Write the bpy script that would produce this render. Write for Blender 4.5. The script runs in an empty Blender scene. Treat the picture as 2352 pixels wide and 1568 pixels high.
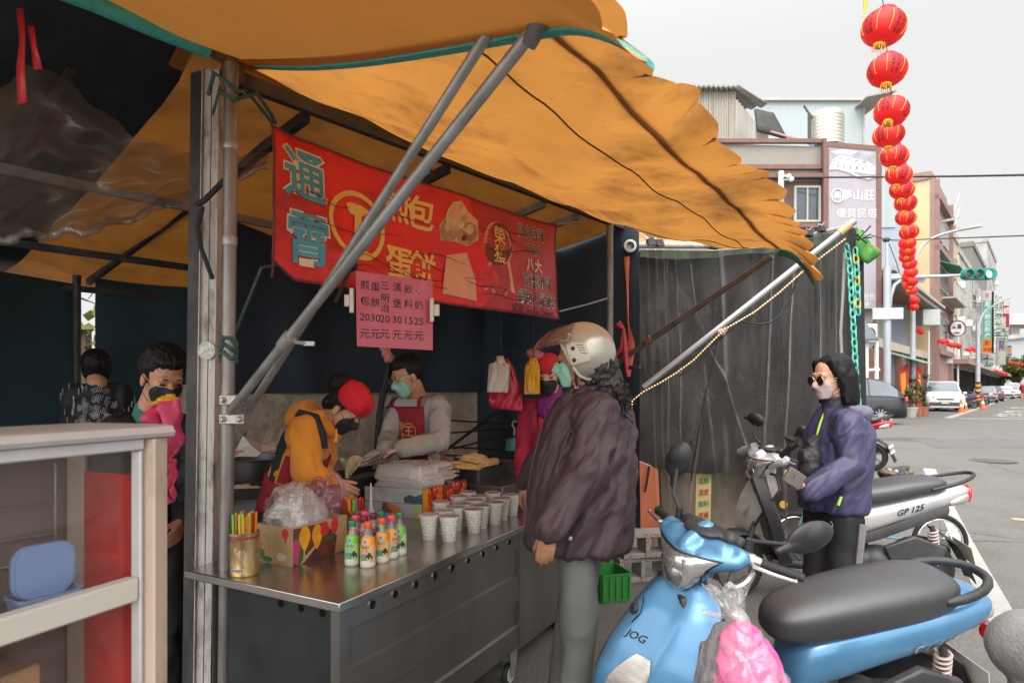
import bpy,bmesh,math,random
from mathutils import Vector,Matrix,Euler,noise
V=Vector
random.seed(7)
sc=bpy.context.scene
COL=sc.collection
# -------------- camera
H=1.5
FP=1437.0
CX,HY=1176.0,890.0
cam_d=bpy.data.cameras.new("camera")
cam=bpy.data.objects.new("camera",cam_d);COL.objects.link(cam)
cam.location=(0,0,H);cam.rotation_euler=(math.pi/2,0,0)
cam_d.sensor_width=36;cam_d.lens=36*FP/2352
cam_d.shift_y=(HY-784)/2352
cam_d.clip_start=0.05;cam_d.clip_end=1500
cam_d.dof.use_dof=True;cam_d.dof.focus_distance=3.3;cam_d.dof.aperture_fstop=4.5
sc.camera=cam
# -------------- sky and sun
SUN_EL,SUN_AZ=math.radians(40),math.radians(200)
w=bpy.data.worlds.new("World");sc.world=w;w.use_nodes=True
nt=w.node_tree;N=nt.nodes;L=nt.links
bg=N["Background"];bg.inputs[1].default_value=0.12
sky=N.new("ShaderNodeTexSky");sky.sky_type='NISHITA';sky.sun_disc=False
sky.sun_elevation=SUN_EL;sky.sun_rotation=SUN_AZ
sky.dust_density=6;sky.air_density=1.0
tc=N.new("ShaderNodeTexCoord");sx=N.new("ShaderNodeSeparateXYZ");L.new(tc.outputs["Generated"],sx.inputs[0])
mr=N.new("ShaderNodeMapRange");mr.interpolation_type='SMOOTHSTEP'
mr.inputs[1].default_value=0.42;mr.inputs[2].default_value=0.95
mr.inputs[3].default_value=6.65;mr.inputs[4].default_value=15.0
L.new(sx.outputs[2],mr.inputs[0])
hs=N.new("ShaderNodeMix");hs.data_type='RGBA';hs.inputs[0].default_value=0.96
cm=N.new("ShaderNodeVectorMath");cm.operation='SCALE';cm.inputs[0].default_value=(1.0,1.0,1.0)
dt=N.new("ShaderNodeVectorMath");dt.operation='DOT_PRODUCT';L.new(tc.outputs["Generated"],dt.inputs[0])
dt.inputs[1].default_value=(math.sin(SUN_AZ)*math.cos(SUN_EL),math.cos(SUN_AZ)*math.cos(SUN_EL),math.sin(SUN_EL))
sm=N.new("ShaderNodeMapRange");sm.interpolation_type='SMOOTHSTEP';sm.inputs[1].default_value=.15;sm.inputs[2].default_value=.95;sm.inputs[3].default_value=1.0;sm.inputs[4].default_value=3.5
L.new(dt.outputs["Value"],sm.inputs[0]);ml=N.new("ShaderNodeMath");ml.operation='MULTIPLY';L.new(mr.outputs[0],ml.inputs[0]);L.new(sm.outputs[0],ml.inputs[1])
L.new(ml.outputs[0],cm.inputs["Scale"])
L.new(sky.outputs[0],hs.inputs[6]);L.new(cm.outputs[0],hs.inputs[7]);L.new(hs.outputs[2],bg.inputs[0])
sun_d=bpy.data.lights.new("sun",'SUN');sun_d.energy=1.0;sun_d.angle=math.radians(14);sun_d.color=(1,.93,.82)
sun=bpy.data.objects.new("sun",sun_d);COL.objects.link(sun)
sdir=V((math.sin(SUN_AZ)*math.cos(SUN_EL),math.cos(SUN_AZ)*math.cos(SUN_EL),math.sin(SUN_EL)))
sun.rotation_euler=(-sdir).to_track_quat('-Z','Y').to_euler();sun.location=sdir*50
sc.view_settings.view_transform='Standard';sc.view_settings.look='None'
sc.view_settings.exposure=0.17;sc.view_settings.gamma=1
sc.cycles.max_bounces=8;sc.cycles.transparent_max_bounces=16;sc.cycles.diffuse_bounces=4
sc.cycles.caustics_reflective=False;sc.cycles.caustics_refractive=False
sc.cycles.sample_clamp_indirect=6
def at(px,py,Y):
 "point of the place at depth Y seen at photo position px, py"
 return V(((px-CX)/FP*Y,Y,H-(py-HY)/FP*Y))
def xat(px,Y):return(px-CX)/FP*Y
def sstep(a,b,x):
 t=min(1,max(0,(x-a)/(b-a)));return t*t*(3-2*t)
def gz(x,y):return 0.22*sstep(5.2,13,y)
DS=V((.65,.76,0)).normalized()
NS=V((.76,-.65,0)).normalized()
UP=V((0,0,1))
# -------------- materials
MATS={}
def mat(name,col=(.5,.5,.5),rough=.55,metal=0,var=.12,scale=6,bump=0,bscale=40,dirt=None,damt=.5,dscale=3,spec=.5,alpha=None,trans=0,coat=0,rvar=.08,stretch=(1,1,1),emit=None,estr=0,sheen=0,coord='Object',fres=1.5,gmul=.95):
 if name in MATS:return MATS[name]
 m=bpy.data.materials.new(name);m.use_nodes=True;MATS[name]=m
 t=m.node_tree;N=t.nodes;L=t.links;b=N["Principled BSDF"]
 b.inputs["Roughness"].default_value=rough;b.inputs["Metallic"].default_value=metal
 b.inputs["Specular IOR Level"].default_value=spec
 if coat:b.inputs["Coat Weight"].default_value=coat;b.inputs["Coat Roughness"].default_value=.06
 if sheen:b.inputs["Sheen Weight"].default_value=sheen
 tc=N.new("ShaderNodeTexCoord");mp=N.new("ShaderNodeMapping");mp.inputs["Scale"].default_value=stretch
 L.new(tc.outputs[coord],mp.inputs[0])
 n1=N.new("ShaderNodeTexNoise");n1.inputs["Scale"].default_value=scale;n1.inputs["Detail"].default_value=5
 n1.inputs["Roughness"].default_value=.6;L.new(mp.outputs[0],n1.inputs["Vector"])
 def rgb(c,k):return tuple(max(0,min(1,x*k))for x in c[:3])+(1,)
 r=N.new("ShaderNodeValToRGB");r.color_ramp.elements[0].position=.3;r.color_ramp.elements[1].position=.7
 r.color_ramp.elements[0].color=rgb(col,1-var);r.color_ramp.elements[1].color=rgb(col,1+var)
 L.new(n1.outputs[0],r.inputs[0]);out=r.outputs[0]
 if dirt:
  n2=N.new("ShaderNodeTexNoise");n2.inputs["Scale"].default_value=dscale;n2.inputs["Detail"].default_value=8
  n2.inputs["Roughness"].default_value=.68;L.new(mp.outputs[0],n2.inputs["Vector"])
  r2=N.new("ShaderNodeValToRGB");r2.color_ramp.elements[0].position=.48;r2.color_ramp.elements[1].position=.72
  r2.color_ramp.elements[1].color=(damt,)*3+(1,);r2.color_ramp.elements[0].color=(0,0,0,1)
  L.new(n2.outputs[0],r2.inputs[0])
  mx=N.new("ShaderNodeMix");mx.data_type='RGBA';L.new(r2.outputs[0],mx.inputs[0])
  L.new(out,mx.inputs[6]);mx.inputs[7].default_value=tuple(dirt[:3])+(1,);out=mx.outputs[2]
 L.new(out,b.inputs["Base Color"])
 mr=N.new("ShaderNodeMapRange");mr.inputs[3].default_value=max(.02,rough-rvar);mr.inputs[4].default_value=min(1,rough+rvar)
 L.new(n1.outputs[0],mr.inputs[0]);L.new(mr.outputs[0],b.inputs["Roughness"])
 if bump:
  n3=N.new("ShaderNodeTexNoise");n3.inputs["Scale"].default_value=bscale;n3.inputs["Detail"].default_value=4
  L.new(mp.outputs[0],n3.inputs["Vector"])
  bp=N.new("ShaderNodeBump");bp.inputs["Strength"].default_value=min(1,bump);bp.inputs["Distance"].default_value=.02
  L.new(n3.outputs[0],bp.inputs["Height"]);L.new(bp.outputs[0],b.inputs["Normal"])
 if emit:b.inputs["Emission Color"].default_value=tuple(emit)+(1,);b.inputs["Emission Strength"].default_value=estr
 if trans:
  tr=N.new("ShaderNodeBsdfTranslucent");L.new(out,tr.inputs[0]);ms=N.new("ShaderNodeMixShader");ms.inputs[0].default_value=trans
  L.new(b.outputs[0],ms.inputs[1]);L.new(tr.outputs[0],ms.inputs[2]);L.new(ms.outputs[0],N["Material Output"].inputs[0])
 if alpha is not None:
  tp=N.new("ShaderNodeBsdfTransparent");df=N.new("ShaderNodeBsdfDiffuse");tl=N.new("ShaderNodeBsdfTranslucent");gl=N.new("ShaderNodeBsdfGlossy")
  for x in(df,tl):L.new(out,x.inputs[0])
  gl.inputs[0].default_value=(.95,.95,.95,1);gl.inputs["Roughness"].default_value=rough
  lw=N.new("ShaderNodeLayerWeight");lw.inputs[0].default_value=.5;pw=N.new("ShaderNodeMath");pw.operation='POWER';pw.inputs[1].default_value=4.5
  L.new(lw.outputs["Facing"],pw.inputs[0]);fr=N.new("ShaderNodeMath");fr.operation='MULTIPLY_ADD';L.new(pw.outputs[0],fr.inputs[0]);fr.inputs[1].default_value=gmul;fr.inputs[2].default_value=(fres-1)**2/(fres+1)**2*1.6
  if bump:
   for x in(df,tl,gl,lw):L.new(bp.outputs[0],x.inputs["Normal"])
  m0=N.new("ShaderNodeMixShader");m0.inputs[0].default_value=.4;L.new(df.outputs[0],m0.inputs[1]);L.new(tl.outputs[0],m0.inputs[2])
  m1=N.new("ShaderNodeMixShader");m1.inputs[0].default_value=alpha;L.new(tp.outputs[0],m1.inputs[1]);L.new(m0.outputs[0],m1.inputs[2])
  m2=N.new("ShaderNodeMixShader");L.new(fr.outputs[0],m2.inputs[0]);L.new(m1.outputs[0],m2.inputs[1]);L.new(gl.outputs[0],m2.inputs[2]);L.new(m2.outputs[0],N["Material Output"].inputs[0])
 return m
 # -------------- mesh building
def frame(d,up=UP):
 d=d.normalized()
 if abs(d.dot(up))>.98:up=V((1,0,0))if abs(d.x)<.9 else V((0,1,0))
 a=up.cross(d).normalized();return a,d.cross(a).normalized()
class MB:
 def __init__(s):s.v=[];s.f=[];s.m=[]
 def add(s,vs,fs,mi=0):
  o=len(s.v);s.v+=[V(p)for p in vs];s.f+=[tuple(i+o for i in f)for f in fs];s.m+=[mi]*len(fs);return s
 def box(s,c,d,R=None,mi=0):
  R=R or Matrix.Identity(3);c=V(c)
  P=[c+R@V((x*d[0]/2,y*d[1]/2,z*d[2]/2))for z in(-1,1)for y in(-1,1)for x in(-1,1)]
  return s.add(P,[(0,2,3,1),(4,5,7,6),(0,1,5,4),(2,6,7,3),(0,4,6,2),(1,3,7,5)],mi)
 def hexa(s,b,t,mi=0):
  return s.add(list(b)+list(t),[(3,2,1,0),(4,5,6,7),(0,1,5,4),(1,2,6,5),(2,3,7,6),(3,0,4,7)],mi)
 def bar(s,a,b,w,h=None,mi=0,up=UP):
  a=V(a);b=V(b);x,y=frame(b-a,up);h=h or w;q=[]
  for p in(a,b):
   q.append([p+x*sx*w/2+y*sy*h/2 for sx,sy in((-1,-1),(1,-1),(1,1),(-1,1))])
  return s.hexa(q[0],q[1],mi)
 def rings(s,R,mi=0,close=True,caps=True):
  n=len(R[0]);o=len(s.v)
  for r in R:s.v+=[V(p)for p in r]
  for i in range(len(R)-1):
   for j in range(n if close else n-1):
    k=(j+1)%n
    s.f.append((o+i*n+j,o+i*n+k,o+(i+1)*n+k,o+(i+1)*n+j));s.m.append(mi)
  if caps:
   s.f.append(tuple(o+j for j in reversed(range(n))));s.m.append(mi)
   s.f.append(tuple(o+(len(R)-1)*n+j for j in range(n)));s.m.append(mi)
  return s
 def tube(s,pts,r,n=10,mi=0,caps=True):
  pts=[V(p)for p in pts];R=[];a=None
  for i,p in enumerate(pts):
   d=pts[min(i+1,len(pts)-1)]-pts[max(i-1,0)]
   if d.length<1e-9:d=UP.copy()
   d.normalize()
   if a is None:a,b=frame(d)
   else:
    a=(a-d*a.dot(d));a.normalize()
   b=d.cross(a);rr=r[i]if hasattr(r,'__len__')else r
   R.append([p+(a*math.cos(t)+b*math.sin(t))*rr for t in[2*math.pi*k/n for k in range(n)]])
  return s.rings(R,mi,True,caps)
 def lathe(s,prof,c=(0,0,0),n=20,mi=0,R=None,caps=True):
  R=R or Matrix.Identity(3);c=V(c)
  return s.rings([[c+R@V((r*math.cos(2*math.pi*k/n),r*math.sin(2*math.pi*k/n),z))for k in range(n)]for r,z in prof],mi,True,caps)
 def ell(s,c,r,R=None,nu=16,nv=10,mi=0):
  R=R or Matrix.Identity(3);c=V(c)
  return s.rings([[c+R@V((r[0]*math.sin(p)*math.cos(t),r[1]*math.sin(p)*math.sin(t),-r[2]*math.cos(p)))for t in[2*math.pi*k/nu for k in range(nu)]]for p in[max(.02,min(math.pi-.02,math.pi*i/nv))for i in range(nv+1)]],mi)
 def grid(s,fn,nu,nv,mi=0):
  o=len(s.v)
  for j in range(nv+1):
   for i in range(nu+1):s.v.append(V(fn(i/nu,j/nv)))
  for j in range(nv):
   for i in range(nu):
    a=o+j*(nu+1)+i;s.f.append((a,a+1,a+nu+2,a+nu+1));s.m.append(mi(i/nu,j/nv)if callable(mi)else mi)
  return s
 def poly(s,pts,th,nrm,mi=0):
  n=len(pts);nrm=V(nrm).normalized()*th;P=[V(p)for p in pts]
  s.add(P+[p+nrm for p in P],[tuple(reversed(range(n))),tuple(range(n,2*n))]+[(i,(i+1)%n,n+(i+1)%n,n+i)for i in range(n)],mi);return s
 def xf(s,M):
  s.v=[M@p for p in s.v];return s
 def mesh(s,name,mats,smooth=True,ang=38):
  me=bpy.data.meshes.new(name);me.from_pydata([tuple(p)for p in s.v],[],s.f)
  for m in(mats if isinstance(mats,(list,tuple))else[mats]):me.materials.append(m)
  me.polygons.foreach_set("material_index",s.m)
  bm=bmesh.new();bm.from_mesh(me);bmesh.ops.recalc_face_normals(bm,faces=bm.faces);bm.to_mesh(me);bm.free()
  if smooth:smooth_me(me,ang)
  me.update();return me
def smooth_me(me,ang=38):
 me.polygons.foreach_set("use_smooth",[True]*len(me.polygons))
 if ang<180:me.set_sharp_from_angle(angle=math.radians(ang))
def mods(o,bevel=0,subsurf=0,solid=0,off=0):
 if solid:
  m=o.modifiers.new("thickness",'SOLIDIFY');m.thickness=solid;m.offset=off
 if bevel:
  m=o.modifiers.new("bevel",'BEVEL');m.width=bevel;m.segments=2;m.limit_method='ANGLE';m.angle_limit=math.radians(40)
 if subsurf:
  m=o.modifiers.new("subdivision",'SUBSURF');m.levels=subsurf;m.render_levels=subsurf
 return o
def setp(o,label=None,cat=None,group=None,kind=None):
 if label:o["label"]=label
 if cat:o["category"]=cat
 if group:o["group"]=group
 if kind:o["kind"]=kind
 return o
def thing(name,label,cat,loc=(0,0,0),rz=0,group=None,rot=None):
 o=bpy.data.objects.new(name,None);COL.objects.link(o);o.empty_display_size=.1
 o.location=loc;o.rotation_euler=rot or(0,0,rz);return setp(o,label,cat,group)
def part(name,mb,mats,parent,world=False,smooth=True,ang=38,label=None,**kw):
 """mb: MB or ready mesh. world=True: its points are given in world space."""
 me=mb.mesh(name,mats,smooth,ang)if isinstance(mb,MB)else mb
 if not isinstance(mb,MB)and mats is not None and not len(me.materials):
  for m in(mats if isinstance(mats,(list,tuple))else[mats]):me.materials.append(m)
 o=bpy.data.objects.new(name,me);COL.objects.link(o);o.parent=parent
 if world:
  M=Matrix.Identity(4);p=parent
  while p is not None:
   M=Matrix.LocRotScale(p.location,p.rotation_euler,p.scale)@M
   p=p.parent
  me.transform(M.inverted())
 if label:o["label"]=label
 return mods(o,**kw)
def solo(name,mb,mats,label,cat,group=None,kind=None,smooth=True,ang=38,origin=None,**kw):
 "a top-level thing that is one mesh"
 me=mb.mesh(name,mats,smooth,ang)if isinstance(mb,MB)else mb
 if not isinstance(mb,MB)and mats is not None and not len(me.materials):me.materials.append(mats)
 o=bpy.data.objects.new(name,me);COL.objects.link(o)
 if kind!='structure':
  if origin is None:
   vs=[v.co for v in me.vertices];n=len(vs)
   origin=V((sum(v.x for v in vs)/n,sum(v.y for v in vs)/n,min(v.z for v in vs)))
  me.transform(Matrix.Translation(-V(origin)));o.location=origin
 setp(o,label,cat,group,kind);return mods(o,**kw)
def struct(name,mb,mats,smooth=True,ang=38,**kw):
 return solo(name,mb,mats,None,None,None,'structure',smooth,ang,**kw)
def dup(root,loc=None,rot=None,label=None,scale=None):
 r=root.copy();COL.objects.link(r)
 if loc is not None:r.location=loc
 if rot is not None:r.rotation_euler=rot
 if scale is not None:r.scale=scale
 if label:r["label"]=label
 for ch in list(root.children):
  c=ch.copy();COL.objects.link(c);c.parent=r
  for g in list(ch.children):
   d=g.copy();COL.objects.link(d);d.parent=c
 return r
_TXT={}
def text_me(s,size=1,bold=0,ext=.0,lines=1.0,align='CENTER'):
 "flat lettering mesh in local XY, centred; size = character height"
 key=(s,size,bold,ext,lines,align)
 if key in _TXT:return _TXT[key].copy()
 c=bpy.data.curves.new("t",'FONT');c.body=s;c.size=size;c.align_x=align;c.align_y='CENTER';c.offset=bold*size
 c.extrude=ext;c.space_line=lines;c.resolution_u=2
 o=bpy.data.objects.new("t",c);COL.objects.link(o);dg=bpy.context.evaluated_depsgraph_get()
 me=bpy.data.meshes.new_from_object(o.evaluated_get(dg));bpy.data.objects.remove(o);bpy.data.curves.remove(c)
 me.materials.clear();_TXT[key]=me;return me.copy()
def tmat(c,xd,zd):
 "4x4 placing local XY text at c, text x along xd, text y along zd"
 x=V(xd).normalized();z=V(zd);z=(z-x*z.dot(x)).normalized();n=x.cross(z)
 return Matrix(((x.x,z.x,n.x,c[0]),(x.y,z.y,n.y,c[1]),(x.z,z.z,n.z,c[2]),(0,0,0,1)))
def text(s,c,xd,zd,size,material,parent,bold=.0,ext=.0012,fn=None,name="lettering",lines=1.0):
 me=text_me(s,size,bold,ext,lines);me.name=name;me.transform(tmat(c,xd,zd))
 if fn:
  for v in me.vertices:v.co=fn(v.co)
 return part(name,me,material,parent,world=True)
 # -------------- soft bodies from capsules
def evaluated(me,setup):
 o=bpy.data.objects.new("t",me);COL.objects.link(o);setup(o)
 dg=bpy.context.evaluated_depsgraph_get();r=bpy.data.meshes.new_from_object(o.evaluated_get(dg))
 bpy.data.objects.remove(o);bpy.data.meshes.remove(me);return r
def blob(prims,voxel=.008,smooth=6,factor=.5):
 mb=MB()
 for p in prims:
  if p[0]=='c':
   _,a,b,r0,r1=p[:5];a=V(a);b=V(b);d=(b-a)
   if d.length<1e-6:d=V((0,0,1e-4))
   d.normalize();e,g=frame(d);R=[];fl=p[5]if len(p)>5 else None
   for ph in(-88,-60,-30,0):R.append((a+d*r0*math.sin(math.radians(ph)),r0*math.cos(math.radians(ph))))
   for ph in(0,30,60,88):R.append((b+d*r1*math.sin(math.radians(ph)),r1*math.cos(math.radians(ph))))
   q=[]
   for c,r in R:
    ring=[]
    for t in[2*math.pi*k/14 for k in range(14)]:
     o=(e*math.cos(t)+g*math.sin(t))*r
     if fl:o=o-V(fl[0])*o.dot(V(fl[0]))*(1-fl[1])
     ring.append(c+o)
    q.append(ring)
   mb.rings(q)
  elif p[0]=='e':mb.ell(p[1],p[2],p[3]if len(p)>3 else None,18,12)
  elif p[0]=='b':mb.box(p[1],p[2],p[3]if len(p)>3 else None)
  elif p[0]=='r':mb.rings(p[1])
 me=mb.mesh("t",[],smooth=False)
 def setup(o):
  m=o.modifiers.new("r",'REMESH');m.mode='VOXEL';m.voxel_size=voxel;m.use_smooth_shade=True
  if smooth:
   m=o.modifiers.new("s",'SMOOTH');m.factor=factor;m.iterations=smooth
 me=evaluated(me,setup);smooth_me(me,180);return me
def crumple(me,amp,scale,st=(1,1,1),seed=0,ridge=True):
 "creases: pushes points along their normals by ridged noise"
 M3=st if isinstance(st,Matrix)else Matrix.Diagonal(V(st));off=V((seed*3.1,seed*1.7,seed*.9))
 nn=[v.normal.copy()for v in me.vertices]
 for v,n in zip(me.vertices,nn):
  p=(M3@v.co)*scale+off
  w_=noise.noise_vector(p*.6)*.7
  k=noise.noise(p+w_);k=(1-abs(k)*2.2)if ridge else k
  k+=.35*noise.noise(p*2.7+w_)
  v.co+=n*amp*k
 me.update();return me
def crinkle(me,amp,scale,seed=0):
 "sharp facets of crumpled film"
 off=V((seed*3.3,seed,seed*.7));nn=[v.normal.copy()for v in me.vertices]
 for v,n in zip(me.vertices,nn):
  p=v.co*scale+off;p+=noise.noise_vector(p*.7)*.5
  d=noise.voronoi(p)[0];e=noise.voronoi(p*2.3)[0]
  v.co+=n*amp*((d[1]-d[0])*1.3-.35+(e[1]-e[0])*.4)
 me.update();return me
def along(d,k=.35,q=1.25):
 "noise space stretched along direction d (folds run along it)"
 d=V(d).normalized();return Matrix(((q-(q-k)*d.x*d.x,-(q-k)*d.x*d.y,-(q-k)*d.x*d.z),(-(q-k)*d.x*d.y,q-(q-k)*d.y*d.y,-(q-k)*d.y*d.z),(-(q-k)*d.x*d.z,-(q-k)*d.y*d.z,q-(q-k)*d.z*d.z)))
def clip(me,fn):
 "removes the faces whose centre fails fn"
 bm=bmesh.new();bm.from_mesh(me);bmesh.ops.delete(bm,geom=[f for f in bm.faces if not fn(f.calc_center_median())],context='FACES');bm.to_mesh(me);bm.free();return me
 # ========== ground, road, street behind
asph=mat("asphalt",(.14,.130,.118),.9,var=.28,scale=42,bump=.6,bscale=130,dirt=(.085,.08,.075),damt=.55,dscale=1.7)
whitep=mat("road_white",(.34,.335,.31),.8,var=.1,scale=9,dirt=(.25,.24,.22),damt=.7,dscale=7,bump=.3,bscale=120)
yellowp=mat("road_yellow",(.42,.33,.2),.8,var=.2,scale=9,dirt=(.2,.18,.15),damt=.9,dscale=6)
conc=mat("concrete",(.33,.31,.28),.9,var=.15,scale=5,bump=.5,bscale=60,dirt=(.16,.15,.13),damt=.6,dscale=3)
g=MB()
ys=[-6,-3,0,2,4,5]+[5+.4*i for i in range(1,22)]+[14.5,18,24,32,45,65,90,130,200,300,450]
xs=[-300,-120,-50,-20,-8,-3,0,3,6,9,14,20,30,45,70,110,180,300,450]
g.add([(x,y,gz(x,y))for y in ys for x in xs],[(j*len(xs)+i,j*len(xs)+i+1,(j+1)*len(xs)+i+1,(j+1)*len(xs)+i)for j in range(len(ys)-1)for i in range(len(xs)-1)])
struct("ground",g,asph,ang=180)
def strip(a,b,wd,lift=.004,n=24):
 a=V(a+(0,));b=V(b+(0,));p=UP.cross((b-a).normalized())*wd/2;m=MB();R=[]
 for i in range(n+1):
  c=a.lerp(b,i/n);z=gz(0,c.y)+lift;R.append([(c.x-p.x,c.y-p.y,z),(c.x+p.x,c.y+p.y,z)])
 return m.rings(R,close=False,caps=False)
struct("road_marking_parking_line",strip((1.85,1.8),(6.9,10.35),.17),whitep)
def gat(px,py):
 Y=1.28*FP/(py-HY);return(xat(px,Y),Y)
struct("road_marking_lane_line",strip(gat(2176,960),gat(2334,909),.3),whitep)
struct("road_marking_stop_line",strip(gat(2203,961),(46,23.6),.4),whitep)
struct("road_marking_yellow_line",strip((5.6,7.0),(12,5.2),.13),yellowp)
for i,(px,py)in enumerate(((2335,954),(2348,946),(2355,937))):
 q=gat(px,py);me=text_me("機車",2.2,.02,0);me.transform(tmat((q[0],q[1],.23),DS,-NS)@Matrix.Scale(.7,4,(0,1,0)))
 struct("road_marking_lettering",me,whitep)
mh=MB();q=(8.6,11.2);mh.lathe([(.36,0),(.36,.006),(.3,.008)],(q[0],q[1],gz(0,q[1])),28)
struct("road_manhole_cover",mh,mat("iron",(.07,.065,.06),.7,var=.3,scale=20))
pm=MB();pm.add([(x,y,gz(0,y)+.003)for x,y in((9,13.3),(40,12.2),(40,15.2),(10,15.6))],[(0,1,2,3)])
struct("road_patch",pm,mat("asphalt_patch",(.115,.11,.105),.9,var=.15,scale=2,bump=.4,bscale=150))
galv0=mat("grille_steel",(.3,.3,.29),.5)
tar_=mat("road_crack_tar",(.05,.047,.044),.8,var=.3,scale=8);rc=random.Random(31)
for k in range(11):
 x,y,a=rc.uniform(2.5,14),rc.uniform(4.5,16),rc.uniform(-.6,1.2);m=MB();R=[]
 for i in range(14):x+=.22*math.cos(a);y+=.22*math.sin(a);a+=rc.uniform(-.5,.5);w_=.007*rc.uniform(.5,1.6)*math.sin(math.pi*(i+.6)/14.2);R.append([(x-w_*math.sin(a),y+w_*math.cos(a),gz(0,y)+.0045),(x+w_*math.sin(a),y-w_*math.cos(a),gz(0,y)+.0045)])
 m.rings(R,close=False,caps=False);struct("road_crack",m,tar_)
stn=mat("road_oil_stain",(.075,.07,.065),.6,var=.35,scale=5)
for x,y,r in((3.0,4.2,.22),(5.6,9.2,.5),(7.5,7.4,.35),(11,9.5,.6),(2.2,3.0,.15),(9.8,15.5,.8)):
 m=MB();P=[(x+r*math.cos(t)*(1+.35*noise.noise(V((math.cos(t)*2+x,math.sin(t)*2,y)))),y+r*.7*math.sin(t)*(1+.35*noise.noise(V((math.cos(t)*2,math.sin(t)*2+x,3)))),0)for t in[i*math.pi/14 for i in range(28)]];m.add([(a,b,gz(0,b)+.0025)for a,b,c in P],[tuple(range(28))]);struct("road_oil_stain",m,stn)
glass=mat("window_glass",(.05,.065,.08),.12,var=.3,scale=.6,spec=.8)
darkgl=mat("dark_opening",(.008,.008,.008),.8,spec=.08)
F0=V((26.7,40,.22))
def fl(t,out=0,z=0):return F0+DS*t+NS*out+UP*z
RF=Matrix(((DS.x,NS.x,0),(DS.y,NS.y,0),(0,0,1)))
RI=Matrix.Identity(3)
def win(b,c,wd,ht,R,fm,ny=-1,mull=2,gm=None,deep=.12):
 "window: frame with pane; c = centre on the wall face, R columns = along, out"
 o=R@V((0,ny,0));x=R@V((1,0,0));f=MB();c=V(c)+o*deep*.4;t=.08*max(.7,min(1.4,ht/1.4))
 for s in(-1,1):
  f.box(c+x*s*(wd-t)/2,(t,deep,ht),R);f.box(c+UP*s*(ht-t)/2,(wd-2*t-.004,deep,t),R)
 for k in range(1,mull):f.box(c+x*(k/mull-.5)*wd,(t*.7,deep*.8,ht-2*t-.004),R)
 fo=part("window",f,fm,b,world=True)
 p=MB();p.box(c-o*deep*.2,(wd-2*t+.01,.02,ht-2*t+.01),R);part("pane",p,gm or glass,fo,world=True)
def bldg(t0,t1,h,dp,name,label,wm,roofm=None,group="shop houses along the left of the street",par=.5):
 b=thing(name,label,"building",fl((t0+t1)/2,-dp/2),math.atan2(DS.y,DS.x),group);m=MB()
 m.hexa([fl(t0,0),fl(t0,-dp),fl(t1,-dp),fl(t1,0)],[fl(t0,0,h),fl(t0,-dp,h),fl(t1,-dp,h),fl(t1,0,h)])
 part("wall",m,wm,b,world=True)
 m=MB()
 for a,c in((fl(t0,0,h),fl(t1,0,h)),(fl(t0,0,h),fl(t0,-dp,h))):m.bar(a+UP*par/2,c+UP*par/2,.25,par)
 part("parapet",m,roofm or wm,b,world=True);return b
cream=mat("wall_cream",(.60,.47,.27),.85,var=.1,scale=.35,dirt=(.36,.27,.16),damt=.45,dscale=.5,bump=.2,bscale=8)
pinkw=mat("wall_pink_tile",(.32,.2,.17),.8,var=.12,scale=.5,dirt=(.17,.12,.1),damt=.4,dscale=.6)
beige=mat("wall_beige",(.46,.4,.32),.85,var=.1,scale=.4,dirt=(.25,.22,.18),damt=.5,dscale=.6)
yellw=mat("wall_yellow",(.66,.47,.22),.85,var=.08,scale=.4,dirt=(.4,.3,.16),damt=.35,dscale=.6)
greyw=mat("wall_grey",(.21,.2,.19),.9,var=.15,scale=.5,dirt=(.09,.09,.085),damt=.6,dscale=.5,stretch=(1,1,.3))
greyl=mat("wall_light_grey",(.4,.39,.36),.85,var=.1,scale=.5,dirt=(.2,.2,.18),damt=.5,dscale=.6)
brown=mat("wall_brown_brick",(.2,.1,.07),.85,var=.2,scale=6,dirt=(.1,.06,.05),damt=.4)
almf=mat("window_frame_grey",(.42,.42,.4),.5,var=.1)
woodf=mat("window_frame_brown",(.16,.08,.06),.6)
greena=mat("awning_green",(.06,.28,.17),.7,var=.15)
whitea=mat("white_paint",(.66,.66,.63),.6,var=.06,dirt=(.4,.38,.33),damt=.4)
# --- tall cream building with pink front
b=bldg(0,7.9,14.6,14,"tall_building","tall cream walled building with a pink tiled balcony front facing the street",cream,pinkw)
m=MB();m.box(fl(3.95,.12,7.3),(7.88,.24,14.55),RF);fr=part("facade",m,pinkw,b,world=True)
m=MB()
for z in(3.6,6.9,10.2,13.4):m.box(fl(3.95,.42,z),(7.9,.36,.35),RF)
for t in(.15,7.75):m.box(fl(t,.38,7.3),(.3,.28,14.5),RF)
part("band",m,mat("band_pink",(.27,.17,.15),.8),b,world=True)
for z in(5.3,8.6,11.8):
 for t in(2.2,5.6):win(b,fl(t,.24,z),2.4,1.5,RF,almf,1,3)
m=MB();m.hexa([fl(1,.3,9.5),fl(6.5,.3,9.5),fl(6.5,1.5,9.0),fl(1,1.5,9.0)],[fl(1,.3,9.56),fl(6.5,.3,9.56),fl(6.5,1.5,9.06),fl(1,1.5,9.06)])
part("awning",m,greena,b,world=True)
m=MB()
for k in range(12):m.bar(fl(.6+k*.6,1.3,7.1),fl(.6+k*.6,1.3,8.0),.05)
for z in(7.1,8.0):m.bar(fl(.6,1.3,z),fl(7.2,1.3,z),.07)
m.box(fl(3.9,.95,7.02),(6.7,.75,.1),RF)
part("balcony_railing",m,greyl,b,world=True)
m=MB()
for k in range(5):m.bar(fl(1+k*.8,.4,12+.2*k),fl(1+k*.8,1.2,12+.2*k),.05)
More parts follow.
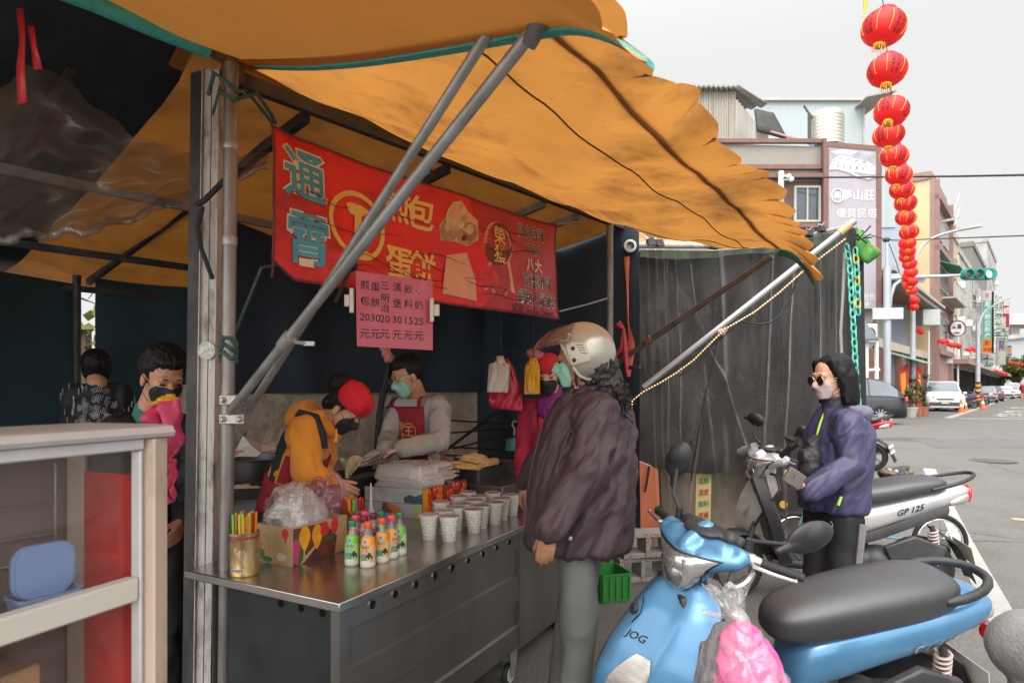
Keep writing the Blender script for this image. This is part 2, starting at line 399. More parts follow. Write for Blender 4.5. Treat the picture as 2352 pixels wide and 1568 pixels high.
m.bar(fl(.9,1.2,11.6),fl(4.6,1.2,13.6),.05);m.bar(fl(.9,1.2,12.5),fl(4.6,1.2,14.6),.05);part("fire_ladder",m,almf,b,world=True)
# --- next houses along the street
def house(t0,t1,h,name,label,wm,rows,wd=1.8,wh=1.4,fm=almf,aw=None,base=None,roofm=None):
 b=bldg(t0,t1,h,12,name,label,wm,roofm);n=max(1,int((t1-t0)/(wd+1.2)))
 for z in rows:
  for k in range(n):
   win(b,fl(t0+(k+.5)*(t1-t0)/n,0,z),wd,wh,RF,fm,1,3)
   if(k+int(z))%2:m=MB();m.box(fl(t0+(k+.85)*(t1-t0)/n,.3,z-wh*.5-.3),(.8,.5,.6),RF);part("air_conditioner",m,whitea,b,world=True,bevel=.03)
   m=MB()
   for q in range(6):m.bar(fl(t0+(k+.5)*(t1-t0)/n+(q/5-.5)*wd,.3,z-wh*.55),fl(t0+(k+.5)*(t1-t0)/n+(q/5-.5)*wd,.3,z+wh*.1),.04)
   for q in(-.55,-.2,.1):m.bar(fl(t0+(k+.5)*(t1-t0)/n-wd/2,.3,z+wh*q),fl(t0+(k+.5)*(t1-t0)/n+wd/2,.3,z+wh*q),.04)
   if k%2==0:part("window_grille",m,galv0,b,world=True)
 m=MB();m.box(fl((t0+t1)/2,.05,1.5),(t1-t0-.8,.1,2.6),RF);part("shopfront",m,darkgl,b,world=True)
 m=MB();m.box(fl((t0+t1)/2,.7,3.2),(t1-t0-.1,1.4,.35),RF);part("canopy",m,base or greyl,b,world=True)
 if aw:
  m=MB();c=(t0+t1)/2;q=(t1-t0)*.35;m.hexa([fl(c-q,0,3.9),fl(c+q,0,3.9),fl(c+q,1.3,3.4),fl(c-q,1.3,3.4)],[fl(c-q,0,3.97),fl(c+q,0,3.97),fl(c+q,1.3,3.47),fl(c-q,1.3,3.47)])
  part("awning",m,aw,b,world=True)
 return b
house(8.0,16.5,13.2,"corner_building","beige four storey building with ribbon windows right of the tall cream building",beige,(5.2,8.0,10.9),2.2,1.7,base=pinkw)
b=house(16.6,30,12.6,"yellow_building","bright yellow walled house with a brick penthouse and roof tank",greyl,(5.4,8.2),1.8,1.5)
m=MB();m.hexa([fl(16.6,.1,0),fl(16.6,-7,0),fl(16.9,-7,0),fl(16.9,.1,0)],[fl(16.6,.1,12.4),fl(16.6,-7,12.4),fl(16.9,-7,12.4),fl(16.9,.1,12.4)]);m.xf(Matrix.Translation(-DS*.31));part("side_wall",m,yellw,b,world=True)
m=MB();m.hexa([fl(18,-1,12.6),fl(18,-10,12.6),fl(26,-10,12.6),fl(26,-1,12.6)],[fl(18,-1,17.4),fl(18,-10,17.4),fl(26,-10,17.4),fl(26,-1,17.4)])
part("penthouse",m,mat("brick_red",(.28,.11,.06),.9,var=.3,scale=3,dirt=(.4,.3,.24),damt=.5,dscale=6),b,world=True)
m=MB();m.lathe([(1.1,0),(1.15,.05),(1.15,2.0),(.9,2.3),(.2,2.45)],fl(20,-5,17.4),18);part("water_tank",m,almf,b,world=True)
b=house(30.2,50,15.5,"concrete_building","dark grey concrete block beyond the yellow house",greyw,(5.5,8.5,11.5),2.4,1.6)
house(50.2,68,19.5,"weathered_building","weathered grey block with rows of window boxes far along the street",greyl,(5,8,11,14,17),2.4,1.6)
house(68.2,95,13,"far_house","pale far house row behind the shop signs",beige,(5,8.5),2.6,1.6,aw=greena)
# --- low arcade shops
b=thing("arcade_shop","low two storey arcade shop with brown eave behind the traffic pole","building",fl(-8,-5),math.atan2(DS.y,DS.x),"shop houses along the left of the street")
m=MB();m.hexa([fl(-17,-1.6),fl(-17,-9),fl(-.2,-9),fl(-.2,-1.6)],[fl(-17,-1.6,6.1),fl(-17,-9,6.1),fl(-.2,-9,6.1),fl(-.2,-1.6,6.1)]);part("wall",m,mat("wall_mauve",(.3,.25,.22),.85,var=.15,scale=1,dirt=(.15,.12,.1),damt=.5),b,world=True)
m=MB();m.hexa([fl(-17,-1.5,3.1),fl(-.3,-1.5,3.1),fl(-.3,0,3.1),fl(-17,0,3.1)],[fl(-17,-1.5,3.5),fl(-.3,-1.5,3.5),fl(-.3,0,3.5),fl(-17,0,3.5)]);part("arcade_slab",m,beige,b,world=True)
for t in(-16.5,-13,-9.5,-6,-2.6,-.5):
 m=MB();m.box(fl(t,-.2,1.55),(.4,.36,3.08),RF);part("column",m,brown,b,world=True)
m=MB()
m.hexa([fl(-17.3,.7,6.0),fl(-.1,.7,6.0),fl(-.1,-9.5,7.6),fl(-17.3,-9.5,7.6)],[fl(-17.3,.7,6.25),fl(-.1,.7,6.25),fl(-.1,-9.5,7.85),fl(-17.3,-9.5,7.85)])
part("roof",m,mat("roof_brown",(.2,.1,.075),.85,var=.25,scale=2,dirt=(.3,.25,.2),damt=.5),b,world=True)
m=MB()
for k in range(34):m.bar(fl(-17+k*.5,.75,6.02),fl(-17+k*.5,.2,6.1),.1,.12)
m.bar(fl(-17.3,.78,6.3),fl(-.1,.78,6.3),.12,.16);part("eave",m,greyl,b,world=True)
for t,wd in((-14.5,2),(-10.8,2),(-7,1.7),(-3.5,2.2)):
 win(b,fl(t,-1.6,4.7),wd,1.6,RF,whitea,1,3,mat("green_curtain_glass",(.14,.2,.15),.3,var=.3,scale=2))
for t in(-14.8,-11.2,-7.8,-4.3):
 m=MB();m.box(fl(t,-1.55,1.5),(2.6,.1,2.7),RF);part("shop_door",m,darkgl,b,world=True)
m=MB();m.hexa([fl(-15,.1,2.9),fl(-12,.1,2.9),fl(-12,1.5,2.4),fl(-15,1.5,2.4)],[fl(-15,.1,2.96),fl(-12,.1,2.96),fl(-12,1.5,2.46),fl(-15,1.5,2.46)]);part("awning",m,mat("awning_mint",(.28,.45,.36),.7),b,world=True)
# --- tiled lean-to in front
lt=thing("tiled_shed","small shed with a dark tiled roof on thin white posts beside the traffic pole","shed",at(1985,890,23).xy.to_3d())
def A(px,py,Y):return at(px,py,Y)
m=MB();m.hexa([A(1950,785,22),A(2017,783,22),A(1975,728,25),A(1940,728,25)],[A(1950,778,22),A(2017,776,22),A(1975,721,25),A(1940,721,25)])
part("roof",m,mat("roof_tile_grey",(.1,.115,.13),.7,var=.3,scale=4,bump=.6,bscale=12),lt,world=True)
m=MB()
for px in(1962,1990,2013):m.bar(A(px,784,22.3),V((xat(px,22.3),22.3,.2)),.1)
m.bar(A(1955,850,22.3),A(2020,848,22.3),.08);part("post",m,whitea,lt,world=True)
m=MB();m.box(V((xat(1955,25.5),25.5,1.6)),(2.6,.2,3));part("back_wall",m,brown,lt,world=True)
ac=thing("wall_air_conditioner","white air conditioner box above the small tiled roof","air conditioner",A(1990,780,24.5))
m=MB();m.box(A(1988,766,24.5),(.75,.35,.72));part("case",m,whitea,ac,world=True,bevel=.03)
m=MB();m.lathe([(.26,0),(.26,.03),(.1,.04)],A(1996,766,24.3),18,0,Matrix.Rotation(math.pi/2,3,'X'));part("fan_grille",m,mat("grille_dark",(.08,.08,.08),.6),ac,world=True)
# --- beige building with the billboard
YB=26
b=thing("balcony_building","beige house with brown bands and a recessed window left of the billboard","building",(xat(1800,YB),YB+4,.22))
def B(px,py,dy=0):p=at(px,py,YB);p.y+=dy;return p
m=MB();m.hexa([V((xat(1560,YB),YB,.2)),V((xat(2004,YB),YB,.2)),V((xat(2004,YB),YB+9,.2)),V((xat(1560,YB),YB+9,.2))],[B(1560,328),B(2004,340),B(2004,340,9),B(1560,328,9)])
part("wall",m,mat("wall_parapet",(.27,.25,.22),.9,var=.12,scale=.8,dirt=(.2,.18,.16),damt=.6,dscale=.8,stretch=(1,1,.35)),b,world=True)
m=MB()
for y0,y1,d in((322,331,.2),(381,391,.2),(404,413,.35),(516,526,.3)):
 c=(B(1560,(y0+y1)/2)+B(1889,(y0+y1)/2))/2;m.box(c+V((0,-d/2+.02,0)),((1889-1560)/FP*YB,d,(y1-y0)/FP*YB))
for px in(1889,):m.box(B(px,430)+V((0,-.13,0)),(.14,.22,3.9))
part("band",m,mat("band_brown",(.17,.095,.08),.8,var=.2,scale=3),b,world=True)
m=MB();m.box(B(1845,466)+V((0,.02,0)),(1.55,.06,1.8));part("recess",m,mat("recess_brown",(.12,.075,.06),.8),b,world=True)
win(b,B(1852,470,-.02),1.1,1.5,RI,greyl,-1,2)
m=MB();m.box(B(1770,466,-.04),(1.0,.08,1.6));part("plaster_panel",m,beige,b,world=True)
bb=thing("billboard","tall pale lilac guesthouse billboard with white lettering on the beige house","billboard",B(1947,711,-.3))
m=MB();m.hexa([B(1889,711,-.35),B(2006,711,-.35),B(2006,711,-.25),B(1889,711,-.25)],[B(1889,340,-.35),B(2006,350,-.35),B(2006,350,-.25),B(1889,340,-.25)])
part("panel",m,mat("billboard_lilac",(.34,.315,.345),.6,var=.06,scale=1.2,stretch=(3,1,.2)),bb,world=True)
m=MB();m.bar(B(2007,711,-.32),B(2007,347,-.32),.14,.2);m.bar(B(1887.5,716,-.32),B(1887.5,337,-.32),.1,.2);m.bar(B(1887,339,-.32),B(2008,349,-.32),.12,.2)
for k in range(10):m.box(B(2006,370+k*36,-.38),(.1,.04,.06))
part("frame",m,mat("billboard_frame",(.17,.085,.07),.7),bb,world=True)
wl=mat("billboard_white",(.62,.62,.63),.6,var=.04)
pg=mat("billboard_photo_grey",(.3,.3,.31),.6,var=.35,scale=2.5)
m=MB();z=-.36
m.poly([B(x,y,z)for x,y in((1894,352),(1925,349),(2001,359),(2001,412),(1985,416),(1960,412),(1935,400),(1912,394),(1894,395))],.008,(0,-1,0));part("picture",m,pg,bb,world=True)
m=MB();z=-.372
m.poly([B(x,y,z)for x,y in((1896,394),(1901,378),(1997,392),(1997,408),(1950,402))],.006,(0,-1,0))
m.poly([B(x,y,z)for x,y in((1902,376),(1918,364),(1938,369),(1960,374),(1985,381),(1996,390))],.006,(0,-1,0))
m.poly([B(x,y,z)for x,y in((1896,356),(1924,351),(1960,357),(1940,363),(1910,362))],.006,(0,-1,0))
part("villa_drawing",m,wl,bb,world=True)
m=MB()
for i in range(6):m.box(B(1914+i*14,388+i*1.8,-.382),(.1,.006,.16))
for i in range(4):m.box(B(1919+i*18,370+i*3.6,-.382),(.16,.006,.09))
part("villa_windows",m,pg,bb,world=True)
m=MB();m.tube([B(1894,396,-.36),B(1912,395,-.36),B(1938,402,-.36),B(1960,413,-.36),B(1982,418,-.36),B(2002,414,-.36)],.045,6);part("swoosh",m,wl,bb,world=True)
for i,ch in enumerate("夢山莊"):text(ch,B(1934+i*25,456,-.365),(1,0,0),UP,.46,wl,bb,.012)
text("圓",B(1913,455,-.365),(1,0,0),UP,.3,wl,bb,.012)
m=MB();m.tube([B(1913+13*math.cos(t),456+15*math.sin(t),-.365)for t in[i*2*math.pi/24 for i in range(25)]],.03,6);part("emblem_ring",m,wl,bb,world=True)
text("優質民宿",B(1957,497,-.365),(1,0,0),UP,.42,wl,bb,.0)
text("出售",B(1984,686,-.365),(1,0,0),UP,.3,wl,bb);text("甲",B(1978,703,-.365),(1,0,0),UP,.3,wl,bb)
# --- roof tank, antenna, huts
tk=thing("roof_water_tank","shiny steel water tank on the beige house roof","water tank",at(1898,338,YB+2))
s_=(YB+2)/FP;m=MB();c=at(1898,338,YB+2);pr=[(36*s_,0)]
for i in range(8):
 z=(6+i*8)*s_;pr+=[(36*s_,z),(37.2*s_,z+1.2*s_),(36*s_,z+2.4*s_)]
pr+=[(36*s_,70*s_),(33*s_,76*s_),(14*s_,79*s_),(2*s_,79*s_)]
m.lathe(pr,c,28);part("tank_body",m,mat("tank_steel",(.62,.58,.5),.3,metal=.75,var=.1,scale=2),tk,world=True,ang=30)
m=MB();m.lathe([(26*s_,-.25),(26*s_,-.01)],c,20);part("stand",m,greyw,tk,world=True)
m=MB()
for px in(1866,1925,1932):m.tube([at(px,338,YB+.8),at(px+3,328,YB+.8),at(px+6,334,YB+.8)],.06,6)
part("hose",m,mat("hose_blue",(.05,.15,.4),.5),tk,world=True)
an=MB();an.tube([at(1859,331,YB+1),at(1859,262,YB+1)],.07,6);an.tube([at(1846,243,YB+1),at(1866,272,YB+1)],.04,6)
for k in range(5):an.tube([at(1848+k*4,246+k*6-5,YB+1),at(1848+k*4,246+k*6+5,YB+1)],.02,5)
solo("antenna",an,mat("antenna_dark",(.05,.05,.05),.6),"thin black antenna pole beside the steel roof tank","antenna")
hu=thing("corrugated_hut","weathered corrugated metal hut on the roof above the awning edge","hut",at(1660,328,YB+3));yh=YB+3
corr=mat("corrugated_metal",(.44,.41,.36),.6,var=.15,scale=1.2,dirt=(.18,.16,.13),damt=.7,dscale=1.4,stretch=(4,4,.25))
def wallc(a,b,z0,z1,n,am=.05):
 m=MB();d=(b-a).normalized();q=UP.cross(d);R=[]
 return m.grid(lambda u,v:a.lerp(b,u).xy.to_3d()+UP*(z0+(z1-z0)*v)+q*am*(math.sin(u*n*math.pi*2)),n*4,1)
z0=at(0,330,yh).z;z1=at(0,201,yh).z
a0=at(1540,0,yh);a1=at(1690,0,yh);a2=at(1733,0,yh+2.5)
m=wallc(a0,a1,z0,z1,26);m2=wallc(a1,a2,z0,z1-.5,8);m.add(m2.v,m2.f);part("wall",m,corr,hu,world=True,ang=60)
m=MB();e1=at(1762,241,yh+2.8);q=[at(1535,199,yh-.4),at(1695,199,yh-.4),e1,V((e1.x-6,e1.y+3,e1.z))]
m.grid(lambda u,v:q[0].lerp(q[1],u).lerp(q[3].lerp(q[2],u),v)+UP*.06*math.sin(u*90),120,6);part("roof",m,mat("rusty_roof",(.2,.19,.17),.8,var=.3,scale=2),hu,world=True,solid=.08)
dh=thing("tarred_lean_to","collapsing black tarred lean-to between the hut and the roof tank","hut",at(1765,322,YB+2))
m=MB();q=[at(1733,252,YB+2),at(1776,262,YB+2),at(1806,318,YB+1.2),at(1740,300,YB+1.2)];m.grid(lambda u,v:q[0].lerp(q[1],u).lerp(q[3].lerp(q[2],u),v),4,4);part("roof",m,mat("tar",(.035,.033,.03),.8,var=.3,scale=3),dh,world=True,solid=.12)
m=MB();m.hexa([at(1735,326,YB+2.2),at(1765,326,YB+2.2),at(1765,326,YB+3.4),at(1735,326,YB+3.4)],[at(1735,285,YB+2.2),at(1765,296,YB+2.2),at(1765,296,YB+3.4),at(1735,285,YB+3.4)]);part("wall",m,beige,dh,world=True)
m=MB();m.bar(at(1770,302,YB+1),at(1855,327,YB+1),.07);part("purlin",m,mat("pipe_pink",(.4,.22,.2),.6),dh,world=True)
# --- blue grey metal building behind
YM=37
b=thing("metal_clad_building","big blue grey metal clad building behind the steel roof tank","building",(xat(1850,YM),YM+5,.22))
clad=mat("cladding_grey",(.33,.38,.385),.55,var=.05,scale=.5,stretch=(6,6,.1));cladb=mat("cladding_blue",(.29,.33,.39),.55,var=.05,scale=.5,stretch=(6,6,.1))
def Mx(px,py,dy=0):p=at(px,py,YM);p.y+=dy;return p
m=MB();m.hexa([V((xat(1500,YM),YM,.2)),V((xat(1983,YM),YM,.2)),V((xat(1983,YM),YM+10,.2)),V((xat(1500,YM),YM+10,.2))],[Mx(1500,233),Mx(1983,233),Mx(1983,233,10),Mx(1500,233,10)])
part("wall",m,clad,b,world=True)
m=MB();m.hexa([V((xat(1983.5,YM),YM+.3,.2)),V((xat(2091,YM),YM+.3,.2)),V((xat(2091,YM),YM+9,.2)),V((xat(1983.5,YM),YM+9,.2))],[Mx(1983.5,374,.3),Mx(2091,440,.3),Mx(2091,440,9),Mx(1983.5,374,9)])
part("annex",m,cladb,b,world=True)
m=MB();m.hexa([Mx(1984,520,.22),Mx(2062,520,.22),Mx(2062,520,.29),Mx(1984,520,.29)],[Mx(1984,375,.22),Mx(2062,418,.22),Mx(2062,418,.29),Mx(1984,375,.29)]);part("annex_panel",m,clad,b,world=True)
m=MB();m.bar(Mx(1500,231,-.1),Mx(2022,231,-.1),.25,.15);m.bar(Mx(1983,233,-.02),Mx(1983,520,-.02),.1,.1);part("trim",m,greyl,b,world=True)
m=MB();m.hexa([Mx(1958,250,-1.5),Mx(2024,236,-1.5),Mx(2024,236,6),Mx(1984,250,6)],[Mx(1958,247,-1.5),Mx(2024,232,-1.5),Mx(2024,232,6),Mx(1984,247,6)]);m.hexa([Mx(1990,305,4),Mx(2024,305,4),Mx(2024,305,5),Mx(1990,305,5)],[Mx(1990,250,4),Mx(2024,240,4),Mx(2024,240,5),Mx(1990,250,5)]);part("roof_canopy",m,mat("canopy_shade",(.3,.28,.26),.8),b,world=True)
m=MB();ra,rb,rc=Mx(1985,372,.3),Mx(2050,405,.3),Mx(2091,440,.3)
for a,c in((ra,rb),(rb,rc)):
 for k in range(8):p=a.lerp(c,k/8);m.bar(p,p+UP*1.1,.05)
 m.bar(a+UP*1.1,c+UP*1.1,.07);m.bar(a+UP*.5,c+UP*.5,.04)
part("railing",m,almf,b,world=True)
# --- far end: overpass, trees
b=thing("overpass","pale concrete overpass closing the far end of the street","bridge",at(2420,800,150).xy.to_3d())
m=MB();p0=at(2310,745,150);m.hexa([p0,p0+V((60,-8,0)),p0+V((62,4,0)),p0+V((2,12,0))],[q+UP*2.6 for q in(p0,p0+V((60,-8,0)),p0+V((62,4,0)),p0+V((2,12,0)))]);part("deck",m,mat("pale_concrete",(.5,.49,.46),.8),b,world=True)
for k in range(4):m=MB();c=p0+V((4+k*16,3-k*2,-7));m.box((c.x,c.y,(p0.z+.2)/2),(2,2,p0.z-.2));part("pier",m,greyl,b,world=True)
m=MB();m.hexa([at(2316,885,130),at(2400,885,130),at(2400,885,140),at(2316,885,140)],[at(2316,775,130),at(2400,765,130),at(2400,765,140),at(2316,775,140)])
wb=thing("far_warehouse","grey warehouse wall below the overpass far down the street","building",at(2360,885,130));part("wall",m,mat("far_grey",(.36,.37,.38),.8),wb,world=True)
m=MB();m.bar(at(2314,775,129.5),at(2400,765,129.5),.5,.8);part("roof",m,greyl,wb,world=True)
leafm=mat("leaves",(.17,.185,.055),.7,var=.5,scale=.4,trans=.3);bark=mat("bark",(.1,.075,.05),.9)
def leafcrown(c,r,n,size,seed):
 rnd=random.Random(seed);m=MB();cl=[(V((rnd.gauss(0,.5)*r[0],rnd.gauss(0,.5)*r[1],rnd.gauss(0,.45)*r[2])),rnd.uniform(.25,.5))for _ in range(9)]
 for _ in range(n):
  k,kr=rnd.choice(cl);d=V((rnd.gauss(0,1),rnd.gauss(0,1),rnd.gauss(0,1))).normalized()*rnd.uniform(.5,1)
  p=V(c)+k+V((d.x*r[0],d.y*r[1],d.z*r[2]))*kr;a=V((rnd.gauss(0,1),rnd.gauss(0,1),rnd.gauss(0,1))).normalized();b_=frame(a)[0];s=size*rnd.uniform(.6,1.3)
  m.add([p-a*s,p+b_*s*.45,p+a*s,p-b_*s*.45],[(0,1,2,3)])
 return m
for i,(px,py,Y,r,lb)in enumerate(((2338,835,100,(4,4,2.8),"pale olive round tree at the far end of the street"),(2385,838,96,(4.5,4,3),"second far tree at the right edge of the street end"),(2328,852,112,(3,3,2),"low far bush left of the far trees by the parked vans"))):
 c=at(px,py,Y);t=thing("street_tree",lb,"tree",(c.x,c.y,.22),group="trees at the far street end")
 m=MB();m.tube([V((c.x,c.y,.22)),V((c.x+.1,c.y,c.z-.5)),c+UP*.8],[.3,.2,.08],8);part("trunk",m,bark,t,world=True)
 part("crown",leafcrown(c,r,2200,.34,i),leafm,t,world=True,smooth=False)
 # ========== the stall: frame, awnings, tarps, banner
B0=V((-1.13,2.58,2.82))
def sl(t,out=0,z=None):
 p=B0+DS*t+NS*out;p.z=2.82 if z is None else z;return p
RS=Matrix(((DS.x,NS.x,0),(DS.y,NS.y,0),(0,0,1)))
T1=V((.047,1.41,2.34));T2=V((1.68,3.94,2.36))
galv=mat("galvanised",(.36,.36,.35),.45,metal=.6,var=.2,scale=8,dirt=(.16,.13,.1),damt=.7,dscale=9,stretch=(1,1,.5))
steeld=mat("steel_dark",(.05,.052,.055),.6,metal=.4,var=.3,scale=6,dirt=(.12,.08,.05),damt=.5)
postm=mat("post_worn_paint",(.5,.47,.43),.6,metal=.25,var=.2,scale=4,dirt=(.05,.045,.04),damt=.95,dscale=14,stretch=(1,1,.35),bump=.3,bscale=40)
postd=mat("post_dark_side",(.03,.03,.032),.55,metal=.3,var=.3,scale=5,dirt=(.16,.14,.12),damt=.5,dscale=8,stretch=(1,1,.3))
rust=mat("rusty",(.16,.07,.045),.8,var=.4,scale=20)
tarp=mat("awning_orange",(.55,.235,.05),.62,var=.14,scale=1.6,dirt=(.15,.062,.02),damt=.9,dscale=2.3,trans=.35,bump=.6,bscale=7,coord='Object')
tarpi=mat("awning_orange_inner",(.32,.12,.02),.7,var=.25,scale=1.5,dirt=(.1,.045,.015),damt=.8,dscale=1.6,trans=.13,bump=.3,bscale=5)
teal=mat("teal_cloth",(.075,.44,.40),.75,var=.15,scale=14,bump=.5,bscale=30,dirt=(.04,.25,.23),damt=.4)
navy=mat("tarp_navy",(.016,.028,.042),.7,var=.4,scale=1.6,bump=.5,bscale=5,trans=.05)
navyg=mat("tarp_blue_green",(.014,.04,.052),.7,var=.4,scale=1.3,bump=.5,bscale=5,trans=.06)
blackt=mat("tarp_black",(.012,.016,.021),.6,var=.5,scale=2,bump=.6,bscale=6)
film=mat("clear_film",(.5,.47,.43),.16,var=.1,alpha=.16,bump=.7,bscale=9,spec=.6)
blackr=mat("black_rubber",(.018,.018,.019),.7,var=.3)
ropeg=mat("rope_green",(.05,.1,.09),.9,var=.4,scale=30)
redp=mat("red_ribbon",(.6,.03,.035),.4,var=.2)
fr=thing("stall_frame","steel stall frame of a worn post, pipe, beams and two slanting awning props","stall frame",(-1.27,2.58,0))
m=MB();a=V((-1.285,2.6,0));b_=V((-1.245,2.6,2.80))
def pcol(x0,x1,y0,y1):return[a+V((x,y,0))for x,y in((x0,y0),(x1,y0),(x1,y1),(x0,y1))],[b_+V((x,y,0))for x,y in((x0,y0),(x1,y0),(x1,y1),(x0,y1))]
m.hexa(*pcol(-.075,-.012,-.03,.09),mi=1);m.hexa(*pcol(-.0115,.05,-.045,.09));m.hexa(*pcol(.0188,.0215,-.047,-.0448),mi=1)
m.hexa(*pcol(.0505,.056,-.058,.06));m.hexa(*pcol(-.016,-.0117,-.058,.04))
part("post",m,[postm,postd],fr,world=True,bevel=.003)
pa,pb=V((-1.115,2.42,0)),V((-1.085,2.42,2.75))
m=MB();m.tube([pa,pa.lerp(pb,.5),pb],.026,18);part("scaffold_pipe",m,mat("pipe_worn",(.25,.235,.22),.42,metal=.55,var=.2,scale=6,dirt=(.13,.075,.05),damt=.85,dscale=5,stretch=(1,1,.4)),fr,world=True)
m=MB();m.lathe([(.0275,0),(.029,.005),(.029,.03),(.0275,.035)],pa.lerp(pb,.745),18);m.lathe([(.0275,0),(.029,.004),(.029,.02),(.0275,.024)],pa.lerp(pb,.88),18);part("collar",m,galv,fr,world=True)
for i,(y0,c)in enumerate(((918,0),(962,1))):
 m=MB();c=at(533,y0,2.38);m.box(c,(.095,.012,.036));m.box(c+V((0,.03,0)),(.08,.05,.03))
 for s in(-1,1):m.lathe([(.013,0),(.013,.006),(.008,.007),(.008,.015)],c+V((s*.032,-.006,0)),8,0,Matrix.Rotation(math.pi/2,3,'X'))
 part("clamp_plate",m,mat("clamp_steel",(.42,.4,.37),.45,metal=.6,var=.2,scale=20,dirt=(.2,.1,.06),damt=.7,dscale=25),fr,world=True,bevel=.002)
pA=(at(528,945,2.36),V((.06,1.42,2.325)));pB=(at(570,942,2.43),at(1142,44,1.53))
m=MB();m.tube(pA,.0165,14);part("awning_prop",m,galv,fr,world=True)
m=MB();m.tube(pB,.0150,14);part("awning_prop",m,galv,fr,world=True)
cr=pA[0].lerp(pA[1],.27);m=MB();m.tube([cr-(pA[1]-pA[0]).normalized()*.03,cr+(pA[1]-pA[0]).normalized()*.03],.023,12);m.tube([cr+V((.01,0,0)),cr+V((.075,-.02,-.01))],.007,8);m.box(cr+V((.085,-.02,-.01)),(.035,.008,.014))
part("prop_clamp",m,galv,fr,world=True)
m=MB();m.tube([pA[1]+V((-.025,.03,-.03)),pA[1]+V((.012,-.01,.012))],.022,12);m.ell(pA[1]+V((.012,-.006,.02)),(.026,.022,.02));part("prop_cap",m,mat("grey_rag",(.16,.165,.17),.8,var=.3,scale=20,bump=.8,bscale=30),fr,world=True)
m=MB();m.bar(sl(.02,-.02,2.78),sl(3.1,-.02,2.78),.04,.06);part("front_beam",m,steeld,fr,world=True)
m=MB();pts=[sl(-.12-.2*i,0,2.845-.0*i)for i in range(13)];m.tube(pts,[.034+.003*math.sin(i*2.3)for i in range(13)],16);part("wrapped_beam",m,teal,fr,world=True)
m=MB();m.tube([sl(-.14,0,2.845),sl(-.02,0,2.825)],.02,12);m.box(sl(-.02,0,2.80),(.07,.06,.09),RS);part("beam_bracket",m,rust,fr,world=True)
for t in(.35,1.25,2.15,2.55):
 m=MB();m.bar(sl(t,-.06,2.75),sl(t,-3.2,2.33),.035,.05);part("rafter",m,galv if t>2 else steeld,fr,world=True)
for t in(-.5,-1.4):
 m=MB();m.bar(sl(t,-.3,2.74),sl(t,-3.2,2.33),.035,.05);part("rafter",m,steeld,fr,world=True)
for o in(-1.25,-2.3,-3.15):
 m=MB();z=2.82-(.49*-o/3.3)-.09;m.bar(sl(-1.8,o,z),sl(3.0,o,z),.03,.045);part("purlin",m,steeld if o<-1.3 else galv,fr,world=True)
m=MB();m.tube([sl(2.92,-.02,0),sl(2.92,-.02,2.78)],.026,14);part("end_post",m,mat("pipe_grey_worn",(.24,.23,.21),.5,metal=.5,dirt=(.09,.06,.04),damt=.7,dscale=7),fr,world=True)
m=MB();m.tube([at(1405,842,4.75),T2+V((-.03,.03,-.03))],.02,12);part("far_awning_prop",m,mat("pipe_brown",(.12,.09,.075),.5,metal=.4,var=.3,scale=10),fr,world=True)
m=MB();q=at(1490,780,4.53);m.lathe([(.034,-.02),(.034,.02)],q,6,0,(T2-at(1405,842,4.75)).to_track_quat('Z','Y').to_matrix());part("prop_clamp",m,rust,fr,world=True)
rp=thing("tied_rope","dark green rope tied round the post top and running to the banner corner","rope",at(555,200,2.45))
m=MB();wv=lambda k:.008*math.sin(k*2.1)
m.tube([pb+V((-.09,-.0,-.12)),pb+V((-.05,-.035,-.05)),pb+V((.0,-.036,-.09)),pb+V((.033,-.01,-.11)),pb+V((.03,.03,-.1)),pb+V((-.03,.03,-.1)),pb+V((-.035,-.028,-.12)),pb+V((.028,-.03,-.15)),at(590,215,2.52),at(615,250,2.62),at(632,280,2.74)],.008,7)
m.tube([pb+V((-.03,-.03,-.1)),pb+V((-.045,-.04,-.18)),pb+V((-.06,-.03,-.21))],.006,6);m.tube([at(560,205,2.46),at(585,232,2.55),at(625,282,2.73)],.007,6)
part("knot",m,ropeg,rp,world=True)
m=MB();k0=pa.lerp(pb,.6)
m.tube([k0+V((.03*math.cos(i*.9),.03*math.sin(i*.9),.02*math.sin(i*1.7)+.004*i-.05))for i in range(24)],.009,7);m.tube([k0,at(600,615,2.6),at(650,605,2.9)],.006,6);solo("rope_binding",m,ropeg,"faded green rope wound round the pipe below the banner corner","rope")
m=MB();m.tube([at(452,470,2.5),at(470,460,2.5),at(520,410,2.5)],.012,8);m.tube([at(466,475,2.52),at(455,520,2.52),at(462,570,2.52),at(488,640,2.52)],.009,7);solo("cable_strap",m,blackr,"black strap and cable dangling on the stall post","cable")
m=MB();q=at(475,805,2.53);m.lathe([(.036,0),(.036,.004)],q,22,0,Matrix.Rotation(math.pi/2,3,'X'));solo("round_sticker",m,mat("sticker",(.6,.58,.52),.6,var=.4,scale=45,dirt=(.15,.28,.33),damt=.9,dscale=60),"torn round pale sticker on the stall post","sticker")
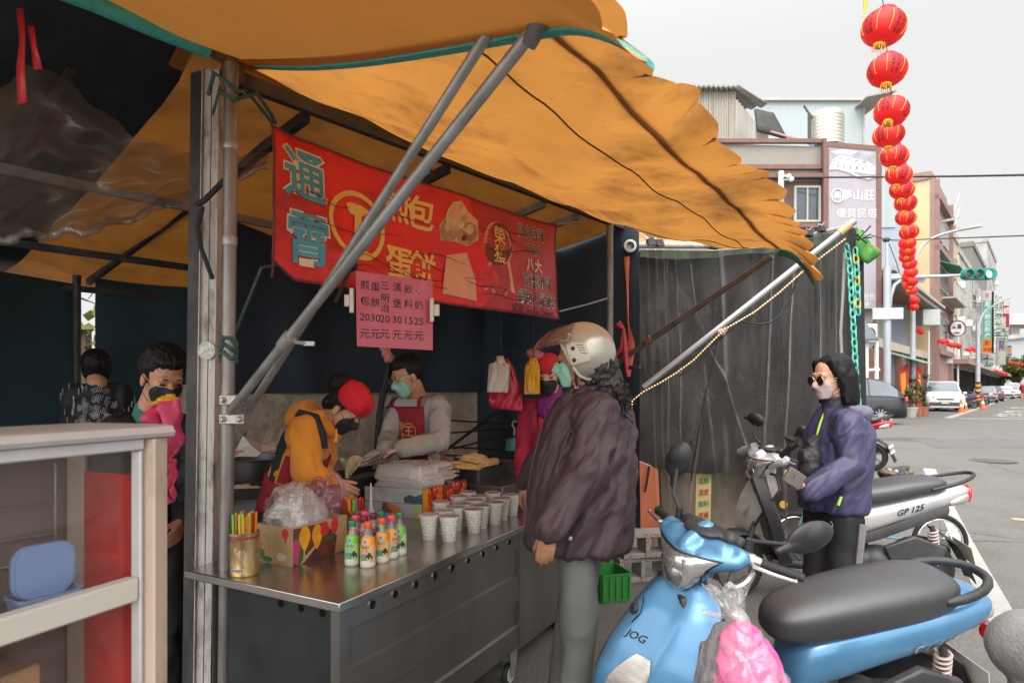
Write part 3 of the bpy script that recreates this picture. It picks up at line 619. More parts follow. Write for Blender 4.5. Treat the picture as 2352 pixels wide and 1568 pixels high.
# -------------- awnings
def wr(p,s,k=0):return noise.noise(V((p[0]*s+k,p[1]*s,p[2]*s+k)))
def awn(u,v):
 a=sl(-.02,-.05,2.85).lerp(sl(2.95,-.03,2.82),u);b=T1.lerp(T2,u);p=a.lerp(b,v)
 sag=.095*math.sin(math.pi*v)*(1-.35*v)*(.3+.7*sstep(0,.35,u))+.05*math.sin(math.pi*u)*math.sin(math.pi*min(1,v*1.1))
 p.z-=sag;q=7*u+2*v
 eu=sstep(0,.12,u);p.z+=(.016*math.sin(q*5+3*wr(p,1.2))*(.25+v)*math.sin(math.pi*v)+.026*wr(p,2.3)+.012*wr(p,5,2))*eu
 p.z+=.014*math.sin(26*(u-v*.3)+4*wr(p,.9,3))*math.exp(-((v-.15)/.2)**2)
 return p
ab=thing("orange_awning","large dirty orange canvas awning with scalloped edge over the food counter","awning",sl(1.4,.8,2.3))
m=MB();m.grid(awn,100,44);part("canopy",m,tarp,ab,world=True,ang=180)
nsc=15
def val(u,v):
 e=awn(u,1);k=(u*nsc)%1.0;k=k**1.5;sc_=(.27-.055*(2*abs(k-.5))**1.3+.03*wr((u*9,0,0),1))*(.66+.34*sstep(.25,.65,u))
 up=.055*math.exp(-((u-.28)/.17)**2)-.10*sstep(.55,1,u)-.02
 o=NS*(sc_*v)+UP*(up*v*v+.05*math.sin(u*23+2)*v*(1-.6*u)+.005*math.sin(u*nsc*2*math.pi)*v**3)
 o+=DS*(-.03*v**3*(1-k));o.z-=.10*v*v*sstep(.9,1,u);return e+o
m=MB();m.grid(val,300,10);part("valance",m,tarp,ab,world=True,ang=180)
m=MB();m.tube([awn(i/30,1)+V((0,0,.012))for i in range(31)],.014,10);part("edge_pole",m,tarp,ab,world=True)
m=MB();m.tube([awn(i/40,.84)+V((0,0,-.003))for i in range(41)],.0032,5);m.tube([awn(.78+.22*i/20*(1-.0),.25+.6*i/20)+V((0,0,-.002))for i in range(21)],.003,5);part("seam",m,mat("seam_dark",(.1,.05,.02),.9),ab,world=True)
m=MB();m.grid(lambda u,v:val(1,u)+V((0,0,-.003-.045*v))+DS*.004,16,2);part("binding",m,mat("binding_green",(.02,.11,.08),.8),ab,world=True,ang=180)
aa=thing("near_awning","smooth orange canvas awning with teal bound edge overhead at the upper left","awning",sl(-1.1,.8,2.3))
T0=T1-DS*2.3
def awa(u,v):
 a=sl(-2.5,0,2.86).lerp(sl(.05,-.02,2.87),u);b=(T0+UP*.02).lerp(T1+UP*-.01+DS*.03,u);p=a.lerp(b,v)
 p.z-=(.05*math.sin(math.pi*v)*(1-.35*v)+.012)*u**3
 p.z+=.03*math.sin(math.pi*v)*(u-.7)+(.022*math.sin(34*u+5*wr(p,.8))*math.exp(-v*4.5)+.012*wr(p,1.4))*(1-u**6);return p
m=MB();m.grid(awa,60,36);part("canopy",m,mat("awning_amber",(.52,.21,.04),.6,var=.07,scale=1.4,trans=.14,dirt=(.35,.15,.03),damt=.35,dscale=1.2),aa,world=True,ang=180)
def vala(u,v):
 e=awa(u,1);k=(u*11.0+.35)%1.0;sc_=.27-.1*(2*abs(k-.5))**1.8
 if u>.94:sc_=.27
 return e+NS*(sc_*v)+UP*(-.04*v-.12*v*v*sstep(.8,1,u)+.03*math.sin(u*25)*v)
m=MB();m.grid(vala,160,10);part("valance",m,MATS["awning_amber"],aa,world=True,ang=180)
m=MB();ed=[awa(1,i/24)for i in range(25)]+[vala(1,i/10)for i in range(1,11)]
m.rings([[p+DS*.03+UP*-.006,p-DS*.0+UP*-.006,p-DS*.0+UP*.008,p+DS*.03+UP*.008]for p in ed]);part("binding",m,teal,aa,world=True)
# -------------- inner roof and tarps
m=MB()
def roofi(u,v,t0=-.22,t1=3.1):
 p=sl(t0+(t1-t0)*u,-.01-3.4*v,2.86-.07*min(1,v*20)-.46*v);p.z+=-.05*abs(math.sin(u*math.pi*3.6))*math.sin(math.pi*min(1,v*1.02))+.03*wr(p,1.5);return p
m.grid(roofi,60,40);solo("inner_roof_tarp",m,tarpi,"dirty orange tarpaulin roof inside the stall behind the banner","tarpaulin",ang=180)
m=MB();m.grid(lambda u,v:roofi(u,v,-2.6,-.16)+UP*(.02-.04*min(1,v*10)),30,20);solo("dark_roof_tarp",m,blackt,"black tarpaulin roof behind the teal wrapped beam at the upper left","tarpaulin",ang=180)
def drape(a,b,z0,z1,am,fq,seed=0,nu=60,nv=24):
 a=V(a);b=V(b);n=UP.cross((b-a).normalized());m=MB()
 def f(u,v):
  p=a.lerp(b,u);p.z=z0+(z1-z0)*v;return p+n*(am*math.sin(u*fq+3*noise.noise(V((u*3+seed,v*1.5,0))))*(.4+.6*(1-v))+am*noise.noise(V((u*5,v*4,seed)))*1.2)
 return m.grid(f,nu,nv)
solo("back_tarp",drape(sl(.5,-1.55,0),sl(3.15,-1.55,0),1.46,2.66,.03,18,1),navy,"dark navy tarpaulin behind the cooks, hung above the concrete wall","tarpaulin",ang=180)
solo("end_tarp",drape(sl(3.12,-1.6,0),sl(3.12,.12,0),.4,2.80,.025,14,4),navy,"dark navy tarpaulin closing the far end of the stall beside the end post","tarpaulin",ang=180)
solo("dining_back_tarp",drape((-3.28,4.92,0),(-1.35,7.1,0),.1,2.42,.03,16,7),navyg,"dark blue green tarpaulin behind the man in the patterned shirt","tarpaulin",ang=180)
solo("dining_side_tarp",drape((-4.3,2.0,0),(-3.37,4.82,0),.1,2.3,.03,16,9),navyg,"nearly black blue tarpaulin at the far left behind the glass case","tarpaulin",ang=180)
m=MB();cw=sl(.55,-1.6,0);m.bar(sl(.35,-1.66,.76),sl(3.3,-1.66,.76),.12,1.52)
solo("concrete_wall",m,mat("wall_rough_concrete",(.42,.355,.27),.95,var=.28,scale=5,dirt=(.17,.145,.115),damt=.8,dscale=4,bump=.9,bscale=22),"stained rough concrete wall behind the cooks","wall")
m=MB();m.bar(sl(3.2,-1.6,.66),sl(3.2,-.25,.66),.08,1.32);solo("low_end_wall",m,MATS["wall_rough_concrete"],"low concrete end wall behind the woman in the red apron","wall")
m=MB();m.tube([(-3.36,4.83,0),(-3.36,4.83,2.4)],.03,10);solo("corner_pole",m,steeld,"thin dark pole in the back corner of the dining tent","pole")
t=thing("garden_tree","leafy tree glimpsed through the gaps behind the dining tent","tree",(-5.2,7.6,0));m=MB();m.tube([(-5.2,7.6,0),(-5.2,7.6,2.2)],[.12,.08],8);part("trunk",m,bark,t,world=True)
part("crown",leafcrown(V((-5.2,7.6,2.2)),(1.8,1.2,1.4),1500,.13,5),leafm,t,world=True,smooth=False)
cu=thing("clear_plastic_curtain","grubby clear plastic curtain gathered up and tied below the roof at the left","plastic curtain",at(200,570,2.8))
tp=[(-60,250),(20,185),(88,120),(150,185),(215,240),(290,300),(360,338),(430,348),(520,358),(618,350)]
bt=[(-60,560),(20,556),(88,552),(150,545),(215,535),(290,512),(360,485),(430,455),(520,425),(612,384)]
def pl(P,u):
 k=u*(len(P)-1);i=min(len(P)-2,int(k));f=k-i;return P[i][0]+(P[i+1][0]-P[i][0])*f,P[i][1]+(P[i+1][1]-P[i][1])*f
def cur(u,v):
 a=pl(tp,u);b=pl(bt,u);Y=2.2+.62*u+.04*math.sin(v*9+u*7)+.05*noise.noise(V((u*6,v*5,1)))+.02*math.sin(v*34+u*21)*v
 p=at(a[0]+(b[0]-a[0])*v,a[1]+(b[1]-a[1])*v,Y);p.z+=.012*math.sin(u*40+v*7);return p
m=MB();m.grid(cur,90,50);part("sheet",m,mat("curtain_film",(.25,.21,.165),.2,var=.25,alpha=.42,fres=1.3,gmul=.3,bump=.8,bscale=7,spec=.6),cu,world=True,ang=180)
m=MB();m.tube([cur(i/60,.97)for i in range(61)],[.014+.006*math.sin(i*1.9)for i in range(61)],8);part("rolled_hem",m,mat("hem_film",(.4,.36,.32),.2,alpha=.3,fres=1.6,bump=.8,bscale=20),cu,world=True)
for i,(P,lb)in enumerate(((((46,20),(52,90),(47,160),(52,238)),"long red ribbon dangling below the teal wrapped beam"),(((70,60),(78,110),(88,160)),"short red ribbon knotted to the plastic curtain"))):
 m=MB();R=[]
 for k,(x,y)in enumerate(P):
  c=at(x,y,2.1);wd=(.012,.018,.014,.024)[k];R.append([c+V((-wd,.01*(k%2),0)),c+V((wd,-.012*(k%2),0))])
 m.rings(R,close=False,caps=False);solo("red_ribbon",m,redp,lb,"ribbon","red ribbons tied to the curtain",solid=.002,ang=180)
 # -------------- banner
bA,bB=V((-1.07,2.77,0)),V((.33,4.47,0));bL=(bB-bA).length;bD=(bB-bA)/bL;bN=bD.cross(UP)
ZT,ZB=2.662,1.985
def bp(u,v,n=0):
 p=bA.lerp(bB,u);p.z=ZB+(ZT-ZB)*v
 d=.022*math.sin(u*9+v*3)+.014*noise.noise(V((u*7,v*3,2)))+.01*math.sin(u*31+v*9)*math.exp(-u*4)
 p.z-=.03*math.sin(math.pi*u)*v;return p+bN*(d+n)
def buv(px,py):
 r=(px-CX)/FP;d=bB-bA;u=(r*bA.y-bA.x)/(d.x-r*d.y);Y=bA.y+d.y*u;z=H-(py-HY)/FP*Y;return u,(z-ZB)/(ZT-ZB)
bn=thing("red_banner","long red shop banner with cyan and yellow lettering hung under the awning","banner",bA.lerp(bB,.5)+UP*ZB)
m=MB()
def bpe(u,v):
 uu,vv=u,v
 if u<.05 and v<.16:vv=max(v,.16*(1-u/.05)*.8)
 return bp(uu,vv)
redb=mat("banner_red",(.74,.022,.028),.42,var=.1,scale=3,dirt=(.2,.012,.014),damt=.75,dscale=2.4,stretch=(1,1,1.6),bump=.4,bscale=12)
redm=mat("banner_maroon",(.46,.022,.034),.4,var=.15,scale=3,dirt=(.12,.02,.02),damt=.6,dscale=3,bump=.4,bscale=12)
m.grid(bpe,110,30,lambda u,v:1 if u>.63+.06*math.sin(v*5)else 0);part("cloth",m,[redb,redm],bn,world=True,ang=180,solid=.002)
m=MB()
for v in(0.004,.996):m.tube([bpe(i/60,v)for i in range(61)],.0055,6)
for u in(.003,.997):m.tube([bp(u,.0+(i/10)*.99+.005)for i in range(11)],.006,6)
part("hem",m,mat("banner_hem",(.13,.045,.045),.7,var=.3,scale=25),bn,world=True)
def btext(s,px,py,size,mt,bold=0,n=.004,cond=1.0,parent=bn,lines=1.0):
 u,v=buv(px,py);c=V((u*bL,ZB+(ZT-ZB)*v,0));me=text_me(s,size,bold,.0006,lines);me.name="lettering"
 for w_ in me.vertices:
  x,y,z=w_.co;w_.co=bp((c.x+x*cond)/bL,(c.y+y-ZB)/(ZT-ZB),n+z)
 return part("lettering",me,mt,parent,world=True)
cyan=mat("banner_cyan",(.06,.34,.46),.5,var=.15,scale=8,dirt=(.04,.15,.2),damt=.4);ivory=mat("banner_ivory",(.72,.62,.46),.5,var=.1,scale=8)
yel=mat("banner_yellow",(.78,.52,.12),.5,var=.1,scale=6,dirt=(.4,.22,.06),damt=.4);dkred=mat("banner_dark_red",(.17,.02,.02),.5)
for ch,x,y in(("通",698,412),("霄",704,560)):
 btext(ch,x,y,.255,ivory,.05,.004,.93);btext(ch,x,y,.255,cyan,.016,.006,.93)
def bring(px,py,r,w_,mt,n=.004,rx=1.0,zig=0):
 u,v=buv(px,py);m=MB();K=72
 def P(a,q):return bp(u+q*math.cos(a)*rx/bL,v+q*math.sin(a)/(ZT-ZB),n)
 R=[[P(2*math.pi*i/K,r-w_/2),P(2*math.pi*i/K,r+w_/2+(zig if i%2 else 0))]for i in range(K+1)]
 m.rings(R,close=False,caps=False);return m
part("emblem_ring",bring(823,515,.165,.026,yel),yel,bn,world=True)
def bpoly(P,mt,n=.004,name="picture"):
 m=MB();q=[bp(*buv(x,y),n)for x,y in P];m.add(q,[tuple(range(len(q)))]);return part(name,m,mt,bn,world=True,smooth=False)
bpoly(((797,462),(806,458),(830,466),(848,476),(850,486),(832,492),(833,540),(838,560),(806,548),(812,535),(817,490),(804,484)),yel,.006,"emblem")
bpoly(((796,556),(806,556),(850,582),(846,592),(800,568)),yel,.006,"emblem")
for ch,x,y,s in(("煎",916,470,.185),("包",968,488,.195),("蛋",921,607,.2),("餅",978,620,.205)):btext(ch,x,y,s,yel,.018,.004)
glow=mat("banner_glow",(.72,.33,.2),.5,var=.1);bunm=mat("banner_bun_print",(.42,.24,.1),.5,var=.4,scale=18,dirt=(.18,.08,.04),damt=.7,dscale=16);bunl=mat("banner_bun_light",(.62,.42,.2),.5,var=.25,scale=22,dirt=(.3,.14,.06),damt=.6,dscale=20)
def ol(c,rx,ry,n=22,k=0,sd=0):return[(c[0]+rx*math.cos(t)*(1+k*math.sin(3*t+sd)),c[1]+ry*math.sin(t)*(1+k*math.sin(3*t+sd)))for t in[2*math.pi*i/n for i in range(n)]]
bpoly(((1032,455),(1052,452),(1068,478),(1090,500),(1093,545),(1070,560),(1045,548),(1015,545),(1008,510),(1022,488)),glow,.003)
bpoly(ol((1031,520),20,28),bunm,.005);bpoly(ol((1068,530),21,27),bunm,.0055);bpoly(ol((1042,490),23,34),bunl,.007)
bpoly(((1030,580),(1070,575),(1090,640),(1097,690),(1020,672)),glow,.003);bpoly(((1033,588),(1066,583),(1083,640),(1090,682),(1026,664),(1030,620)),bunl,.005)
bpoly(((1030,640),(1048,610),(1052,672),(1027,664)),bunm,.006);bpoly(((1056,590),(1066,588),(1072,676),(1062,674)),bunm,.006);bpoly(ol((1026,512),7,12),bunl,.0065);bpoly(ol((1072,520),8,12),bunl,.0065);bpoly(ol((1040,484),8,12),glow,.008);bpoly(ol((1062,540),6,8),dkred,.0065)
part("rosette",bring(1140,556,.128,.02,glow,.003,zig=.012),glow,bn,world=True);bpoly(ol((1140,556),33,52),dkred,.005,"rosette_disc")
for P in(((1124,600),(1138,606),(1136,672),(1128,660),(1118,664)),((1144,606),(1160,600),(1168,672),(1158,664),(1152,678))):
 bpoly([(x+(x-1142)*.35,y+(y-640)*.06)for x,y in P],glow,.003,"rosette_tail");bpoly(P,redm,.005,"rosette_tail")
btext("榮",1140,539,.125,yel,.01,.008);btext("獲",1142,583,.125,yel,.01,.008)
txtd=mat("banner_ink",(.03,.025,.03),.6);txtw=mat("banner_white",(.66,.6,.58),.5)
for s,x,y,z,cn in(("自由時報",1222,533,.1,.8),("TVBS",1225,573,.1,.8),("八大",1226,611,.1,.9),("苗栗新聞",1230,649,.105,.76),("網路人氣報導",1230,689,.105,.72),("民視 Go Go Taiwan",1222,715,.07,.8)):
 if y<700:btext(s,x,y,z,txtw,.032,.004,cn)
 btext(s,x,y,z,txtd if y!=611 else txtw,-.004,.006,cn)
m=MB()
rn=random.Random(4)
for k in range(15):
 u0,v0=rn.uniform(.02,.7),rn.uniform(.05,.95);L_=rn.uniform(.08,.3);sp=rn.uniform(-.3,.25);pr_=[]
 for i in range(9):pr_.append(bp(min(.99,u0+L_*i/8),min(.98,max(.02,v0+sp*L_*i/8*2+.02*math.sin(i*.9+k))),.0085))
 m.tube(pr_,[.0004+.0014*math.sin(math.pi*(i+.3)/8.6)for i in range(9)],4)
part("creases",m,mat("crease_dark",(.06,.015,.015),.8),bn,world=True)  # thin dark lines drawn over the banner cloth as creases
m=MB();m.tube([at(968,345,3.5),at(985,380,3.53),at(998,408,3.5)],.01,7);m.tube([at(632,283,2.76),at(622,260,2.66)],.008,6);solo("banner_tie",m,steeld,"short black tie holding the banner top to the beam","tie")
m=MB();m.tube([at(735,318,3.2),at(805,287,3.2)],.006,6);solo("red_string",m,redp,"thin red string stretched above the banner","string")
m=MB();m.tube([at(1282,515,4.45),at(1390,500,4.75)],.006,6);solo("banner_guy_rope",m,mat("rope_pale",(.3,.29,.26),.9),"pale rope tying the banner's far top corner to the end post","rope")
m=MB();m.tube([at(1285,715,4.45),at(1345,700,4.7),at(1395,685,4.76)],.007,6);solo("banner_guy_rope",m,MATS["rope_pale"],"pale rope tying the banner's far bottom corner to the end post","rope")
pbm=mat("price_board_pink",(.52,.075,.12),.35,var=.1,scale=5,dirt=(.6,.2,.22),damt=.4,dscale=9)
pc=[at(820,795,2.98),at(994,804,3.12),at(994,646,3.12),at(817,622,2.98)];pn=(pc[1]-pc[0]).cross(pc[3]-pc[0]).normalized()
bo=thing("price_board","pink handwritten price board clipped below the red banner","price board",pc[0].lerp(pc[1],.5))
m=MB();m.poly(pc,.006,-pn);part("panel",m,pbm,bo,world=True)
xd,zd=pc[1]-pc[0],pc[3]-pc[0];ink=mat("ink_black",(.012,.01,.012),.6)
def pt(px,py):
 r=V(((px-CX)/FP,1,-(py-HY)/FP));o=V((0,0,H));k=(pc[0]-o).dot(pn)/r.dot(pn);return o+r*k+pn*.001
for x,rows in((838,(("煎",656),("包",692),("20",729),("元",767))),(862,(("蛋",660),("餅",696),("30",731),("元",768))),(884,(("三",657),("明",686),("治",708),("20",733),("元",768))),(912,(("漢",661),("堡",698),("30",735),("元",770))),(938,(("飲",666),("料",699),("15",737),("元",771))),(962,(("牛",668),("奶",703),("25",739),("元",772)))):
 for s,y in rows:text(s,pt(x,y),xd,zd,(.046 if len(s)==1 else.05)if s!='元' else.05,ink,bo,.006,.0004)
for q,lb in((at(808,690,2.97),0),(at(992,712,3.08),1)):
 m=MB();m.box(q,(.022,.02,.12));m.box(q+V((-.02 if not lb else.02,.004,0)),(.035,.012,.06))
 solo("bulldog_clip",m,mat("clip_steel",(.5,.42,.38),.4,metal=.5),"steel bulldog clip on the %s edge of the pink price board"%("right" if lb else "left"),"clip","clips on the price board",bevel=.004)
m=MB();m.ell(at(808,610,3.05),(.03,.02,.03));m.tube([at(808,610,3.02),at(770,695,2.95)],.01,7);solo("black_clamp",m,blackr,"round black clamp behind the crossed props by the banner bottom","clamp")
# ========== glass showcase at the near left
dS=V((.38,.925,0)).normalized();dI=V((-.925,.38,0)).normalized()
c0=V((-.715,1.235,0));alu=mat("case_aluminium",(.52,.5,.49),.38,metal=.35,var=.08,scale=6,dirt=(.3,.22,.17),damt=.5,dscale=5)
alub=mat("case_frame_beige",(.52,.4,.31),.45,metal=.1,var=.08,scale=5,dirt=(.22,.14,.09),damt=.7,dscale=8,stretch=(1,1,.4))
def cs(a,i,z):p=c0-dS*a+dI*i;p.z=z-.012;return p
sh=thing("glass_showcase","aluminium framed glass food showcase in the near left corner","showcase",cs(.6,.25,0))
Lc,Dc=1.15,.2
def cbar(a,b,w_,h,mt,name="frame_bar",bv=.003):m=MB();m.bar(a,b,w_,h);return part(name,m,mt,sh,world=True,bevel=bv)
cbar(cs(.0,-.0,0),cs(0,0,1.414),.046,.046,alub,"corner_post");cbar(cs(.031,-.006,0),cs(.031,-.006,1.392),.010,.02,alu,"corner_post")
cbar(cs(Lc,0,0),cs(Lc,0,1.40),.05,.05,alub,"corner_post");cbar(cs(0,Dc,0),cs(0,Dc,1.40),.04,.04,alub,"corner_post")
m=MB();R=[]
for a in(-.03,Lc+.03):
 R.append([cs(a,-.03,1.416),cs(a,-.034,1.424),cs(a,-.026,1.436),cs(a,-.008,1.439),cs(a,Dc+.03,1.437),cs(a,Dc+.03,1.416)])
m.rings(R);part("top",m,alu,sh,world=True)
cbar(cs(.026,0,1.404),cs(Lc,0,1.404),.04,.023,alu)
m=MB();m.bar(cs(.037,-.004,1.128),cs(Lc-.026,-.004,1.128),.03,.045);part("middle_rail",m,mat("rail_cream",(.5,.46,.4),.45,var=.06,dirt=(.35,.3,.24),damt=.4),sh,world=True,bevel=.004)
m=MB();m.poly([cs(.026,.012,.15),cs(Lc-.03,.012,.15),cs(Lc-.03,.012,1.39),cs(.026,.012,1.39)],.004,dI)
part("glass",m,mat("case_glass",(.3,.25,.22),.06,alpha=.07,var=.1,fres=1.3,spec=.6),sh,world=True)
m=MB();m.hexa([cs(.03,.03,1.10),cs(Lc,.03,1.10),cs(Lc,Dc,1.10),cs(.03,Dc,1.10)],[cs(.03,.03,1.108),cs(Lc,.03,1.108),cs(Lc,Dc,1.108),cs(.03,Dc,1.108)]);part("shelf",m,mat("case_shelf",(.1,.09,.085),.35,metal=.4),sh,world=True)
m=MB();m.poly([cs(0,Dc+.02,.1),cs(Lc,Dc+.02,.1),cs(Lc,Dc+.02,1.39),cs(0,Dc+.02,1.39)],.01,dI);part("back_panel",m,mat("case_back_brown",(.2,.155,.12),.5,var=.25,scale=3,dirt=(.22,.13,.09),damt=.5),sh,world=True)
m=MB();m.poly([cs(-.002,.03,.1),cs(-.002,Dc-.02,.1),cs(-.002,Dc-.02,1.39),cs(-.002,.03,1.39)],.006,-dS);part("end_panel",m,mat("case_end_dark",(.075,.068,.06),.4,var=.2),sh,world=True)
m=MB();m.poly([cs(.008,.028,.45),cs(.008,.19,.45),cs(.008,.185,1.34),cs(.008,.028,1.34)],.004,-dS);part("red_panel",m,mat("case_red_card",(.75,.03,.025),.5,var=.15,scale=7,dirt=(.25,.03,.02),damt=.5),sh,world=True)
m=MB()
for z in(1.17,1.22,1.28):m.tube([cs(.05,.2,z),cs(.5,.26,z+.005)],.0022,6)
m.tube([cs(.06,.19,1.12),cs(.06,.19,1.36)],.0025,6);m.tube([cs(.3,.24,1.12),cs(.3,.24,1.36)],.004,6)
part("wire_grid",m,galv,sh,world=True)
tb=thing("blue_plastic_tub","pale blue plastic tub with a tilted lid inside the glass showcase","tub",cs(.14,.09,1.097),math.atan2(dS.y,dS.x))
bl=mat("plastic_pale_blue",(.24,.34,.6),.4,var=.05,trans=.12,spec=.5)
def rrect(w_,d,r,n=6):
 P=[]
 for cx,cy,a0 in((w_/2-r,d/2-r,0),(-w_/2+r,d/2-r,90),(-w_/2+r,-d/2+r,180),(w_/2-r,-d/2+r,270)):
  for i in range(n+1):a=math.radians(a0+90*i/n);P.append((cx+r*math.cos(a),cy+r*math.sin(a)))
 return P
RT=Matrix.Rotation(math.atan2(-1,0)+math.pi/2,3,'Z')
m=MB();m.rings([[(x*k,y*k,z)for x,y in rrect(.15,.1,.02)]for k,z in((.86,.001),(.88,.004),(1.0,.05),(1.05,.052),(1.05,.060),(.99,.060),(.9,.01))],caps=True);part("tub_base",m,bl,tb)
m=MB();m.rings([[(x*k,-.012+y0,.05+(y+.065)*.98)for x,y in rrect(.15,.13,.04)]for k,y0 in((1,0),(1,.012),(.9,.013),(.9,.018))]);lid=part("lid",m,bl,tb);tb.scale=(.68,.66,.74)
m=MB();m.poly([(-.025,.0205,.10),(.03,.0205,.098),(.026,.0205,.135),(-.022,.0205,.132)][::-1],.001,(0,1,0));m.xf(Matrix.Rotation(math.pi,4,'Z'));
part("label_sticker",m,mat("sticker_white",(.6,.6,.55),.6,var=.1,scale=60),lid);tb.rotation_euler.z+=math.pi/2-.15+math.pi/2
m=MB();m.hexa([cs(.17,.05,.2),cs(.62,.05,.2),cs(.62,.18,.2),cs(.17,.18,.2)],[cs(.17,.05,1.03),cs(.62,.05,1.03),cs(.62,.18,1.03),cs(.17,.18,1.03)])
solo("cardboard_box",m,mat("cardboard",(.34,.17,.075),.8,var=.15,scale=5),"plain brown cardboard box in the showcase's lower half","box",bevel=.004)
def bagstack(name,P,Y,mt,label,cat,grp=None,th=.03,seed=0,amp=.008,n=26):
 "a soft sheet bundle: outline P of (px,py) left/right pairs from top to bottom"
 m=MB();
 def f(u,v):
  k=v*(len(P)-1);i=min(len(P)-2,int(k));q=k-i;l=[P[i][0][j]*(1-q)+P[i+1][0][j]*q for j in(0,1)];r=[P[i][1][j]*(1-q)+P[i+1][1][j]*q for j in(0,1)]
  p=at(l[0]+(r[0]-l[0])*u,l[1]+(r[1]-l[1])*u,Y);p.y-=th*math.sin(math.pi*u)**.6*(.5+.5*math.sin(math.pi*min(1,v*1.3)))+amp*noise.noise(V((u*5+seed,v*4,seed)))*2+amp*.8*math.sin(u*19+3*math.sin(v*6+seed));return p
 m.grid(f,n,n);return solo(name,m,mt,label,cat,grp,ang=180,solid=.004)
pk=mat("bag_pink",(.6,.06,.14),.3,var=.12,scale=10,trans=.25,bump=.6,bscale=14);yb=mat("bag_yellow",(.75,.4,.03),.35,var=.1,trans=.25,bump=.5,bscale=14);wb_=mat("bag_white",(.6,.54,.47),.4,var=.08,trans=.2,bump=.4,bscale=14);rb=mat("bag_red",(.5,.02,.05),.3,var=.15,scale=8,trans=.25,bump=.6,bscale=14)
bagstack("yellow_bag",[((376,918),(400,905)),((368,935),(411,918)),((366,958),(412,945))],1.42,yb,"orange yellow plastic bag stuffed above the pink ones by the post","plastic bag","bags hung between showcase and post",.05,1)
bagstack("pink_bag",[((362,935),(412,915)),((345,955),(414,945)),((352,975),(416,975)),((376,1010),(415,1010)),((380,1050),(408,1040)),((385,1062),(398,1060))],1.36,pk,"bundle of pink plastic bags draped between showcase and post","plastic bag","bags hung between showcase and post",.06,2,.014)
bagstack("pink_bag",[((380,1060),(402,1050)),((382,1160),(404,1150))],1.42,pk,"narrow pink bag hanging straight below the draped bundle","plastic bag","bags hung between showcase and post",.03,3)
# ========== food cart and everything on it
K0=V((-.56,2.03,0));dC=V((.474,.881,0)).normalized();nC=V((dC.y,-dC.x,0));LC,WC=1.317,.76
def kc(s,i=0,z=.8):p=K0+dC*s-nC*i;p.z=z;return p
RC=Matrix(((dC.x,-nC.x,0),(dC.y,-nC.y,0),(0,0,1)))
ANG=math.atan2(dC.y,dC.x)
inox=mat("stainless",(.25,.236,.222),.32,metal=.85,var=.12,scale=3,dirt=(.16,.14,.12),damt=.6,dscale=2.5,stretch=(1,1,.3),bump=.06,bscale=50)
inoxt=mat("stainless_top",(.5,.48,.45),.24,metal=.95,var=.15,scale=2.5,dirt=(.3,.27,.24),damt=.5,dscale=5,rvar=.1)
inoxd=mat("stainless_dark",(.16,.16,.16),.4,metal=.8,var=.2,scale=4,dirt=(.06,.055,.05),damt=.6,dscale=4)
black=mat("black_plastic",(.02,.02,.021),.45,var=.2);blackm=mat("black_matte",(.012,.012,.013),.7,var=.3)
ct=thing("food_cart","stainless steel food cart with pierced front and castors under the cups and bottles","food cart",kc(LC/2,WC/2,0),ANG)
m=MB();TL=1.76;m.hexa([kc(0,0,.768),kc(TL,0,.768),kc(TL,.29,.768),kc(LC,.29,.768)],[kc(0,0,.8),kc(TL,0,.8),kc(TL,.29,.8),kc(LC,.29,.8)]);m=MB();P_=[kc(0,0,.768),kc(TL,0,.768),kc(TL,.3,.768),kc(1.66,.3,.768),kc(1.66,.93,.768),kc(1.0,.93,.768),kc(1.0,.8,.768),kc(0,.8,.768)];m.poly(P_,.032,UP);part("top",m,inoxt,ct,world=True,bevel=.004)
m=MB();prof=[(.015,.768),(.015,.693),(.028,.686),(.028,.561),(.015,.554),(.015,.426),(.028,.419),(.028,.304),(.015,.297),(.015,.19)]
m.rings([[kc(s,i,z)for i,z in prof]for s in(.055,LC-.035)],close=False,caps=False)
for s0,s1 in((.012,.0549),(LC-.0349,LC-.012)):m.hexa([kc(s0,.01,.19),kc(s1,.01,.19),kc(s1,.05,.19),kc(s0,.05,.19)],[kc(s0,.01,.768),kc(s1,.01,.768),kc(s1,.05,.768),kc(s0,.05,.768)])
part("front_panel",m,inox,ct,world=True,ang=20)
m=MB();m.poly([kc(.045,.05,.19),kc(.045,.6,.19),kc(.045,.6,.767),kc(.045,.05,.767)],.004,dC);part("end_panel",m,mat("stainless_shaded",(.035,.038,.04),.42,metal=.4,var=.3,scale=4),ct,world=True)  # shade of the end turned from the light is put into this steel's colour
m=MB();m.poly([kc(LC-.03,.051,.19),kc(LC-.03,.72,.19),kc(LC-.03,.72,.767),kc(LC-.03,.051,.767)],.004,dC);m.poly([kc(.05,.7,.19),kc(LC-.031,.7,.19),kc(LC-.031,.7,.767),kc(.05,.7,.767)],.004,nC);part("body",m,inoxd,ct,world=True)
RH=Matrix(((dC.x,0,nC.x),(dC.y,0,nC.y),(0,1,0)))
for k in range(9):
 m=MB();c=kc(.175+k*.1256,.0145,.742);m.lathe([(.0195,0),(.0195,.003),(.0155,.003),(.0155,.0005)],c,20,0,RH,caps=False);h=part("vent_hole",m,inoxt,ct,world=True)
 m=MB();m.lathe([(.0154,0),(.0154,.001)],c,20,0,RH);part("hole_dark",m,darkgl,h,world=True)
for k in range(3):
 m=MB();c=kc(.0445,.12+k*.1,.735);m.lathe([(.014,0),(.014,.0012)],c,18,0,Matrix(((0,nC.x,-dC.x),(0,nC.y,-dC.y),(1,0,0))));part("vent_hole",m,darkgl,ct,world=True)
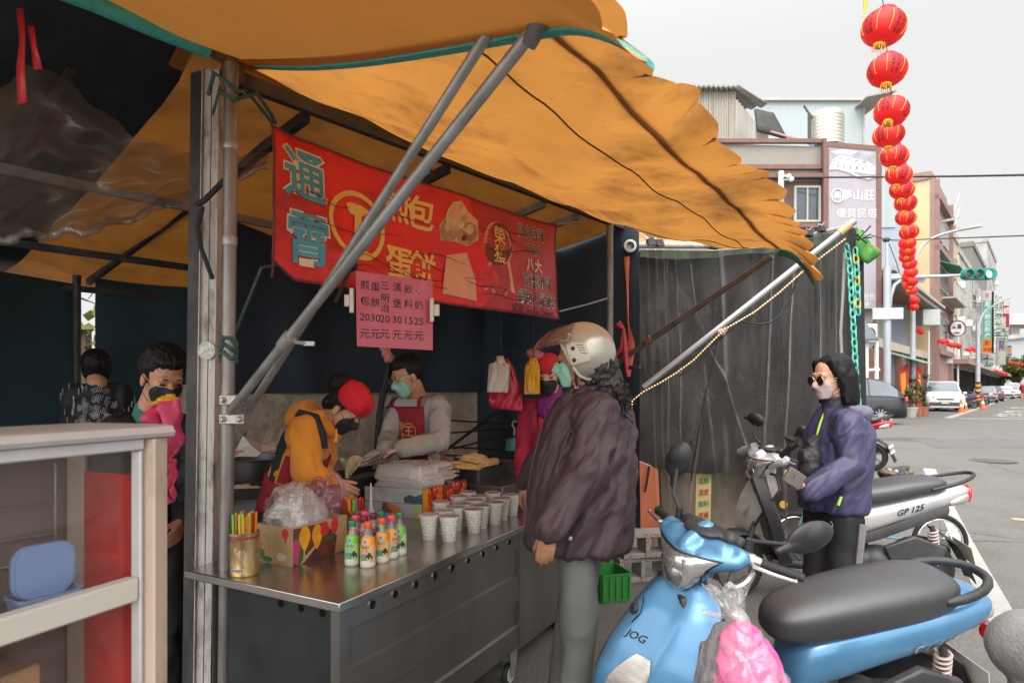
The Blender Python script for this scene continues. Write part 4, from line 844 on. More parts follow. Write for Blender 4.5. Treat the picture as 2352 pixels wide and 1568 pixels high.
for s in(.1,LC-.06):
 for i in(.06,.62):
  m=MB();c=kc(s,i,.055);m.lathe([(.052,-.014),(.055,-.01),(.055,.01),(.052,.014)],c,24,0,Matrix(((dC.x,0,nC.x),(dC.y,0,nC.y),(0,1,0))));w_=part("castor",m,blackr,ct,world=True)
  m=MB();m.lathe([(.04,-.017),(.04,.017)],c,20,0,RH);m.lathe([(.012,-.024),(.012,.024)],c,12,0,RH);part("rim",m,mat("castor_rim",(.5,.48,.45),.5,var=.1),w_,world=True)
  m=MB()
  for q in(-.024,.024):m.poly([c+nC*q+dC*-.02+UP*-.01,c+nC*q+dC*.02+UP*-.01,c+nC*q+dC*.05+UP*.12,c+nC*q+dC*-.03+UP*.12],.003,nC)
  m.box(c+UP*.125+dC*.01,(.1,.07,.012),RC);part("fork",m,galv,w_,world=True)
  # ---- bottles
capc={'g':(.01,.22,.1),'o':(.75,.09,.02),'p':(.65,.06,.16),'m':(.14,.008,.02)}
liq={'g':((.16,.5,.03),(.42,.58,.24)),'o':((.8,.3,.02),(.72,.45,.18)),'p':((.5,.05,.1),(.6,.35,.35)),'m':((.12,.01,.03),(.3,.12,.12))}
lab_w=mat("label_white",(.68,.66,.6),.4,var=.05);cowb=mat("cow_black",(.025,.025,.035),.5);skyb=mat("label_sky",(.08,.3,.6),.5,var=.3,scale=60);grs=mat("label_grass",(.12,.32,.04),.5,var=.4,scale=90);lblu=mat("label_blue",(.02,.09,.3),.5)
clearp=mat("clear_bottle",(.6,.6,.58),.08,alpha=.12,var=.05)
def prof_b(z):
 P=[(0,.026),(.004,.029),(.075,.0295),(.105,.026),(.128,.018),(.142,.0135),(.156,.0125)]
 for(a,r),(b,q)in zip(P,P[1:]):
  if a<=z<=b:return r+(q-r)*(z-a)/(b-a)
 return.0125
def patch(th0,th1,z0,z1,off,shape=None,n=10):
 "curved label piece on the bottle; shape(t)->(lo,hi) in 0..1"
 m=MB();R=[]
 for i in range(n+1):
  t=i/n;a=th0+(th1-th0)*t;lo,hi=shape(t)if shape else(0,1);R.append([(prof_b(z0+(z1-z0)*q)+off,a,z0+(z1-z0)*q)for q in(lo,(lo+hi)/2,hi)])
 m.rings([[V((r*math.cos(a),r*math.sin(a),z))for r,a,z in ring]for ring in R],close=False,caps=False);return m
def make_bottle(k,loc,rz,label):
 t=thing("milk_bottle",label,"bottle",loc,rz,"flavoured milk bottles on the cart")
 c1,c2=liq[k];zs=[0,.004,.02,.04,.06,.075,.09,.105,.118]
 part("bottle",MB().lathe([(prof_b(z)+.0002,z)for z in(.118,.128,.135,.142,.156)],n=24,caps=False),clearp,t)
 m=MB();m.lathe([(.02,0)]+[(prof_b(z),z)for z in zs]+[(.008,.119)],n=28);part("sleeve",m,mat("sleeve_"+k,c2,.3,var=.06,scale=30),t)
 m=MB();m.lathe([(prof_b(z)+.0005,z)for z in(.088,.095,.105,.112,.118)]+[(.01,.1192)],n=28,caps=False);part("flavour_band",m,mat("band_"+k,c1,.3,var=.08),t)
 m=MB();m.lathe([(prof_b(z)+.0006,z)for z in(.002,.01,.022)],n=28,caps=False)
 for a,b,h in((-.75,.75,.012),):m.rings([[V(((prof_b(z)+.0006)*math.cos(q),(prof_b(z)+.0006)*math.sin(q),z))for z in(.022,.022+h*math.sin(math.pi*(q-a)/(b-a)))]for q in[a+(b-a)*i/12 for i in range(13)]],close=False,caps=False)
 sl_=part("label",m,lab_w,t)
 part("meadow",patch(-.62,.35,.03,.05,.0011,lambda t:(0,.6+.4*math.sin(t*5))),grs,sl_);part("sky",patch(-.6,.3,.042,.055,.0009),skyb,sl_)
 part("cow",patch(.1,1.0,.026,.062,.0014,lambda t:(.1+.4*abs(math.sin(t*7)),.55+.45*math.sin(t*3.1)**2)),cowb,sl_)
 part("emblem",patch(-.28,.28,.088,.112,.0012,lambda t:(.5-.5*math.sin(math.pi*t),.5+.5*math.sin(math.pi*t))),mat("emblem_blue",(.2,.5,.68),.5),sl_)
 part("emblem_cow",patch(-.14,.16,.092,.108,.0018,lambda t:(.2+.3*abs(math.sin(t*6)),.6+.4*math.sin(t*4))),cowb,sl_)
 me=text_me("GOO",.014,.03,.0002)
 for v in me.vertices:
  x,y,z=v.co;a=x/prof_b(.08);r=prof_b(.08+y)+.0014;v.co=(r*math.cos(a),r*math.sin(a),.081+y)
 part("lettering",me,lblu,sl_)
 me=text_me("牛乳",.016,.0,.0002)
 for v in me.vertices:
  x,y,z=v.co;a=x/prof_b(.06);r=prof_b(.064+y)+.0013;v.co=(r*math.cos(a),r*math.sin(a),.0655+y)
 part("lettering",me,mat("band_"+k),sl_)
 m=MB();m.lathe([(.0145,.152),(.0155,.154),(.0155,.173),(.014,.176),(.003,.176)],n=26);
 for z in(.157,.162,.167):m.lathe([(.0155,z),(.0161,z+.001),(.0155,z+.002)],n=26,caps=False)
 part("cap",m,mat("cap_"+k,capc[k],.35,var=.05),t);return t
BT=[('g',809,2.478,"green capped melon milk bottle, front left of the bottle cluster"),('o',845,2.453,"orange capped milk bottle standing nearest, in front of the whole bottle cluster"),('o',877,2.52,"orange capped milk bottle second from the front, right of the nearest one"),('o',899,2.58,"orange capped milk bottle third in the row, its barcode side showing"),('g',918,2.635,"green capped milk bottle at the right end of the bottle row"),('p',817,2.575,"pink capped milk bottle behind the front green one"),('m',836,2.545,"maroon capped milk bottle just behind the nearest orange one"),('p',838,2.66,"pink capped milk bottle at the very back of the cluster"),('m',858,2.615,"maroon capped milk bottle in the second row between pink and green caps"),('g',874,2.66,"green capped milk bottle behind the orange ones in the back row")]
first={}
for k,px,Y,lb in BT:
 p=V((xat(px,Y),Y,.8));rz=-math.pi/2+.25*random.uniform(-1,1)+(1.0 if 'barcode' in lb else 0)
 if k not in first:first[k]=make_bottle(k,p,rz,lb)
 else:dup(first[k],p,(0,0,rz),lb)
 # ---- paper cups
cupm=mat("paper_cup",(.66,.62,.55),.6,var=.03);doodle=mat("cup_doodle_ink",(.1,.095,.1),.7)
dl=mat("cup_doodle_blue",(.25,.45,.5),.7)
def cup_r(z):return.03+.0155*z/.112
cup=None;rnd=random.Random(3)
CUP=[(500,730,"leftmost paper cup of the front row"),(850,755,"nearest paper cup at the front of the cluster"),(1275,635,"third paper cup along the front edge of the cart"),(760,660,"paper cup half hidden behind the two nearest ones"),(970,600,"paper cup in the second row behind the nearest cup"),(710,505,"paper cup against the tomato box at the left of the cluster"),(1010,410,"paper cup in the back row beside the painted tomatoes"),(1175,340,"hindmost paper cup by the end of the tomato box"),(1095,540,"paper cup in the middle of the third row"),(1285,475,"paper cup in the middle of the fourth row"),(1400,570,"paper cup right behind the third front cup"),(1365,410,"paper cup in the fifth row of the cluster"),(1605,350,"paper cup at the back right of the cluster"),(1640,515,"fourth paper cup along the front edge"),(1760,445,"fifth paper cup along the front edge with a blue mark"),(1930,385,"paper cup at the far right end under the customer's hand")]
for zx,zy,lb in CUP:
 px,py=918.8+zx*.1328,1084.2+zy*.1328;Y=.588*FP/(py-HY);p=V((xat(px,Y),Y,.8))
 if cup:dup(cup,p,(0,0,rnd.uniform(0,6.28)),lb);continue
 cup=thing("paper_cup",lb,"paper cup",p,0,"printed paper cups on the cart")
 m=MB();m.lathe([(.028,.003),(.0295,0),(.0302,.001)]+[(cup_r(z),z)for z in(.03,.06,.09,.108)]+[(.0475,.109),(.0482,.111),(.0475,.113),(.0455,.112)],n=32,caps=True);part("cup_body",m,cupm,cup)
 m=MB();m.lathe([(.0462,.1125),(.0462,.1145),(.042,.1148),(.038,.112),(.002,.1118)],n=32);part("sealed_lid",m,mat("cup_film",(.34,.3,.3),.12,var=.25,scale=40,spec=.8),cup)
 m=MB();r2=random.Random(11)
 def P(a,z):r=cup_r(z)+.0006;return V((r*math.cos(a),r*math.sin(a),z))
 for row in range(6):
  for k in range(13):
   a0=k*2*math.pi/13+row*.25+r2.uniform(-.1,.1);z0=.018+row*.0145+r2.uniform(-.003,.003);kd=r2.randrange(4);s=r2.uniform(.7,1.2)
   if kd==0:pts=[P(a0+.11*s*math.cos(q),z0+.0042*s*math.sin(q))for q in[i*.7 for i in range(9)]]
   elif kd==1:pts=[P(a0+.3*s*(i/6-.5),z0+.003*math.sin(i*2.4)+.006*(i/6-.5))for i in range(7)]
   elif kd==2:pts=[P(a0+.2*s*math.cos(q)*(1-q/9),z0+.004*s*math.sin(q))for q in[i*.8 for i in range(10)]]
   else:pts=[P(a0-.12*s,z0-.003),P(a0-.05,z0+.004),P(a0+.05,z0-.003),P(a0+.13*s,z0+.004)]
   m.tube(pts,.00062 if kd!=3 else.0009,3,caps=False)
 part("doodles",m,doodle,cup)
 # ---- straw tins
gold=mat("tin_gold",(.5,.33,.1),.32,metal=.7,var=.25,scale=9,dirt=(.16,.1,.03),damt=.6,dscale=14)
SC=[mat("straw_"+n,c,.4,var=.05,trans=.25)for n,c in(("yellow",(.75,.68,.05)),("pink",(.8,.06,.3)),("green",(.25,.7,.08)),("red",(.7,.03,.03)),("blue",(.1,.3,.65)),("orange",(.85,.3,.03)))]
def straw_tin(px,Y,h,r,label,n,hh,wrap):
 t=thing("straw_tin",label,"straw tin",(xat(px,Y),Y,.8),0,"straw tins on the cart")
 m=MB();m.lathe([(r*.96,0),(r,.003),(r,.006),(r*.985,.008),(r*.985,h-.008),(r,h-.006),(r,h),(r*.95,h),(r*.95,.01)],n=36);tin=part("tin",m,gold,t)
 m=MB();m.lathe([(r*.992,h-.022),(r*.992,h-.012)],n=36,caps=False);part("red_band",m,mat("tin_red",(.3,.02,.02),.4),tin)
 m=MB();R=[[V((r*.995*math.cos(a),r*.995*math.sin(a),z))for z in(.016,.032)]for a in[-2.2+i*.09 for i in range(12)]];m.rings(R,close=False,caps=False);part("barcode_label",m,lab_w,tin)
 m=MB()
 for i in range(16):a=-2.12+i*.055;m.bar(V((r*1.001*math.cos(a),r*1.001*math.sin(a),.019)),V((r*1.001*math.cos(a),r*1.001*math.sin(a),.03)),.0008+.001*(i%3),.0005)
 part("barcode",m,ink,tin)
 rr=random.Random(int(px));
 for i in range(n):
  a=rr.uniform(0,6.28);q=r*.86*math.sqrt(rr.uniform(.05,1));b=V((q*math.cos(a)*.85,q*math.sin(a)*.85,.012));e=V((q*math.cos(a)*1.03,q*math.sin(a)*1.03,h+hh*rr.uniform(.78,1.0)))
  m=MB();m.tube([b,e],.0042,8);m.tube([e-(e-b).normalized()*.004,e-(e-b).normalized()*.0002],.0030,8);part("straw",m,SC[rr.randrange(6)],t)
 if wrap:
  m=MB()
  def f(u,v):a=u*2*math.pi;k=r*1.03+.006*noise.noise(V((math.cos(a)*3,math.sin(a)*3,v*4)))+.008*abs(noise.noise(V((math.cos(a)*6,math.sin(a)*6,v*7))));return V((k*math.cos(a),k*math.sin(a),.02+v*(h-.02)))
  m.grid(f,60,16);part("plastic_wrap",m,mat("wrap_film",(.55,.52,.48),.12,alpha=.05,bump=.6,bscale=12),t)
straw_tin(562,2.355,.16,.052,"gold straw tin wrapped in clear film beside the pipe",30,.075,True)
straw_tin(810,2.86,.145,.054,"gold straw tin behind the milk bottles",38,.058,False)
# ---- fruit box with loose bags
def carton(name,label,P0,P1,P2,h,mt,inner,flap=0):
 "open carton: front corner P0, ends P1 (right) and P2 (left)"
 a=V((P1-P0).xy.to_3d());b=V((P2-P0).xy.to_3d());o=V((P0.x,P0.y,.8));t=thing(name,label,"box",o+(a+b)/2,math.atan2(a.y,a.x));th=.005
 an,bn_=a.normalized(),b.normalized();m=MB()
 m.poly([o,o+a,o+a+b,o+b],.004,UP)
 def wall(p,d,n):m.poly([p,p+d,p+d+UP*h,p+UP*h],th,n)
 wall(o,a,bn_);wall(o+b-bn_*th,a,bn_);wall(o+bn_*th,b-bn_*2*th,an);wall(o+a-an*th+bn_*th,b-bn_*2*th,an)
 part("carton",m,mt,t,world=True)
 def face(k):
  d,n=(a,-bn_)if k=='a' else(b,-an)
  return lambda u,v,off=.001:o+d*u+UP*h*v+n*off
 return t,face
fbm=mat("fruit_box_tan",(.48,.31,.16),.5,var=.18,scale=8,dirt=(.36,.2,.07),damt=.6,dscale=16)
P0,P1,P2=at(673,1301,2.447),at(797,1262,2.70),at(588,1287,2.535)
fb,face=carton("fruit_box","fruit printed carton full of loose plastic bags beside the straw tin",P0,P1,P2,.152,fbm,None)
def fprint(t,fn,P,mt,off,name="print"):m=MB();q=[fn(u,v,off)for u,v in P];m.add(q,[tuple(range(len(q)))]);return part(name,m,mt,t,world=True,smooth=False)
def el(cu,cv,ru,rv,n=20,tip=0):return[(cu+ru*math.cos(t)*(1-tip*max(0,-math.sin(t))),cv+rv*math.sin(t))for t in[2*math.pi*i/n for i in range(n)]]
fa,fl_=face('a'),face('b')
mango=mat("print_mango",(.75,.33,.02),.45,var=.2,scale=20);straw=mat("print_strawberry",(.6,.03,.04),.45,var=.35,scale=160);leaf=mat("print_leaf",(.04,.12,.03),.5,var=.3,scale=40);dkr=mat("print_dark_fruit",(.1,.03,.03),.5,var=.4,scale=25,dirt=(.3,.07,.02),damt=.7,dscale=14);stemm=mat("print_stem",(.5,.4,.16),.5)
fprint(fb,fa,((.0,0),(.75,0),(.8,.5),(.55,.95),(.0,.95)),dkr,.0006);fprint(fb,fa,((0,.1),(.08,.0),(.13,.55),(.04,.7),(0,.6)),mat("print_magenta",(.5,.05,.16),.5),.001)
fprint(fb,fa,((.08,.0),(.16,0),(.18,.75),(.06,.8)),leaf,.0009);fprint(fb,fa,el(.2,.65,.1,.33,tip=.55),mango,.0013);fprint(fb,fa,el(.42,.62,.095,.33,tip=.5),mango,.0014)
fprint(fb,fa,((.12,0),(.2,.05),(.4,.35),(.38,.4),(.18,.15)),stemm,.0012);fprint(fb,fa,((.17,.1),(.21,.1),(.2,.42),(.18,.42)),stemm,.0012)
fprint(fb,fa,el(.56,.78,.075,.2,tip=-.3),straw,.0016);fprint(fb,fa,el(.75,.8,.07,.24,tip=.3),straw,.0017);fprint(fb,fa,((.52,.55),(.6,.6),(.66,.52),(.74,.58),(.78,.5),(.68,.42),(.6,.47)),leaf,.0018)
fprint(fb,fl_,el(.2,.82,.09,.13),straw,.0012);fprint(fb,fl_,((.17,.7),(.22,.7),(.21,.58),(.18,.58)),straw,.0012);fprint(fb,fl_,el(.85,.22,.1,.13),leaf,.0012);fprint(fb,fl_,el(.68,.1,.14,.08),leaf,.0013);fprint(fb,fl_,el(.3,.2,.13,.11),mat("print_cream",(.6,.5,.34),.5,var=.2,scale=60),.0012)
m=MB()
for k in range(6):
 c=(.45+.13*(k%3),.35+.28*(k//3))
 for q in range(3):m.tube([fl_(c[0]+(.03+.02*q)*math.cos(w_*.7),c[1]+(.06+.04*q)*math.sin(w_*.7),.0012)for w_ in range(7)],.0007,4)
part("swirls",m,mat("print_gold",(.55,.4,.2),.5),fb,world=True)
text("りんご",fl_(.8,.6),-(P2-P0).xy.to_3d(),UP,.025,stemm,fb)
frost=mat("bag_frosted",(.66,.63,.62),.2,var=.06,trans=.2,alpha=.45,bump=1.0,bscale=16,spec=.6)
frost2=mat("bag_milky",(.72,.69,.67),.16,var=.06,scale=5,alpha=.5,bump=.9,bscale=20,spec=.8)
def bagheap(name,prims,mt,label,vx=.006,amp=.012,sc_=14,seed=0,cat="plastic bags",st=(1,1,1)):
 me=blob(prims,vx,2);crinkle(me,amp*2.2,sc_*.9,seed);crumple(me,amp*.6,sc_*.5,st,seed);return solo(name,me,mt,label,cat,ang=180)
def C(a,b,r0,r1,*x):return('c',a,b,r0,r1)+x
q=lambda px,py,Y:at(px,py,Y)
film2=mat("bag_film",(.85,.83,.82),.12,var=.04,alpha=.24,bump=.5,bscale=30,spec=1.0)
def sheets(name,cen,rx,ry,hz,n,size,mt,label,seed=0,ax=None,amp=.022,res=34,lim=None):
 "a heap of loose crumpled film sheets"
 rs=random.Random(seed);m=MB();ax=ax or(V((1,0,0)),V((0,1,0)))
 for k in range(n):
  x0,y0=rs.uniform(-.6,.6)*rx,rs.uniform(-.6,.6)*ry;a=rs.uniform(0,6.28);sz=size*rs.uniform(.7,1.15);o=rs.uniform(0,50);lift=rs.uniform(-.05,.02);tx,ty=rs.uniform(-.5,.5),rs.uniform(-.5,.5)
  def f(u,v):
   X,Y=(u-.5)*2*sz,(v-.5)*2*sz*.8;x=x0+X*math.cos(a)-Y*math.sin(a);y=y0+X*math.sin(a)+Y*math.cos(a)
   r=math.sqrt((x/rx)**2+(y/ry)**2);h=hz*(1-min(1,r*.9)**2.2)+lift
   if r>1.0:x,y=x/(.55*r+.45),y/(.55*r+.45);h-=.05*(r-1)
   h+=tx*X+ty*Y
   p=V((x*9+o,y*9,o));d=noise.voronoi(p+noise.noise_vector(p*.8)*.6)[0];d2=noise.voronoi(p*2.6)[0]
   e=max(abs(2*u-1),abs(2*v-1));h+=amp*((d[1]-d[0])*1.5-.4+(d2[1]-d2[0])*.5)+.022*noise.noise(p*.5)+.03*max(0,e-.75)*(1+2*noise.noise(p*.4))
   q=noise.noise_vector(p*.6)*.012
   if lim and h<.158:x=max(lim[0]+.012,min(lim[1]-.012,x));y=max(lim[2]+.012,min(lim[3]-.012,y));q=q*0
   return cen+ax[0]*(x+q.x)+ax[1]*(y+q.y)+UP*max(.012,h)
  m.grid(f,res,res)
 return solo(name,m,mt,label,"plastic bags",ang=180)
hb=V((P1-P0).xy.to_3d()),V((P2-P0).xy.to_3d());hc_=V((P0.x,P0.y,.815))+(hb[0]*.42+hb[1]*.6)
sheets("loose_bags",hc_,.185,.135,.235,20,.11,film2,"heap of crinkled clear bags overflowing the fruit printed carton",3,(hb[0].normalized(),hb[1].normalized()),.05,44,(-.42*hb[0].length,.58*hb[0].length,-.6*hb[1].length,.4*hb[1].length))
pinkf=mat("bag_pale_pink",(.55,.25,.32),.18,var=.1,alpha=.55,bump=1,bscale=14,spec=.6)
pb_=thing("pink_carrier_bag","translucent pink carrier bag standing with looped handles behind the loose bags","plastic bag",(xat(745,2.9),2.9,.8))
me=blob([C(q(735,1170,2.9),q(745,1140,2.9),.07,.055),C(q(765,1165,2.9),q(768,1135,2.92),.065,.04),C(q(745,1185,2.88),q(760,1180,2.9),.07,.07),C(q(730,1140,2.9),q(738,1120,2.9),.045,.03)],.007,3);crinkle(me,.02,13,3);crumple(me,.01,9,(1.4,1.4,.5),3)
part("bag_body",me,pinkf,pb_,world=True)
for P in(((708,1150),(704,1118),(722,1096),(738,1098),(743,1125)),((752,1120),(752,1092),(764,1083),(780,1098),(786,1130),(785,1150))):
 m=MB();R=[];pts=[q(x,y,2.9)for x,y in P]
 for i,c in enumerate(pts):
  d=(pts[min(i+1,len(pts)-1)]-pts[max(0,i-1)]).normalized();n=d.cross(V((0,1,0)));R.append([c-n*.013+V((0,.015,0)),c-n*.004-V((0,.006,0)),c+n*.006-V((0,.004,0)),c+n*.014+V((0,.012,0))])
 m.rings(R,close=False,caps=False);part("handle",m,pinkf,pb_,world=True,subsurf=2,ang=180)
 # ---- tomato carton and frosted bag pack
P0,P1,P2=at(970,1191,3.345),at(1072,1155,3.72),at(838,1178,3.47)
tomb=mat("tomato_box_maroon",(.2,.03,.02),.5,var=.4,scale=14,dirt=(.4,.12,.03),damt=.6,dscale=12)
tbx,face=carton("tomato_box","tomato printed carton carrying a pack of frosted bags, behind the paper cups",P0,P1,P2,.155,tomb,None)
fa,fl_=face('a'),face('b');tom=mat("print_tomato",(.68,.05,.015),.35,var=.25,scale=30);tomo=mat("print_tomato_orange",(.8,.17,.015),.35,var=.2,scale=30);shine=mat("print_shine",(.8,.6,.5),.4)
rt=random.Random(5)
for k in range(26):
 u,v=rt.uniform(.1,.95),rt.uniform(.1,.9);big=u<.5;r=.075 if big else.05
 fprint(tbx,fa,el(u,v,r,r*2.6),tomo if big and k%3 else tom,.0008+.00006*k,"tomato");fprint(tbx,fa,el(u-.02,v+.06,.01,.045,8),shine,.0009+.00006*k+.00004,"shine")
fprint(tbx,fa,((0,0),(.12,0),(.1,1),(0,1)),mango,.003)
fprint(tbx,fl_,((0,.48),(1,.5),(1,1),(0,1)),mat("print_pale_green",(.42,.46,.4),.5,var=.2,scale=12,dirt=(.2,.26,.26),damt=.7,dscale=9),.001)
fprint(tbx,fl_,((0,.5),(.3,.5),(.32,.68),(.22,.8),(.12,.74),(.0,.86)),mat("print_speckled",(.05,.09,.11),.6,var=.9,scale=140),.0016)
fprint(tbx,fl_,((0,0),(1,0),(1,.47),(0,.47)),mat("print_lilac",(.42,.4,.46),.5,var=.05),.001);fprint(tbx,fl_,((.0,.03),(.16,.03),(.16,.44),(0,.46)),mat("print_lime",(.42,.46,.16),.5),.0014)
fprint(tbx,fl_,((.28,.06),(.34,.02),(.5,.16),(.62,.4),(.52,.45),(.36,.3)),mat("print_orange_fruit",(.62,.2,.05),.4,var=.2,scale=30),.002);fprint(tbx,fl_,((.5,.12),(.7,.1),(.68,.46),(.58,.46)),mat("print_brown",(.16,.07,.05),.5),.0016)
film3=mat("bag_film_frosted",(.82,.8,.79),.22,var=.04,alpha=.55,bump=.5,bscale=24,spec=.8)
pk0,pk1,pk2,pk3=at(866,1124,3.46),at(974,1130,3.37),at(1050,1106,3.62),at(940,1100,3.72)
m=MB();rs_=random.Random(8)
for k in range(9):
 z_=.006+.0145*k;sh_=V((rs_.uniform(-.02,.02),rs_.uniform(-.02,.02),0))
 def f(u,v,k=k):
  p=pk0.lerp(pk1,u).lerp(pk3.lerp(pk2,u),v);p=V((p.x,p.y,.955))+sh_;q=V((p.x*10+k,p.y*10,k*3.1));d=noise.voronoi(q)[0];e=max(abs(2*u-1),abs(2*v-1))
  return p+UP*(z_+.010*(d[1]-d[0])+.012*noise.noise(q*.6)-(.9*z_+.03)*max(0,e-.9)*5*(1 if v<.5 or u<.5 else.3)+.03*max(0,e-.85)*noise.noise(q*.8)*4)
 m.grid(f,36,30)
solo("frosted_bag_pack",m,film3,"pack of frosted white bags lying on the tomato printed carton","plastic bags",ang=180)
sqb=thing("squeeze_bottle","white squeeze bottle with a long pointed nozzle behind the milk bottles","bottle",(xat(852,2.93),2.93,.8));whp=mat("plastic_white",(.62,.5,.46),.4,trans=.2,var=.05)
part("bottle",MB().lathe([(.022,0),(.025,.004),(.025,.085),(.02,.1),(.012,.106)],n=20),mat("plastic_lilac",(.45,.32,.34),.4,trans=.2),sqb);m=MB();m.lathe([(.017,.107),(.017,.125),(.013,.13),(.009,.14),(.006,.2),(.0025,.255)],n=18);part("nozzle",m,whp,sqb)
tr=thing("blue_tray","small lavender blue tray between the straw tin and the tomato carton","tray",(xat(872,3.15),3.15,.8),ANG);m=MB();m.rings([[(x*k,y*k,z)for x,y in rrect(.16,.12,.02)]for k,z in((.86,0),(.92,.0),(1,.05),(1.04,.052),(1.04,.056),(.97,.054),(.9,.006))]);part("tray_body",m,mat("plastic_blue_lavender",(.2,.24,.55),.4,var=.05),tr)
# ---- second cart with the trays, griddle
st_=thing("stove_cart","dark steel stove cart behind the counter carrying the griddle and pancake tray","stove",kc(1.45,.6,0),ANG)
m=MB();m.hexa([kc(1.68,.33,.1),kc(2.32,.33,.1),kc(2.32,.88,.1),kc(1.68,.88,.1)],[kc(1.68,.33,.92),kc(2.32,.33,.92),kc(2.32,.88,.92),kc(1.68,.88,.92)]);part("body",m,inoxd,st_,world=True,bevel=.006)
m=MB();m.hexa([kc(1.37,.06,.13),kc(2.15,.06,.13),kc(2.15,.3,.13),kc(1.37,.3,.13)],[kc(1.37,.06,.766),kc(2.15,.06,.766),kc(2.15,.3,.766),kc(1.37,.3,.766)]);part("cabinet",m,inox,st_,world=True,bevel=.005)
m=MB();m.hexa([kc(1.0,.95,.1),kc(1.62,.95,.1),kc(1.62,1.22,.1),kc(1.0,1.22,.1)],[kc(1.0,.95,.96),kc(1.62,.95,.96),kc(1.62,1.22,.96),kc(1.0,1.22,.96)]);part("griddle_stand",m,inoxd,st_,world=True,bevel=.006)
m=MB();m.rings([[kc(1.31+x*k,1.09+y*k,z)for x,y in rrect(.62,.34,.02)]for k,z in((1,.962),(1,1.0),(.97,1.0),(.95,.975))]);part("griddle",m,mat("griddle_black",(.02,.02,.022),.3,var=.3,dirt=(.06,.05,.04),damt=.5),st_,world=True)
m=MB();m.tube([kc(2.2,.4,.92),kc(2.2,.39,1.0)],.008,8);m.tube([kc(2.14,.385,.99),kc(2.26,.385,.99)],.006,8);m.tube([kc(2.2,.39,.985),kc(2.2,.32,.975),kc(2.2,.3,.94)],.007,8);part("tap",m,inoxt,st_,world=True)
def tray(name,label,c,w_,d,ang,h=.035,mt=None):
 t=thing(name,label,"tray",c,ang);m=MB();m.rings([[(x*k,y*k,z)for x,y in rrect(w_,d,.015)]for k,z in((.94,0),(1,h),(1.03,h),(1.03,h-.003),(1.035,h-.002),(.985,h-.001),(.93,.003))]);part("tray_body",m,mt or inoxd,t);return t
tray("pancake_tray","steel tray holding folded golden egg pancakes",kc(1.97,.70,.921),.56,.40,ANG,.085)
m=MB();m.hexa([kc(1.74,.54,.93),kc(2.2,.54,.93),kc(2.2,.86,.93),kc(1.74,.86,.93)],[kc(1.74,.54,.955),kc(2.2,.54,.955),kc(2.2,.86,.955),kc(1.74,.86,.955)]);solo("tray_rack",m,inoxd,"low dark rack inside the pancake tray","rack")
panm=mat("pancake_golden",(.78,.54,.25),.55,var=.2,scale=30,dirt=(.5,.22,.06),damt=.6,dscale=25,bump=.5,bscale=60,trans=.06)
def pancake(c,ang,tilt,lb,grp="folded egg pancakes on the tray"):
 m=MB();w_,d=.18,.125
 for k in range(3):
  def f(u,v,k=k):x=(u-.5)*w_*(1-.03*k);s=v*2-1;y=s*d/2*(1-.06*k);return V((x,y,.011*k+.012*(1-abs(s)**5)*(1-abs(2*u-1)**8)+.004*noise.noise(V((u*4,v*4,k+c[0]*9)))))
  m.grid(f,18,12)
 for v in m.v:pass
 m.xf(Matrix.Rotation(tilt,4,'X'));t=solo("folded_pancake",m,panm,lb,"pancake",grp,origin=V((0,0,0)),ang=180,solid=.006);t.location=c;t.rotation_euler=(0,0,ang);return t
pcx=lambda px,py,Y:at(px,py,Y)
for i,(px,py,Y,a,lb)in enumerate(((1032,1073,3.5,.3,"golden pancake lying at the left end of the tray"),(1058,1078,3.42,.5,"golden pancake overlapping the left one"),(1088,1056,3.6,.8,"pancake on top of the pile in the tray's middle"),(1110,1070,3.62,.7,"pancake at the far right of the tray"),(1082,1080,3.5,1.0,"pancake at the tray's front edge"),(1096,1064,3.68,.4,"pancake tucked under the topmost one"),(1125,1066,3.75,1.1,"pancake at the back right corner of the tray"))):
 pancake(pcx(px,py,Y+.5),a+ANG-.7,.12*(i%3-1),lb)
for px0,py0,px1,py1,lb,mt in((995,1062,962,1026,"blue handled spatula standing behind the frosted bags",mat("handle_navy",(.02,.025,.12),.4)),(1038,1062,988,1020,"brown handled brush standing behind the frosted bags",mat("handle_brown",(.2,.05,.03),.4))):
 t=thing("spatula",lb,"spatula",at(px0,py0,4.0),0,"utensils behind the frosted bags");a,b=at(px0,py0,4.0),at(px1,py1,4.0);m=MB();m.tube([a.lerp(b,.35),a.lerp(b,.7),b],[.006,.012,.008],8);part("handle",m,mt,t,world=True);m=MB();m.tube([a,a.lerp(b,.36)],.008,8);part("ferrule",m,whp if 'blue' in lb else mt,t,world=True)
m=MB();m.lathe([(.03,0),(.034,.05),(.036,.052),(.032,.05),(.028,.004)],at(1052,1066,4.2),20);solo("steel_cup",m,inoxt,"small steel cup at the back of the pancake tray","cup")
